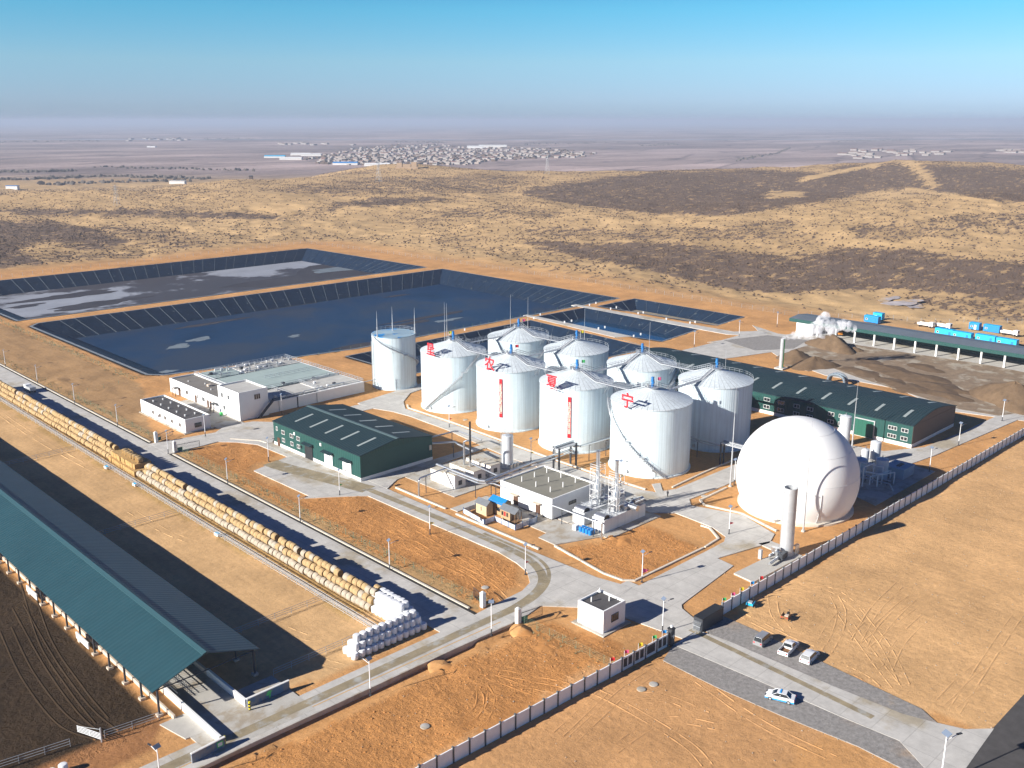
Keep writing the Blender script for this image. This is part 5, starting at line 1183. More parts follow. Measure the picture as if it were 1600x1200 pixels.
MB().path([(184.6,166.8,4.4),(184.9,166.8,4.5)],.3,8).path([(178.0,166.8,4.5),(178.0,166.8,6.7)],.3,8).path([(178.0,166.8,6.7),(185.2,166.8,6.7),(185.2,166.8,5.2),(186.5,166.0,5.2)],.3,8).build('pipe', M['steel'], t, world=True, smooth=True)
MB().slab((177.8,165.4,6.4),(185.2,165.4,6.4),(185.2,167.6,6.4),(177.8,167.6,6.4),.3).build('cable_tray', M['galv'], t, world=True)
pipeline('overhead_pipe', 'silver pipe rack passing between the front tanks towards the dome',
 [([(186.5,165.4,5.2),(213.5,163.8,5.0),(214.8,162,5.0),(214.8,141,5.0),(215.5,138.5,5.0)],.28),([(186.5,166.4,4.9),(212.5,165.0,4.8),(213.6,163,4.8),(213.6,141,4.8)],.16)],
 [(190.4,165.6,4.8),(197,165.2,4.7),(204,164.6,4.7),(211,164.2,4.7),(214.4,156,4.7),(214.4,147,4.7)])
t = thing('pipe_portal', 'dark portal frame lifting pipes over the road behind the dome', 'pipe', (214.4,137,0))
for v in (138.9,130.0):
    for s in (-.8,.8): MB().box(214.4+s-.18,v-.18,-.1,214.4+s+.18,v+.18,6.3).build('portal_leg', M['dark_metal'], t, world=True)
MB().slab((213.4,138.9,6.3),(215.4,138.9,6.3),(215.4,130,6.3),(213.4,130,6.3),.25).build('cable_tray', M['galv'], t, world=True)
MB().path([(214.8,139.2,5),(214.8,139.2,6.6),(214.8,129.6,6.6),(214.8,129.6,1.2),(214.2,124.5,1.0)],.26,8).build('pipe', M['steel'], t, world=True, smooth=True)
pipeline('overhead_pipe', 'thin silver pipe crossing over the small fenced hut yard', [([(150.9,178.9,3.8),(150.7,166.9,3.8),(152.9,163.5,4.0),(153.1,131.0,4.0),(153.5,129.3,4.0),(153.5,129.3,.1)],.19)],
 [(150.3,167.5,3.7),(152.6,162.6,3.7),(153.2,141.1,3.8),(153.2,131.5,3.8)])
pipeline('overhead_pipe', 'bent silver pipe rising from the sand left of the containers', [([(140.6,177.6,.0),(140.6,177.6,4.2),(141.3,177.9,4.6),(150.2,178.9,4.6)],.22)], [(143.5,178.4,4.4),(150.4,178.8,3.8)])
MB().tube((140.6,177.6,.0),(140.6,177.6,.4),.6,10).build('pipe_foundation', M['slab'], t) if False else None
pipeline('overhead_pipe', 'silver pipe leaving the near green shed above the shaded yard', [([(160.2,196.9,4.6),(166,193.2,4.6),(166.4,192.4,4.0),(166.2,186,3.6)],.3),([(160.2,201.5,4.4),(172,200.5,4.6),(173.0,199.6,4.6),(173,190,4.2)],.22)], [(165.6,193.4,4.3),(171,200.3,4.3)])
# ---------------- little wooden huts in a blue fence ----------------
def hut(u0,v0,u1,v1,h,label,wall,roof,windows=(),doorw=None,porch=False):
    t = thing('wooden_hut', label, 'hut', (u0,v0,.1)); um = (v0+v1)/2
    boxp(t, 'wall', M[wall], u0, v0, .1, u1, v1, h)
    ux_, u2 = (u0+u1)/2, None
    mb = MB()
    for v in (v0, v1): b = len(mb.v); mb.v += [(u0,v,h),(u1,v,h),((u0+u1)/2,v,h+.75)]; mb.face((b,b+1,b+2) if v == v1 else (b+2,b+1,b))
    MB().quad((u0,v0-.0,h),(u1,v0,h),((u0+u1)/2,v0,h+.75)).build('gable', M[wall], t, world=True)
    m_ = (u0+u1)/2; o = .28
    MB().slab((u0-o,v0-o,h-.18),(m_,v0-o,h+.82),(m_,v1+o,h+.82),(u0-o,v1+o,h-.18),.09).slab((m_,v0-o,h+.82),(u1+o,v0-o,h-.18),(u1+o,v1+o,h-.18),(m_,v1+o,h+.82),.09).build('roof', M[roof], t, world=True)
    for (a, w_, m) in windows:
        f = boxp(t, 'window', M['wood_dark'] if m != 'red' else M['red'], u0-.06, a-w_/2, 1.0, u0-.002, a+w_/2, 2.1); 
        if m != 'red': child_world(MB().box(u0-.08,a-w_/2+.12,1.12,u0-.061,a+w_/2-.12,1.98), 'pane', M['glass'], f, t)
    if doorw: boxp(t, 'door', M['wood_dark'], doorw-.45, v0-.06, .12, doorw+.45, v0-.002, 2.1)
    if porch:
        boxp(t, 'porch_floor', M['wood_dark'], u0, v0-1.6, .1, u1, v0-.01, .25); 
        for q in (u0+.1, (u0+u1)/2, u1-.1): MB().box(q-.06,v0-1.6,.25,q+.06,v0-1.48,h-.15).build('porch_post', M['wood_dark'], t, world=True)
        MB().slab((u0-o,v0-1.9,h-.2),(m_,v0-1.9,h+.8),(m_,v0-o-.01,h+.8),(u0-o,v0-o-.01,h-.2),.09).slab((m_,v0-1.9,h+.8),(u1+o,v0-1.9,h-.2),(u1+o,v0-o-.01,h-.2),(m_,v0-o-.01,h+.8),.09).build('porch_roof', M[roof], t, world=True)
    return t
M['wood_pale'] = mat('wood_pale', (0.52,0.42,0.27), 0.7, var=.1, vs=1.5, extra=ribs('Y',1.6,0,.8)); M['hut_grey'] = mat('hut_grey', (0.15,0.16,0.175), 0.6, var=.1, vs=1); M['hut_blue'] = mat('hut_blue', (0.015,0.21,0.52), 0.45, extra=ribs('Y',1.3,0,.8))
hut(143.9,156.6,146.0,160.2,2.9,'pale wooden hut with grey roof, left of the blue-roofed hut','wood_pale','hut_grey',((158.4,.1,'x'),))
hut(146.6,153.9,149.4,158.4,3.2,'wooden hut with a bright blue roof, middle of the three huts','wood','hut_blue',((155.4,1.4,'x'),))
hut(145.7,150.5,148.0,153.6,2.7,'brown wooden hut with grey roof, red notices and a porch','wood','hut_grey',((153.0,.7,'x'),(152.2,.5,'red'),(151.4,.6,'x')),146.8,True)
ft = thing('site_fence', 'low blue and grey printed panel fence round the three wooden huts', 'fence', (143.2,146.2,.1))
M['fence_print'] = mat('fence_print', (0.40,0.44,0.52), 0.5, var=.15, vs=.8, col2=(0.62,0.66,0.72), c2s=.5, c2t=(.48,.54)); M['fence_blue'] = mat('fence_blue', (0.035,0.10,0.24), 0.5)
FP = [(143.4,161.8),(140.8,161.8),(140.8,156.6),(140.9,153.4),(143.6,153.4),(142.0,153.2),(142.0,146.6),(149.9,146.4),(152.0,147.6)]
FP = [(145.2,161.9),(141.4,161.9),(140.2,153.4),(143.6,153.4),(143.2,146.2),(150.2,146.2),(152.2,148.0)]
for a, b in zip(FP[:-1], FP[1:]):
    L = math.hypot(b[0]-a[0],b[1]-a[1]); n = max(1,round(L/2.6)); rz = math.atan2(b[1]-a[1],b[0]-a[0])
    for i in range(n):
        c = (a[0]+(b[0]-a[0])*(i+.5)/n, a[1]+(b[1]-a[1])*(i+.5)/n); p = (a[0]+(b[0]-a[0])*i/n, a[1]+(b[1]-a[1])*i/n)
        MB().obox((*c,.72),(L/n-.14,.06,1.15),rz).build('panel', M['fence_print'], ft, world=True); MB().box(p[0]-.07,p[1]-.07,.0,p[0]+.07,p[1]+.07,1.55).build('post', M['fence_blue'], ft, world=True)
# ---------------- desulphurising tanks right of the dome ----------------
M['pool_blue'] = mat('pool_blue', (0.30,0.40,0.48), 0.5, var=.1, vs=.6)
def vessel(c, r, h, label, m='tank_s', leg=False):
    t = thing('process_tank', label, 'tank', (c[0],c[1],.08)); z = .9 if leg else 0
    MB().lathe([(.02,z),(r,z+.1),(r,h-.25),(r*.6,h),(.02,h+.12)],n=24).build('shell', M[m], t, smooth=True); MB().tube((0,0,h),(0,0,h+.7),.15,8).build('nozzle', M['steel'], t)
    if leg:
        for a in range(4): MB().tube((r*.7*math.cos(a*1.57),r*.7*math.sin(a*1.57),0),(r*.7*math.cos(a*1.57),r*.7*math.sin(a*1.57),1.1),.1,6).build('leg', M['dark_metal'], t)
    return t
M['tank_s'] = mat('tank_s', (0.60,0.63,0.66), 0.4, .1, var=.05, vs=.5)
vessel(G(1318,694),1.6,8.6,'tall white vessel beside the mast, between dome and green shed')
for k,(px_,r,h,l) in enumerate((((1342,745),1.7,5.2,'round process tank nearest the dome in its shadow'),((1376,748),1.6,5.6,'upright process tank at the centre of the shaded pipework'),((1366,722),1.4,6.0,'white process tank with its top catching the sun'),((1350,727),1.0,4.6,'small slim process tank among the pipes behind the dome'))): vessel(G(*px_),r,h,l,leg=k>1)
c = G(1404,742); t = thing('rectangular_tank', 'wide low blue-grey tank at the right end of the shaded pipework', 'tank', (*c,.08)); MB().box(-3.2,-2.6,0,3.2,2.6,2.6).build('body', M['pool_blue'], t); MB().box(-3.3,-2.7,2.6,3.3,2.7,2.75).build('cover', M['pool_blue'], t); MB().box(-1.5,-.7,2.75,1.2,.2,3.0).build('hatch', M['dark_metal'], t)
t = thing('ground_pipe', 'low light-blue pipe run on the shaded ground right of the dome', 'pipe', (*G(1345,752),.08))
pp = [G(x,y,.9) for x,y in ((1338,744),(1372,752),(1390,756),(1396,764))]; MB().path([(*p,.9) for p in pp[:3]]+[(*pp[3],.2)],.2,8).build('pipe', M['steel'], t, world=True, smooth=True)
pp = [G(x,y,1.4) for x,y in ((1340,740),(1372,747),(1392,752))]; MB().path([(*p,1.4) for p in pp],.16,8).build('pipe', M['steel'], t, world=True, smooth=True)
for i in range(5):
    a = G(1342+i*11,744+i*2.4,.9); MB().tube((*a,.0),(*a,1.4),.08,5).build('pipe_support', M['dark_metal'], t, world=True)
t = thing('pipe_manifold', 'tangle of white pipes joining the tanks behind the dome', 'pipe', (*G(1360,735),.08))
for (a,b,z) in (((1338,735),(1372,740),3.2),((1345,722),(1380,730),4.8),((1360,745),(1392,735),2.4),((1350,730),(1366,724),5.4),((1372,742),(1398,738),3.4)):
    p, q = G(*a,z), G(*b,z); MB().path([(*p,.2),(*p,z),(*q,z),(*q,.2)],.17,8).build('pipe', M['frame'], t, world=True, smooth=True)
# ---------------- boundary wall with dark posts ----------------
def wall_run(u0, v0, u1, v1, label, decor=()):
    t = thing('boundary_wall', label, 'wall', (u0, v0, 0), 0)
    L = math.hypot(u1-u0, v1-v0); rz = math.atan2(v1-v0, u1-u0); n = round(L/3.05)
    pm = MB().box(-L/n/2+.14,-.09,-.1,L/n/2-.14,.09,2.35).build('panel', M['wall_panel'], t); po = MB().box(-.13,-.17,-.1,.13,.17,2.62).build('post', M['post'], t)
    for i in range(n+1):
        q = i/n; p = po if i == 0 else po.copy()
        if i: COL.objects.link(p); p.parent = t
        p.location = ((u1-u0)*q, (v1-v0)*q, 0); p.rotation_euler = (0,0,rz)
        if i < n and i not in decor:
            q = (i+.5)/n; o = pm.copy(); COL.objects.link(o); o.parent = t; o.location = ((u1-u0)*q, (v1-v0)*q, 0); o.rotation_euler = (0,0,rz)
    for i in decor:   # openwork panels nearest the gate
        q = (i+.5)/n; c = ((u1-u0)*q, (v1-v0)*q); w = L/n-.3; mb = MB().box(-w/2,-.09,-.1,w/2,.09,.45).box(-w/2,-.09,2.1,w/2,.09,2.35).box(-w/2,-.09,.45,-w/2+.25,.09,2.1).box(w/2-.25,-.09,.45,w/2,.09,2.1)
        if i != decor[-2] if len(decor) > 1 else True: mb.box(-.12,-.09,.45,.12,.09,2.1)
        o = mb.build('openwork_panel', M['white_wall'], t); o.location = (*c,0); o.rotation_euler = (0,0,rz)
        g_ = MB()
        for x in np.arange(-w/2+.27, w/2-.2, .11): g_.box(x-.035,-.03,.45,x+.035,.03,2.1)
        g_.box(-w/2+.25,-.035,1.25,w/2-.25,.035,1.3); k = g_.build('grille', M['dark_metal'], o)
    bpy.data.objects.remove(pm); return n
wall_run(143.8, 91.2, 300.5, 90.8, 'long pale grey panel wall with dark posts, from the black gate box to the far right')
wall_run(30.5, 95.4, 127.4, 91.5, 'long pale grey panel wall with dark posts, in the foreground left of the gate', decor=(28,29,30,31) )
# posts of the wall carry small flags
for k,(px_,m,w) in enumerate((((1189,909),'red','fifth'),((1174.5,917),'flag_blue','fourth'),((1159,927),'yellow','third'),((1143,934),'pink','second'),((1126,941),'green_flag','first'))):
    u, v = G(px_[0],px_[1],2.6); flag((u, 91.1, 2.3), M[m], '%s flag on the wall right of the gate' % {'red':'red','flag_blue':'blue','yellow':'yellow','pink':'pink','green_flag':'green'}[m], 1.25, .8)
for k,(px_,m) in enumerate((((1034,993),'flag_blue'),((1016,1000),'green_flag'),((997,1013),'yellow'),((976,1025),'pink'),((955,1037),'red'))):
    u, v = G(px_[0],px_[1],2.6); flag((u, 95.4-(u-30.5)*.0402, 2.3), M[m], '%s flag on the wall left of the gate' % {'red':'red','flag_blue':'blue','yellow':'yellow','pink':'pink','green_flag':'green'}[m], 1.25, .8)
# main gate: black box cabinet and black pillar
t = thing('gate_motor_house', 'black box housing of the sliding gate at the wall end', 'gate', (135.0,89.9,.1))
MB().box(.6,-.0,0,7.3,1.9,2.5).build('housing', M['dark_metal'], t); MB().box(.55,-.05,2.5,7.35,1.95,2.62).build('lid', M['black_metal'], t)
mb = MB()
for i in range(7): mb.tube((0,.3+i*.22,0),(.55,.3+i*.22,1.9),.04,4).tube((.55,.3+i*.22,0),(0,.3+i*.22,1.9),.04,4)
mb.tube((.28,.2,.95),(.28,1.8,.95),.05,4); mb.build('folding_gate', M['galv'], t)
MB().box(8.0,.9,0,8.4,1.3,2.2).build('wall_stub', M['canopy'], t)
t = thing('gate_pillar', 'black gate pillar with a white globe lamp on top', 'pillar', (128.3,91.4,0)); MB().box(-.45,-.45,0,.45,.45,3.1).build('shaft', M['dark_metal'], t); MB().box(-.55,-.55,3.1,.55,.55,3.25).build('cap', M['black_metal'], t); MB().blob((0,0,3.55),.3,2,0).build('globe_lamp', M['white_paint'], t, smooth=True, angle=80)
MB().box(-.06,-.58,1.4,.06,-.46,2.2).box(-.3,-.47,1.7,.3,-.451,2.0).build('plate', M['galv'], t)
t = thing('gate_rail', 'pale ground track of the sliding gate across the entrance road', 'rail', (132,90.6,.1)); MB().box(-3.2,-.12,0,2.8,.12,.05).build('track', M['galv'], t)
def pillar(u, v, label, h=2.9):
    t = thing('gate_pillar', label, 'pillar', (u,v,.05)); MB().box(-.42,-.42,0,.42,.42,h).build('shaft', M['plinth'], t)
    MB().lathe([(.62,h),(.62,h+.12),(.02,h+.5)],n=4,a0=R(45),a1=R(405)).build('cap', M['plinth'], t); return t
pillar(113.6,124.8,'white gate pillar by the mesh gate, north of the junction'); pillar(114.0,115.6,'white gate pillar at the top of the foreground spoil heap'); pillar(112.6,251.6,'white gate pillar right of the plant side entrance'); pillar(112.6,263.4,'white gate pillar left of the plant side entrance')
M['gate_green'] = mat('gate_green', (0.03,0.16,0.12), .5)
def mesh_gate(a, b, label):
    t = thing('mesh_gate', label, 'gate', (*a,0)); L = math.hypot(b[0]-a[0],b[1]-a[1]); rz = math.atan2(b[1]-a[1],b[0]-a[0]); t.rotation_euler = (0,0,rz)
    MB().box(0,-.03,1.95,L,.03,2.05).box(0,-.03,.15,L,.03,.25).box(0,-.03,.25,.08,.03,1.95).box(L-.08,-.03,.25,L,.03,1.95).build('frame', M['dark_metal'], t)
    mb = MB()
    for i in range(int(L/.22)): mb.tube((.15+i*.22,0,.2),(.15+i*.22,0,2.35),.02,3)
    mb.tube((0,0,1.1),(L,0,1.1),.02,3); mb.build('bars', M['dark_metal'], t); MB().box(.1,-.02,.25,1.5,.02,1.2).build('sheet', M['gate_green'], t)
mesh_gate((114.0,125.3),(115.2,129.2),'open dark mesh gate beside the pillar north of the junction'); mesh_gate((114.6,115.4),(119.4,114.6),'open dark mesh gate beside the pillar on the spoil heap')
mesh_gate((113.2,251.4),(119.6,250.6),'open dark mesh gate at the right side of the side entrance'); mesh_gate((113.2,263.9),(119.2,266.6),'open dark mesh gate at the left side of the side entrance')
# green wire mesh fences
def mesh_fence(pts, label, step=3.0, h=1.6, m='mesh_green', zf=None, wires=5):
    t = thing('wire_fence', label, 'fence', (*pts[0],0)); mb = MB(); w = MB()
    for a, b in zip(pts[:-1], pts[1:]):
        L = math.hypot(b[0]-a[0],b[1]-a[1]); n = max(1,int(L/step)); P = []
        for i in range(n+1):
            p = (a[0]+(b[0]-a[0])*i/n, a[1]+(b[1]-a[1])*i/n); z = zf(*p) if zf else 0; P.append((*p,z)); mb.tube((*p,z-.2),(*p,z+h),.05 if not zf else .08,4)
        for p, q in zip(P[:-1], P[1:]):
            for k in range(wires): z = h*(.12+.86*k/(wires-1)); w.tube((p[0],p[1],p[2]+z),(q[0],q[1],q[2]+z),.012 if not zf else .02,3,cap=False)
    mb.build('posts', M[m], t, world=True)['kind'] = 'stuff'; w.build('wires', M[m], t, world=True)['kind'] = 'stuff'
mesh_fence([(114.3,128.6),(114.3,250.4)], 'green wire mesh fence along the hay road kerb'); mesh_fence([(115,92.4),(114.8,114.8)], 'green wire mesh fence between the front wall and the junction'); mesh_fence([(113.8,266),(113.8,330),(137.5,336),(138.2,470),(140,605)], 'green wire mesh fence below the large ponds', 5)
mesh_fence([(140,616),(405,640),(416,500),(417,330),(414,238),(470,150),(520,60)], 'long wire fence on posts along the desert edge behind the ponds', 6, 2.2, 'rail', hz, 4)
mesh_fence([(186,322),(389,320.8)], 'thin wire fence on the dike beside the slim tank', 5)
# cattle rails in the pale yard
def cattle(pts, label, step=3.2, rails=3, h=1.3):
    t = thing('cattle_rail', label, 'fence', (*pts[0],0))
    for a, b in zip(pts[:-1], pts[1:]):
        mb = MB(); mb.bars([(*a,.0),(*b,.0)],h,step,.045,[ (k+1)/rails for k in range(rails)]); mb.build('rail_section', M['rail'], t, world=True)
for k in range(9):
    pass
cattle([(93.6,131.5),(93.8,200),(94.4,270),(95,340),(95.6,460)], 'long steel cattle rail beside the round bales, nearer line'); cattle([(92.9,131.5),(93.1,200),(93.7,270),(94.3,340),(94.9,460)], 'long steel cattle rail beside the round bales, outer line')
cattle([(72,148.3),(93,148.3)], 'steel cross rail near the white wrapped bales'); cattle([(72,208.8),(93,209.2)], 'steel cross rail in the middle of the pale yard'); cattle([(72,272),(93,272.9)], 'steel cross rail in the far part of the pale yard')
cattle([(72.2,131.6),(93,131.6)], 'low rail at the end of the pale yard beside the road'); cattle([(45,134.4),(53,133.2)], 'wire and post rail at the end of the dark corral'); cattle([(20,139.5),(40.5,136.0)], 'wire and post rail beside the wrapped bales in the corner')
t = thing('field_gate', 'open white steel five-bar gate in the dark corral', 'gate', (*G(160,1158),0)); a = G(160,1158); b = G(121,1142,.3)
mb = MB(); rz = math.atan2(b[1]-a[1], b[0]-a[0]); L = math.hypot(b[0]-a[0],b[1]-a[1])
for k in range(5): mb.tube((0,0,.25+k*.24),(L*math.cos(rz),L*math.sin(rz),.25+k*.24),.05,6)
for q in (0.02,.5,.98): mb.tube((L*q*math.cos(rz),L*q*math.sin(rz),.2),(L*q*math.cos(rz),L*q*math.sin(rz),1.25),.04,6)
mb.build('gate_leaf', M['white_paint'], t); MB().tube((-.15,-.15,0),(-.15,-.15,2.4),.12,8).build('gate_post', M['galv'], t); MB().tube((-.1,-.1,2.1),(L*.9*math.cos(rz),L*.9*math.sin(rz),1.22),.03,4).build('stay', M['galv'], t)
for k,(px_) in enumerate(((290,618),(188,1025-208),(172,732),(216,757),(349,836),(410,875))):
    pass
for px_, l in (((285,620) if False else (173,731),'left'),((217,758),'middle'),((348,835),'right')):
    u, v = G(*px_); t = thing('water_trough', 'small blue and white water trough on the bale-side rail, %s of three' % l, 'trough', (93.3, v, 0)); MB().box(-.45,-.8,.15,.45,.8,.75).build('basin', M['white_paint'], t); MB().box(-.35,-.7,.74,.35,.7,.78).build('water', M['blue_light'], t)
# ---------------- straw bales ----------------
rb = thing('round_bale', 'x', 'straw bale', (0,0,0))
def bale_mesh(r=.76, w=1.36):
    m = MB(); n = 20; m.m = 0
    prof = [(.02,-w/2+.03),(r-.08,-w/2),(r,-w/2+.1),(r+.01,0),(r,w/2-.1),(r-.08,w/2),(.02,w/2-.03)]
    b = MB().lathe(prof, n=n); b.v = [(x, z, y) for x,y,z in b.v]; return b
b_ = bale_mesh(); vv = b_.v; b_.mi = [1 if (k//20 in (0,5)) else 0 for k in range(len(b_.f))]
proto = {}
for nm, m in (('straw','straw'),('pale','straw_pale')):
    q = MB(); q.v = b_.v; q.f = [f[::-1] for f in b_.f]; q.mi = b_.mi; o = q.build('round_bale', [M[m], M['straw_end']], None, smooth=True, angle=50); proto[nm] = o
bpy.data.objects.remove(rb)
rows = [('bottom', 97.1, .74, 'pale'), ('middle', 97.85, 2.04, 'straw'), ('top', 98.6, 3.34, 'straw')]
cnt = 0; rest = MB(); random.seed(17)
def add_rest(u, v, z, rz=0, seg=12):
    r, w = .74, 1.34; c, s = math.cos(rz), math.sin(rz)
    rest.tube((u+s*w/2, v-c*w/2, z), (u-s*w/2, v+c*w/2, z), r, seg)
used = set()
for (v0, v1, sec) in ((138.8, 239.5, 'near'), (257.5, 357.0, 'far')):
    v = v0
    while v < v1:
        for row, u, z, kind in rows:
            if v > v1-2.8 and row != 'bottom' and sec == 'near': continue
            if row == 'top' and random.random() < .035: continue
            jv, ju = random.uniform(-.08,.08), random.uniform(-.14,.14)
            pos = (u+ju, v+jv, z+random.uniform(-.10,.06))
            if cnt < 300 and (sec == 'near' or (row == 'top' or row == 'middle')):
                o0 = proto[kind if random.random() > .22 else 'pale']
                o = o0.copy(); COL.objects.link(o); o.location = pos; o.rotation_euler = (0, random.uniform(0,6.28), random.uniform(-.06,.06))
                o.name = 'round_bale'; sc_f = random.uniform(.93,1.03); o.scale = (sc_f,1,sc_f)
                ll = {'near':'in the near half of the long straw stack','far':'in the far half of the long straw stack'}[sec]
                tag(o, 'round straw bale in the %s row %s' % (row, ll), 'straw bale', 'round straw bales in the long stack beside the road'); cnt += 1
            else: add_rest(*pos)
            used.add((row, round(v,2)))
        # hidden backs of the stack
        for u, z in ((98.6,.74),(100.1,.74),(99.35,2.04)): add_rest(u, v, z, 0, 10)
        v += 1.5
for nm, o in proto.items(): bpy.data.objects.remove(o)
ro = rest.build('straw_bales', M['straw'], smooth=True, angle=50); tag(ro, None, None, None, 'stuff')
# the extra bale on the near end, and the stretch of bales laid crosswise
o = bale_mesh(); 
def xbale(loc, rz, label, group='straw bales laid crosswise in the stack'):
    q = MB(); q.v = b_.v; q.f = [f[::-1] for f in b_.f]; q.mi = b_.mi
    global _xb
    try: e = _xb.copy(); COL.objects.link(e)
    except NameError: _xb = q.build('round_bale', [M['straw'], M['straw_end']], None, smooth=True, angle=50); e = _xb
    e.location = loc; e.rotation_euler = (0, 0, rz); tag(e, label, 'straw bale', group); return e
xbale((99.9,139.6,3.34), 0, 'lone extra straw bale on top of the near end of the stack', 'round straw bales in the long stack beside the road')
M['straw_block'] = mat('straw_block', (0.44,0.28,0.11), .95, var=.35, vs=2, bump=.06, bs=5)
_sq = None
for lv in range(2):
    for i in range(11-lv):
        v = 241.0+lv*.7+i*1.5+(0.8 if lv else 0)
        for j in range(2):
            u = 97.2+lv*.75+j*2.3
            if _sq is None:
                m = MB().box(-1.1,-.72,-.68,1.1,.72,.68); _sq = m.build('square_bale', M['straw_block']); e = _sq
            else: e = _sq.copy(); COL.objects.link(e)
            e.location = (u+random.uniform(-.15,.15), v, .7+lv*1.36); e.rotation_euler = (random.uniform(-.03,.03),0,random.uniform(-.08,.08))
            tag(e, 'ragged square straw bale in the gap of the long stack, %s layer' % ('bottom','middle','top')[lv], 'straw bale', 'square straw bales in the gap of the stack')
for i in range(7): xbale((98.9+random.uniform(-.2,.2), 242.6+i*1.6, 3.42), R(90)+random.uniform(-.1,.1), 'pale round bale laid crosswise on the square bales in the gap')
# loose straw litter
random.seed(21); mb = MB()
for i in range(900):
    u = random.gauss(95.6,.9); v = random.uniform(137,360); tuft(mb, (u,v,.0), random.uniform(.1,.5), random.uniform(.05,.2), 3)
M['litter'] = mat('litter', (0.45,0.30,0.12), .95, var=.3, vs=1); struct(mb.build('straw_litter', M['litter']), 'stuff')
# ---------------- white wrapped bales ----------------
_wb = None; random.seed(31)
def wbale(loc, label, group='white wrapped silage bales in the L-shaped stack'):
    global _wb
    if _wb is None:
        m = MB().lathe([(.02,0),(.54,.0),(.63,.1),(.65,.6),(.63,1.12),(.54,1.22),(.2,1.26),(.02,1.25)],n=18); _wb = m.build('wrapped_bale', M['wrap'], smooth=True, angle=40); e = _wb
    else: e = _wb.copy(); COL.objects.link(e)
    e.location = loc; e.rotation_euler = (random.uniform(-.04,.04),random.uniform(-.04,.04),random.uniform(0,6)); e.scale = (1,1,random.uniform(.95,1.05)); tag(e, label, 'silage bale', group); return e
a0, a1 = Vector((85.2,126.6)), Vector((101.2,126.3)); lay = ('bottom','middle','top')
d = (a1-a0).normalized(); nrm = Vector((-d.y,d.x))
for lv in range(3):
    n = 12-lv
    for i in range(n):
        for j in range(3-lv):
            if j == 1 and lv == 0 and 0 < i < n-1: continue
            p = a0+d*(1.36*(i+.5*lv)+.0)+nrm*(1.3*(j+.5*lv)); wbale((p.x+random.uniform(-.06,.06), p.y+random.uniform(-.06,.06), 1.23*lv+.02), 'white wrapped bale in the %s layer, %s row, of the arm along the road' % (lay[lv], ('front','second','back')[j]))
for lv in range(3):
    n = 10-lv
    for i in range(n):
        for j in range(4-lv):
            if lv == 0 and j in (1,2) and 0 < i < n-1: continue
            p = (101.4-1.28*(j+.5*lv), 130.2+1.15*(i+.5*lv)-.2*j); wbale((p[0]+random.uniform(-.06,.06), p[1]+random.uniform(-.06,.06), 1.23*lv+.02), 'white wrapped bale in the %s layer, %s row, of the arm beside the straw stack' % (lay[lv], ('road-side','second','third','yard-side')[j]))
for k,(x,y) in enumerate(((98,1196),(80,1205),(62,1213),(105,1212),(90,1222))):
    wbale((*G(x,y,1.0),.0), 'white wrapped bale in the bottom-left corner row by the corral', 'white wrapped bales in the corner by the corral')
for k,(x,y) in enumerate(((558,1024),(600,945+13))): wbale((*G(x,y),0), ('loose white wrapped bale at the front end of the L-shaped stack','loose white wrapped bale touching the straw stack end')[k])
# ---------------- solar street lamps ----------------
def make_lamp(label):
    t = thing('street_lamp', label, 'street lamp', (0,0,0), 0, 'white solar street lamps')
    MB().tube((0,0,1.3),(0,0,6.5),.105,8,.07).build('pole', M['white_paint'], t, smooth=True); MB().tube((0,0,0),(0,0,1.3),.12,8).lathe([(.25,0),(.25,.1),(.12,.12)],n=8).build('base_sleeve', M['dark_metal'], t)
    MB().tube((0,0,5.8),(1.5,0,6.25),.05,6).build('arm', M['white_paint'], t); MB().obox((1.75,0,6.28),(.7,.26,.1),0).build('lamp_head', M['dark_metal'], t)
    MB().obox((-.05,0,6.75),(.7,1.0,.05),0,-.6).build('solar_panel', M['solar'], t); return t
LP = [((9,574),0,'beside the hay road, farthest left of all'),((59,600),0,'beside the hay road, second from the left edge'),((117,631),0,'beside the hay road, third from the left edge'),((184,666),0,'beside the hay road before the low white building'),
 ((263,709),0,'beside the side entrance pillars'),((356,756),0,'beside the hay road kerb, past the side entrance'),((469.5,817.5),0,'beside the hay road kerb, midway along the straw stack'),((609,891),0,'on the kerb, next to the near end of the straw stack'),
 ((768,993),60,'at the junction, near the white gate pillars'),((579,1087),120,'in front of the white wrapped bales'),((252,1232),120,'at the bottom edge near the barn lane'),
 ((321,682),0,'at the corner of the low white building'),((420,721),0,'beside the road left of the near green shed'),((531,774),0,'before the two white doors of the near green shed'),((672,835),0,'beside the inner road before the containers, with a yellow flag'),
 ((821,898),0,'at the bend of the inner road, with a red flag'),((1003,910),0,'at the sand plot near corner, with a pink flag'),((1139,835),0,'at the far corner of the sand plot, with a red flag'),
 ((702,668),0,'behind the near green shed, with a red flag'),((829.6,722),0,'behind the silver silo, with a yellow flag'),((969.6,759),0,'before the nearest digester tank, with a yellow flag'),((441,648),0,'against the basin wall behind the near green shed'),
 ((1154.7,526),0,'by the brown-banked pond, right of it'),((1214,511),0,'by the open shed end'),((1084.6,543),0,'on the sand behind the long green shed'),((1452,737),0,'by the road bend right of the dome'),((1497.5,696),0,'at the corner of the long green shed'),((1565.6,658),0,'beside the far right road'),
 ((1035,988),0,'behind the black gate pillar'),((1147,757),0,'at the road behind the dome mast')]
proto_l = None
for (px_, rz, l) in LP:
    if proto_l is None: proto_l = make_lamp('white solar street lamp '+l); o = proto_l
    else: o = dup(proto_l, (0,0,0), 0, 'white solar street lamp '+l)
    o.location = (*G(*px_), .05); o.rotation_euler = (0,0,R(rz-20))
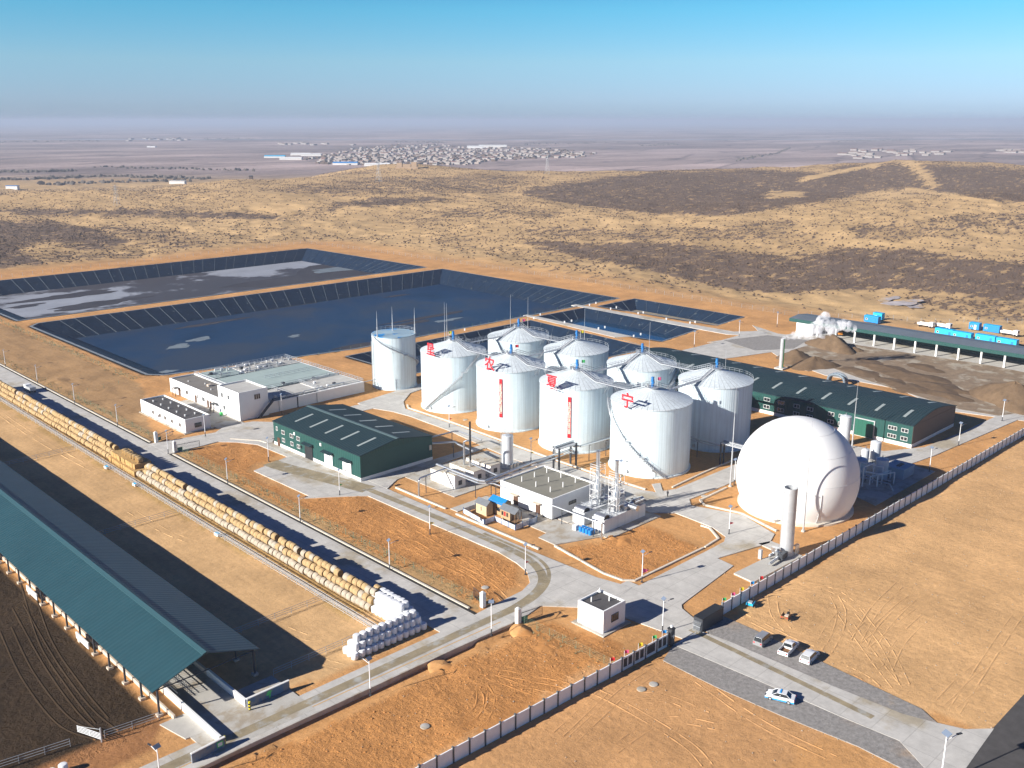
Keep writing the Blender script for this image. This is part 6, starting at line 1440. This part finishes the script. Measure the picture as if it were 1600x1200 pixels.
o = dup(proto_l, (*G(1480,1146,8.2),.0), R(-25), 'tall white solar street lamp at the bottom right corner'); o.scale = (1.25,1.25,1.22)
for (px_, m, l, w) in (((672,835),'yellow','yellow flag on the lamp before the containers',1.0),((821,898),'red','red flag on the lamp at the inner road bend',.7),((1003,910),'pink','large pink flag on the lamp at the sand plot corner',1.5),((1139,835),'red','red flag on the lamp at the far corner of the sand plot',1.0),
    ((702,668),'red','red flag on the lamp behind the near green shed',.8),((829.6,722),'yellow','yellow flag on the lamp behind the silver silo',.8),((969.6,759),'yellow','yellow flag on the lamp before the nearest tank',1.0),((531,774),'green_flag','green flag on the lamp before the green shed doors',.7)):
    u, v = G(*px_); flag((u+.1, v, 1.7), M[m], l, 1.3, w, tri=True)
# utility clutter: manhole covers
for px_ in ((758,918),(1002,1077),(1021,1069),(664,1136),(727,656),(1148,931),(1170,735) if False else (1100,775)):
    u, v = G(*px_); z = hz(u,v); struct(MB().lathe([(.75,-.4),(.75,.12),(.6,.16),(.02,.16)],(u,v,z),14).build('manhole_cover', M['slab'], smooth=True))
# ---------------- vehicles ----------------
def car(label, loc, rz, paint='car_white', kind='sedan', L=4.6, W=1.85, H=1.5, name='parked_car', cat='car', lower=None):
    t = thing(name, label, cat, loc, rz, None)
    if kind == 'sedan': P = [(-L/2,.45),(-L/2+.05,.95),(-L/2+.55,1.02),(-.95,1.03),(1.05,1.0),(L/2-.35,.86),(L/2,.62),(L/2,.3),(-L/2,.3)]; C_ = [(-1.65,1.0),(-1.05,H-.03),(-.2,H),(.55,H-.05),(1.3,.97)]
    elif kind == 'suv': P = [(-L/2,.45),(-L/2,1.1),(-.9,1.12),(1.0,1.1),(L/2-.3,.98),(L/2,.7),(L/2,.32),(-L/2,.32)]; C_ = [(-L/2+.1,1.08),(-L/2+.4,H-.05),(-.2,H),(.55,H-.06),(1.25,1.08)]
    elif kind == 'van': P = [(-L/2,.4),(-L/2,1.1),(0,1.1),(L/2-.45,1.08),(L/2,.75),(L/2,.32),(-L/2,.32)]; C_ = [(-L/2+.05,1.08),(-L/2+.2,H-.06),(-.5,H),(1.0,H-.06),(L/2-.5,1.08)]
    else: P = [(-L/2,.5),(-L/2,1.12),(-.45,1.12),(-.45,1.15),(1.3,1.12),(L/2-.2,1.0),(L/2,.75),(L/2,.4),(-L/2,.4)]; C_ = [(-.55,1.1),(-.5,H-.05),(.1,H),(.7,H-.06),(1.35,1.1)]
    def ext(prof, w0, w1, name, m):
        mb = MB(); n = len(prof); zt = max(p[1] for p in prof); zb = min(p[1] for p in prof)
        for s in (-1, 1):
            for x, z in prof: q = (z-zb)/(zt-zb+1e-6); mb.v.append((x, s*(w0+(w1-w0)*q)/2, z))
        mb.face(range(n)[::-1] if False else list(range(n))); mb.face([n+i for i in range(n)][::-1])
        for i in range(n): j = (i+1)%n; mb.face((i, n+i, n+j, j))
        return mb.build(name, m, t, smooth=True, angle=30)
    if kind == 'pickup':
        P2_ = P; body = MB().box(-L/2,-W/2,.4,-.46,W/2,.62).box(-L/2,-W/2,.62,-L/2+.07,W/2,1.14).box(-L/2+.07,-W/2,.62,-.46,-W/2+.08,1.14).box(-L/2+.07,W/2-.08,.62,-.46,W/2,1.14); body.build('load_bed', M[paint], t)
        MB().box(-L/2+.1,-W/2+.1,.63,-.5,W/2-.1,.7).build('load', M['rust'], t)
        ext([(-.45,.4),(-.45,1.13),(1.3,1.12),(L/2-.2,1.0),(L/2,.75),(L/2,.4)], W, W-.04, 'body', M[paint])
    else: ext(P, W, W-.06, 'body', M[paint])
    if lower: ext([(-L/2-.01,.3),(-L/2-.01,.55),(L/2+.01,.5),(L/2+.01,.3)], W+.03, W+.03, 'lower_stripe', M[lower])
    cab = ext(C_, W-.12, W-.42, 'cabin', M['glass'])
    rf = [(x*.96+.0, z) for x, z in C_[1:-1]]; mb = MB(); w = (W-.40)/2
    for (x0,z0),(x1,z1) in zip(rf[:-1], rf[1:]): mb.slab((x0,-w,z0+.035),(x1,-w,z1+.035),(x1,w,z1+.035),(x0,w,z0+.035),.05)
    mb.build('roof', M[paint], t)
    for s in (-1,1):
        for (xa,za),(xb,zb) in ((C_[0],C_[1]),(C_[-1],C_[-2])): MB().tube((xa,s*(W/2-.08),za),(xb,s*(W/2-.2),zb),.05,4).build('pillar', M[paint], t)
        MB().box(-.1,s*(W/2-.13)-.03,1.0,.0,s*(W/2-.13)+.03,1.28).build('pillar', M[paint], t)
        MB().box(1.0,s*(W/2+.02)-.1,1.02,1.12,s*(W/2+.02)+.1,1.18).build('mirror', M[paint], t)
        for x in (-L/2+.85, L/2-.85):
            w_ = MB().tube((x,s*(W/2-.2),.33),(x,s*(W/2+.02),.33),.33,18).build('wheel', M['rubber'], t, smooth=True); MB().tube((x,s*(W/2+.0),.33),(x,s*(W/2+.035),.33),.19,12).build('rim', M['galv'], w_)
        MB().box(L/2-.12,s*(W/2-.35)-.2,.62,L/2+.01,s*(W/2-.35)+.2,.78).build('headlight', M['glass'], t); MB().box(-L/2-.02,s*(W/2-.22)-.14,.72,-L/2+.03,s*(W/2-.22)+.14,.95).build('tail_light', M['red'], t)
    return t
p = car('white and blue patrol car on the gravel beside the access road', G(1219,1093), R(110), 'car_white','sedan', name='patrol_car', lower='flag_blue'); MB().box(-.15,-.55,1.52,.1,.55,1.62).build('light_bar', M['flag_blue'], p)
RZ = R(5)
car('silver van parked nearest the gate', (140.5,80.3), RZ, 'car_silver','van', 4.3, 1.75, 1.85)
car('white pickup truck between the silver van and the white car', (141.2,75.6), R(8), 'car_white','pickup', 5.2, 1.85, 1.75, name='pickup_truck', cat='pickup')
car('white hatchback car parked beside the pickup, farthest from the gate', (141.3,71.6), R(6), 'car_white','suv', 4.4, 1.82, 1.62)
t = thing('motor_trike', 'brown three-wheeled cargo trike standing on the bare sand', 'tricycle', (*G(1229,966),.05), R(12))
MB().box(-1.5,-.7,.55,.3,.7,.65).box(-1.5,-.7,.65,-1.44,.7,1.0).box(-1.44,-.7,.65,.3,-.64,1.0).box(-1.44,.64,.65,.3,.7,1.0).build('cargo_box', M['rust'], t); MB().path([(.3,0,.6),(1.3,0,.5),(1.55,0,1.1)],.05,6).tube((1.5,-.35,1.1),(1.5,.35,1.1),.03,5).build('frame', M['black_metal'], t); MB().box(.45,-.18,.6,1.1,.18,.85).build('seat', M['black_metal'], t)
for (x,y) in ((1.45,0),(-.9,.72),(-.9,-.72)): MB().tube((x,y-.06,.3),(x,y+.06,.3),.3,14).build('wheel', M['rubber'], t)
for y in (-.5,.5): MB().box(-1.53,y-.1,.68,-1.501,y+.1,.85).build('tail_light', M['red'], t)
MB().box(-.9,-.5,.66,-.1,.2,.9).build('sack', M['canopy'], t)
t = thing('motor_trike', 'blue three-wheeled cargo trike parked against the wall by the flags', 'tricycle', (*G(1174,946),.05), R(15))
MB().box(-1.4,-.65,.55,.2,.65,.65).box(-1.4,-.65,.65,-1.34,.65,1.0).box(-1.34,-.65,.65,.2,-.59,1.0).box(-1.34,.59,.65,.2,.65,1.0).build('cargo_box', M['blue_light'], t); MB().path([(.2,0,.6),(1.2,0,.5),(1.45,0,1.1)],.05,6).tube((1.4,-.35,1.1),(1.4,.35,1.1),.03,5).build('frame', M['black_metal'], t); MB().box(.4,-.2,.6,1.0,.2,.85).build('seat', M['black_metal'], t)
for (x,y) in ((1.35,0),(-.8,.67),(-.8,-.67)): MB().tube((x,y-.06,.3),(x,y+.06,.3),.3,14).build('wheel', M['rubber'], t)
MB().box(-1.2,-.4,.66,-.4,.4,1.15).build('load', M['galv'], t)
# truck on the hay road
t = thing('farm_truck', 'small white farm truck driving on the hay road beyond the stack', 'truck', (*G(47,612),.1), R(92))
MB().box(.9,-.95,.5,2.6,.95,2.3).build('cab', M['white_paint'], t); MB().box(2.6,-.8,1.4,2.62,.8,2.1).build('windscreen', M['glass'], t); MB().box(-3,-1.0,.7,.8,1.0,.85).build('flatbed', M['dark_metal'], t); MB().box(-3,-1.0,.85,.8,1.0,2.0).build('cargo', M['galv'], t)
for x in (-2.1,1.8):
    for s in (-1,1): MB().tube((x,s*.75,.42),(x,s*1.0,.42),.42,14).build('wheel', M['rubber'], t)
# ---------------- people ----------------
def person(label, loc, rz, coat='cloth_dark', lean=0.0, stride=0.25, h=1.72):
    me = bpy.data.meshes.new('person'); k = h/1.72
    V_ = [(0,0,.95),(0,0,1.2),(0,0,1.42),(0,0,1.52),(0,0,1.63),(0,.17,1.42),(.05,.25,1.15),(.16,.24,.92),(0,-.17,1.42),(-.03,-.25,1.15),(.10,-.24,.92),(0,.09,.9),(stride*.5,.1,.48),(stride*.4,.1,.06),(stride*.4+.16,.1,.03),(0,-.09,.9),(-stride*.4,-.1,.48),(-stride,-.1,.08),(-stride+.16,-.1,.03)]
    V_ = [((x+lean*max(z-.95,0))*k, y*k, z*k) for x,y,z in V_]
    E_ = [(0,1),(1,2),(2,3),(3,4),(2,5),(5,6),(6,7),(2,8),(8,9),(9,10),(0,11),(11,12),(12,13),(13,14),(0,15),(15,16),(16,17),(17,18)]
    rad = [.15,.15,.14,.06,.11,.075,.055,.045,.075,.055,.045,.1,.075,.055,.045,.1,.075,.055,.045]
    me.from_pydata(V_, E_, []); o = bpy.data.objects.new('person', me); COL.objects.link(o)
    s = o.modifiers.new('skin', 'SKIN'); 
    for i, v in enumerate(me.skin_vertices[0].data if me.skin_vertices else []): v.radius = (rad[i]*k, rad[i]*k)
    if not me.skin_vertices: 
        bpy.context.view_layer.objects.active = o
    sb = o.modifiers.new('sub', 'SUBSURF'); sb.levels = 1; sb.render_levels = 1
    dg = bpy.context.evaluated_depsgraph_get(); nm = bpy.data.meshes.new_from_object(o.evaluated_get(dg)); bpy.data.objects.remove(o)
    nm.materials.clear(); nm.materials.append(M['skin']); nm.materials.append(M[coat]); nm.materials.append(M['black_metal'])
    for p_ in nm.polygons:
        z = p_.center.z/k; p_.material_index = 0 if z > 1.5 else (1 if z > .93 else 2)
    b = bpy.data.objects.new('person', nm); COL.objects.link(b); b.location = loc if len(loc) == 3 else (*loc, .1); b.rotation_euler = (0,0,rz); tag(b, label, 'person')
    hd = MB().blob((lean*.72*k,0,1.68*k),.115*k,2,0.02).build('hair', M['black_metal'], b, smooth=True, angle=80); return b
person('person in dark clothes walking on the road below the nearest tank', G(1043,777), R(200))
person('person in dark clothes bending forward in the white building yard', G(328,642), R(-40), lean=.8, stride=.1)
person('person in dark blue clothes standing beside the office tower door', G(345,647) , R(90), 'fence_blue', stride=.05)
# small tubs by the office
for px_, m, l in (((371,655),'gate_green','dark green waste bin by the office tower corner'),((346,650),'green_flag','bright green waste bin by the black porch')):
    t = thing('waste_bin', l, 'bin', (*G(*px_),.12)); MB().box(-.4,-.35,.1,.4,.35,1.0).build('body', M[m], t); MB().box(-.43,-.38,1.0,.43,.38,1.08).build('lid', M[m], t)
# ---------------- compost yard ----------------
def GT(x, y):                                           # where the ray through a pixel meets the ground sheet
    a = (x-800)/F0; b = (600-y)/F0; fw = CP+SP*b; up = -SP+CP*b; t = 300.0
    while t < 9000:
        f = fw*t; r = a*t; u, v, z = f*FX+r*FY, f*FY-r*FX, HC+up*t
        if z < hz(u, v): return (u, v, hz(u, v))
        t += 6 if t < 2500 else 20
    return (u, v, -14)
def cheap(px, r, h, seed, label, el=1.0, rz=0, m='compost'):
    c = G(*px); t = heap((0,0), r, h, seed, M[m], 'compost_heap', el, rz); t.location = (c[0], c[1], .1); tag(t, label, 'compost heap', 'compost heaps in the yard'); return t
cheap((1300,543), 8.5, 5.6, 1, 'pointed brown compost heap nearest the open shed, under the smoke', 1.35, R(60)); cheap((1243,563), 7.5, 4.4, 2, 'brown compost heap beside the green chimney', 1.3, R(20)); cheap((1272,572), 7.5, 3.8, 3, 'rounded brown compost heap right of the green chimney heap', 1.2, R(-30))
cheap((1582,628), 12, 7.0, 4, 'large brown compost heap at the right edge of the photo', 1.2, R(60)); cheap((1335,548), 3.5, 1.6, 5, 'small low heap at the foot of the pointed heap')
random.seed(77)
for k,(x,y,r,h) in enumerate(((1345,582,7,1.0),(1378,575,8,1.2),(1410,585,9,1.1),(1440,592,9,1.3),(1465,606,9,1.2),(1430,608,7,1.0),(1395,598,7,.9),(1480,618,7,1.0),(1445,575,7,.8),(1360,566,6,.8),(1500,612,5,.7))):
    struct(heap((G(x,y)[0],G(x,y)[1]), r, h, 90+k, M['compost'], 'compost_spread', 1.5, R(70)))
M['yard_dirt'] = mat('yard_dirt', (0.24,0.175,0.115), .95, var=.25, vs=.3, col2=(0.36,0.31,0.24), c2s=.12, c2t=(.5,.6))
struct(MB().prism([G(x,y) for x,y in ((1235,548),(1262,540),(1330,538),(1420,552),(1540,570),(1640,590),(1640,640),(1560,650),(1500,640),(1430,618),(1340,590),(1300,575),(1262,580),(1225,572))],-.1,.13,False).build('yard_dirt', M['yard_dirt']))
struct(MB().prism([G(x,y) for x,y in ((1130,532),(1200,524),(1262,532),(1240,545),(1180,548))],-.1,.12,False).build('yard_dirt', M['gravel']))
# green-striped chimney and its smoke
c = G(1220,576); t = thing('steam_chimney', 'pale chimney with a green stripe giving off white steam', 'chimney', (*c,0))
MB().lathe([(.78,0),(.78,11.6),(.66,11.6),(.66,10)],n=24).build('shell', M['galv'], t, smooth=True); MB().lathe([(.83,.6),(.83,11.5)],n=8,a0=R(245),a1=R(350)).build('green_stripe', M['green_flag'], t); MB().box(-1.8,-1.8,-.1,1.8,1.8,.5).build('base_block', M['concrete_new'], t)
sm = bpy.data.materials.new('steam'); sm.use_nodes = True; nt = sm.node_tree; nt.nodes.remove(nt.nodes['Principled BSDF'])
pv_ = nt.nodes.new('ShaderNodeVolumePrincipled'); pv_.inputs['Color'].default_value = (.97,.97,1,1); pv_.inputs['Anisotropy'].default_value = -.35
n1_ = nt.nodes.new('ShaderNodeTexNoise'); n1_.inputs['Scale'].default_value = .45; n1_.inputs['Detail'].default_value = 5; g1 = nt.nodes.new('ShaderNodeNewGeometry'); nt.links.new(g1.outputs['Position'], n1_.inputs['Vector'])
m1 = nt.nodes.new('ShaderNodeMapRange'); m1.inputs[1].default_value = .40; m1.inputs[2].default_value = .74; m1.inputs[3].default_value = 0.0; m1.inputs[4].default_value = 1.0; nt.links.new(n1_.outputs[0], m1.inputs[0]); nt.links.new(m1.outputs[0], pv_.inputs['Density']); nt.links.new(pv_.outputs[0], nt.nodes['Material Output'].inputs['Volume'])
random.seed(8); mb = MB()
for (s,h_,r) in ((.4,.2,.8),(1.8,.7,1.0),(3.4,1.1,1.4),(5.2,1.6,1.7),(7.2,2.2,2.2),(9.2,2.8,2.7),(11.2,4.0,2.5),(12.6,6.0,2.3),(13.4,8.0,1.6),(14.6,3.4,2.4),(16.6,3.6,1.9),(18.8,4.8,2.0),(21.0,4.4,1.9),(22.8,3.8,1.5),(10,1.4,1.7),(15.6,5.6,1.4),(12.9,1.6,1.6),(19.8,6.0,1.1)):
    mb.blob((s*1.12*FY, -s*1.12*FX, h_*1.1+11.4), r*1.12, 2, .16)
o = mb.build('steam', sm, None, smooth=True, angle=80); o.location = (*c,0); o['kind'] = 'stuff'
# ducts behind the long shed
t = thing('curved_duct', 'pair of fat grey looping ducts behind the long green shed', 'duct', (*G(1306,596),0)); cx_, cy_ = G(1306,600)
for k in range(2):
    pts = [(cx_+1.8*k, cy_+3.2*math.cos(a), 3.2*max(0,math.sin(a))**.6+0.2) for a in [math.pi*i/10 for i in range(11)]]; MB().path(pts,.5,10).build('duct', mat('duct_grey',(.16,.2,.24),.5), t, world=True, smooth=True)
# loader and cabins
t = thing('wheel_loader', 'orange wheel loader working under the open shed roof', 'loader', (*G(1312,524),.1), R(30))
MB().box(-2.6,-1,.8,1,1,1.9).build('body', mat('orange_paint',(.55,.2,.02),.5), t); MB().box(-.6,-.8,1.9,.9,.8,3.1).build('cab', M['glass'], t); MB().tube((.8,-.6,1.3),(3.2,-.6,.6),.14,6).tube((.8,.6,1.3),(3.2,.6,.6),.14,6).tube((3.1,-.6,.6),(3.1,.6,.6),.12,6).build('lift_arm', _mats['orange_paint'], t); MB().prism([(3.1,-1.4),(4.1,-1.4),(4.1,1.4),(3.1,1.4)],.15,1.0).build('bucket', M['dark_metal'], t)
for x in (-1.8,1.2):
    for s in (-1.1,1.1): MB().tube((x,s-.25,.75),(x,s+.25,.75),.75,14).build('wheel', M['rubber'], t)
def cabin(loc, rz, L, W, H, m, label, dm='blue_mid', grp=None):
    t = thing('site_container', label, 'container', (*loc,.0), rz, grp); MB().box(-L/2,-W/2,.1,L/2,W/2,H).build('body', M[m], t); MB().box(-L/2-.05,-W/2-.05,H,L/2+.05,W/2+.05,H+.1).build('roof', M['frame'] if m == 'plinth' else M['blue_light'], t)
    f = MB().box(-L/2+.8,-W/2-.05,1.1,-L/2+1.8,-W/2-.002,1.9).build('window', M['frame'], t); MB().box(-L/2+.95,-W/2-.07,1.2,-L/2+1.65,-W/2-.052,1.8).build('pane', M['glass'], f); MB().box(L/2-2.2,-W/2-.05,.2,L/2-1.2,-W/2-.002,2.2).build('door', M[dm], t); return t
for k,(x,y,m,l) in enumerate(((1472,526,'blue_light','bright blue container, left end of the long blue row behind the open shed'),(1499,531,'blue_light','bright blue container, second in the long blue row behind the open shed'),(1536,536,'blue_light','bright blue container, third in the long blue row behind the open shed'),(1569,542,'blue_light','bright blue container at the right end of the long blue row'),
    (1519,516,'blue_mid','square deep-blue container with a light door, behind the long blue row'),(1546,520,'blue_mid','long deep-blue container behind the right part of the blue row'),(1358,505,'blue_mid','deep-blue container beyond the middle of the open shed'),(1368,500,'blue_light','small bright blue container standing farthest beyond the open shed'))):
    u, v = G(x, y); cabin((u+3,v), R(-94), 8.2 if k < 4 else (4.5 if k in (4,7) else 7), 2.6, 3.0, m, l, 'frame' if k == 4 else 'blue_mid')
for k,(x,y,l) in enumerate(((1447,511,'white dump truck, leftmost behind the open shed'),(1474,513,'white flatbed truck behind the blue containers'),(1578,524,'white truck at the right edge beyond the blue containers'))):
    u, v = G(x, y); t = thing('parked_truck', l, 'truck', (u,v,.0), R(-94)); MB().box(1.6,-1.1,.6,3.4,1.1,2.6).build('cab', M['white_paint'], t); MB().box(3.4,-.9,1.6,3.43,.9,2.4).build('windscreen', M['glass'], t); MB().box(-3.8,-1.15,.9,1.4,1.15,1.1).box(-3.8,-1.15,1.1,-3.7,1.15,1.9).box(-3.7,-1.15,1.1,1.4,-1.05,1.9).box(-3.7,1.05,1.1,1.4,1.15,1.9).build('cargo_bed', M['plinth'], t)
    for x_ in (-2.6,2.4):
        for s in (-1,1): MB().tube((x_,s*.8,.5),(x_,s*1.12,.5),.5,12).build('wheel', M['rubber'], t)
# white marker posts round the small ponds
_mp = None
for px_ in ((834,499),(844,493),(882,505),(893,503),(935,515),(945,513),(990,527),(1001,524),(921,478),(931,475),(954,484),(963,482),(997,491),(1005,490),(1041,500),(1078,506),(1086,505),(703,523),(726,517)):
    if _mp is None: _mp = MB().box(-.3,-.12,0,.3,.12,.95).tube((0,0,-.2),(0,0,.3),.06,5).build('marker_board', M['white_paint']); e = _mp
    else: e = _mp.copy(); COL.objects.link(e)
    e.location = (*G(*px_),.12); e.rotation_euler = (0,0,R(-45)); tag(e, 'small white marker board on the path round the small ponds', 'marker', 'white marker boards round the small ponds')
# litter of rocks and salt pans in the desert
mat('salt',(.42,.38,.38),.85,var=.3,vs=.12,col2=(.5,.36,.22),c2s=.1,c2t=(.48,.56))
for k,(x,y,a,b) in enumerate(((1412,477,13,6),(1388,470,9,4),(1430,482,7,4))): q_ = GT(x,y); struct(patch(q_[:2], a, b, q_[2]+.5, None, 50+k).build('salt_pan', _mats['salt']))
# ---------------- far things ----------------
HW = [mat('house_wall',(.29,.265,.25),.8,var=.1,vs=.02), mat('house_roof',(.30,.25,.22),.8), mat('roof_brick',(.20,.12,.10),.8), mat('roof_blue',(.10,.28,.55),.6)]
def house_mesh(L, W, H, rm):
    m = MB(); m.box(-L/2,-W/2,-1,L/2,W/2,H); m.m = 1
    m.slab((-L/2-.4,-W/2-.4,H),(L/2+.4,-W/2-.4,H),(L/2+.4,0,H+1.6),(-L/2-.4,0,H+1.6),.2).slab((-L/2-.4,0,H+1.6),(L/2+.4,0,H+1.6),(L/2+.4,W/2+.4,H),(-L/2-.4,W/2+.4,H),.2)
    return m.build('village_house', [HW[0], HW[rm]])
hp = [house_mesh(15,8,3.6,1), house_mesh(19,9,3.8,2), house_mesh(11,7,3.4,1)]
def scatter(poly, n, label, group, seed, big=1.0):
    random.seed(seed); xs = [p[0] for p in poly]; ys = [p[1] for p in poly]; k = 0; tries = 0
    while k < n and tries < 20000:
        tries += 1; x = random.uniform(min(xs), max(xs)); y = random.uniform(min(ys), max(ys))
        if not inside(np.array([x]), np.array([y]), poly)[0]: continue
        u, v = G(x, y, -14); u = round((u)/34)*34+random.uniform(-4,4); v = round(v/24)*24+random.uniform(-3,3)
        o = hp[random.choice((0,0,1,2))].copy(); COL.objects.link(o); o.location = (u, v, hz(u,v)); o.rotation_euler = (0,0,R(90)+random.uniform(-.08,.08)); s = random.uniform(.9,1.4)*big; o.scale = (s,s,random.uniform(1.0,1.5)); tag(o, label, 'house', group); k += 1
scatter([(500,250),(560,234),(650,228),(760,234),(880,238),(915,243),(900,248),(800,250),(730,258),(600,259),(520,257)], 250, 'small pale house in the distant village behind the desert hills', 'houses of the middle village', 3, .85)
scatter([(1305,243),(1330,236),(1400,237),(1480,240),(1480,246),(1400,248),(1340,250)], 42, 'small pale house in the distant village at the right', 'houses of the right village', 4, 1.2)
scatter([(1560,238),(1620,238),(1620,243),(1560,243)], 12, 'small pale house at the far right edge of the plain', 'houses at the far right edge', 5, 1.4)
scatter([(200,216),(300,214),(305,220),(200,221)], 16, 'tiny pale house far out on the left plain', 'houses far out on the left plain', 6, 2.2)
scatter([(430,224),(560,223),(560,227),(430,228)], 14, 'tiny pale house on the plain behind the village', 'houses behind the village', 7, 1.8)
random.seed(55); mb = MB(); k = 0
while k < 700:
    x = random.uniform(480,925); y = random.uniform(223,262)
    if not inside(np.array([x]), np.array([y]), [(480,250),(560,230),(650,224),(760,230),(880,234),(925,241),(905,247),(800,250),(730,259),(600,261),(500,258)])[0]: continue
    u, v = G(x,y,-14); u = round(u/34)*34+17+random.uniform(-6,6); v = round(v/24)*24+12+random.uniform(-4,4); z = hz(u,v); s = random.uniform(.7,1.2); mb.m = random.choice((0,1,2,2)); mb.box(u-3.5*s,v-7*s,z-1,u+3.5*s,v+7*s,z+4*s); k += 1
struct(mb.build('village_rooftops', [HW[0], HW[1], M['bush']]), 'stuff')
for o in hp: bpy.data.objects.remove(o)
def longshed(px, L, W, H, wall, roof, label, rz=90):
    u, v = G(px[0], px[1], -14); t = thing('factory_shed', label, 'shed', (u,v,hz(u,v)), R(rz)); MB().box(-L/2,-W/2,-1,L/2,W/2,H).build('wall', M[wall], t)
    MB().slab((-L/2,-W/2-.5,H),(L/2,-W/2-.5,H),(L/2,0,H+2.5),(-L/2,0,H+2.5),.4).slab((-L/2,0,H+2.5),(L/2,0,H+2.5),(L/2,W/2+.5,H),(-L/2,W/2+.5,H),.4).build('roof', M[roof], t)
longshed((770,231),110,26,9,'plinth','frame','long white and blue factory shed beyond the village, largest of all',-45); longshed((742,232),60,20,8,'white_wall','frame','small white factory shed left of the largest one',-45)
for k,(x,y,m,l) in enumerate(((470,243,'frame','white roofed shed at the left of the village'),(487,244,'frame','long white roofed shed in the left shed group'),(430,247,'blue_light','low blue-roofed shed, farthest left of the village'),(455,250,'frame','white roofed shed below the left shed group'),(540,258,'blue_mid','blue-roofed shed at the near edge of the village'),(590,260,'frame','pale long roof at the near village edge'))): longshed((x,y),60,16,5,'plinth',m,l,-45)
# low dark tree belts and single hut on the plain
M['far_tree'] = mat('far_tree', (0.12,0.10,0.085), .95, var=.3, vs=.02)
random.seed(14); mb = MB()
for (x0,y0,x1,y1,n) in ((0,282,200,276,60),(60,288,300,283,50),(200,278,330,280,40),(0,222,160,220,50),(320,218,400,217,40),(1215,240,1235,232,26),(1150,252,1215,240,30),(820,226,980,222,40),(1300,222,1420,220,40),(0,270,120,268,40),(150,262,400,268,40),(620,222,700,223,30),(1000,228,1060,226,30)):
    for i in range(n):
        q = i/n+random.uniform(-.01,.01); u, v = G(x0+(x1-x0)*q, y0+(y1-y0)*q+random.uniform(-1,1), -14); s = random.uniform(2.2,5)
        mb.blob((u,v,hz(u,v)+s*.4), s, 1, .35, .8)
struct(mb.build('tree_belt', M['far_tree']), 'stuff')
for (x,y,l,w) in ((278,287,'lone white flat building on the plain behind the left dunes',26),(20,296,'blue-roofed hut at the left edge of the plain',18),(237,230,'lone white building far out on the left plain',34)):
    u, v = G(x, y, -14); t = thing('plain_building', l, 'building', (u,v,hz(u,v)), R(-45)); MB().box(-w/2,-w/5,-1,w/2,w/5,5).build('wall', M['white_wall'], t); MB().box(-w/2-.5,-w/5-.5,5,w/2+.5,w/5+.5,5.6).build('roof', M['blue_mid'] if 'blue' in l else M['frame'], t)
u, v, z = GT(633,263); t = thing('hilltop_building', 'tan flat-roofed building on the low hilltop before the village', 'building', (u,v,z), R(-45))
for k,(a,b,h) in enumerate(((-12,-4,8),(-3,9,6),(10,18,9))): MB().box(a,-6,-2,b,6,h).build('block', mat('tan_block',(.42,.30,.2),.9), t); 
MB().box(-14,-8,-2,20,-7,2).build('terrace_wall', _mats['tan_block'], t)
u, v = G(393,291,-10); t = thing('pagoda_tower', 'dark tiered pagoda-like tower standing alone before the plain', 'tower', (u,v,hz(u,v)), R(-45)); z = -1
for k in range(3):
    w = 4.2-k*.9; MB().box(-w,-w,z,w,w,z+4).build('storey', M['shed_brown'], t); MB().lathe([(w*1.9,z+4),(w*1.2,z+5.2),(.1,z+5.4)],n=4,a0=R(45),a1=R(405)).build('tier_roof', M['dark_metal'], t); z += 5.2
def pylon(px, h, label):
    u, v, z = GT(*px); t = thing('power_pylon', label, 'pylon', (u,v,z-1), R(20), 'lattice power pylons'); w = h*.11; mb = MB()
    C4 = ((-1,-1),(1,-1),(1,1),(-1,1)); lv = [0,.2,.38,.54,.68,.8,.9,1.0]; ww = [w*(1-.82*q) for q in lv]
    for (x,y) in C4: mb.tube((x*w,y*w,0),(x*w*.18,y*w*.18,h),.14,4)
    for i in range(len(lv)-1):
        for a in range(4): p, q = C4[a], C4[(a+1)%4]; mb.tube((p[0]*ww[i],p[1]*ww[i],lv[i]*h),(q[0]*ww[i+1],q[1]*ww[i+1],lv[i+1]*h),.07,3)
    mb.build('lattice_mast', M['galv'], t)
    for q in (.78,.9,1.0): MB().tube((-h*.17,0,q*h),(h*.17,0,q*h),.12,4).tube((-h*.17,0,q*h),(0,0,q*h+1.2),.12,3).tube((h*.17,0,q*h),(0,0,q*h+1.2),.12,3).build('cross_arm', M['galv'], t)
pylon((183,322),22,'lattice power pylon on the left dune'); pylon((592,285),26,'lattice power pylon left of the hilltop building'); pylon((855,272),26,'lattice power pylon right of the hilltop building'); 
hv = bpy.data.materials.new('haze'); hv.use_nodes = True; nt = hv.node_tree; nt.nodes.remove(nt.nodes['Principled BSDF'])
pv = nt.nodes.new('ShaderNodeVolumePrincipled'); pv.inputs['Color'].default_value = (0.44,0.53,0.68,1); pv.inputs['Density'].default_value = 1.4e-4; pv.inputs['Anisotropy'].default_value = 0.0
nt.links.new(pv.outputs[0], nt.nodes['Material Output'].inputs['Volume'])
ho = MB().box(-600,-600,-30, 42000,42000,115).build('haze', hv); ho['kind'] = 'stuff'
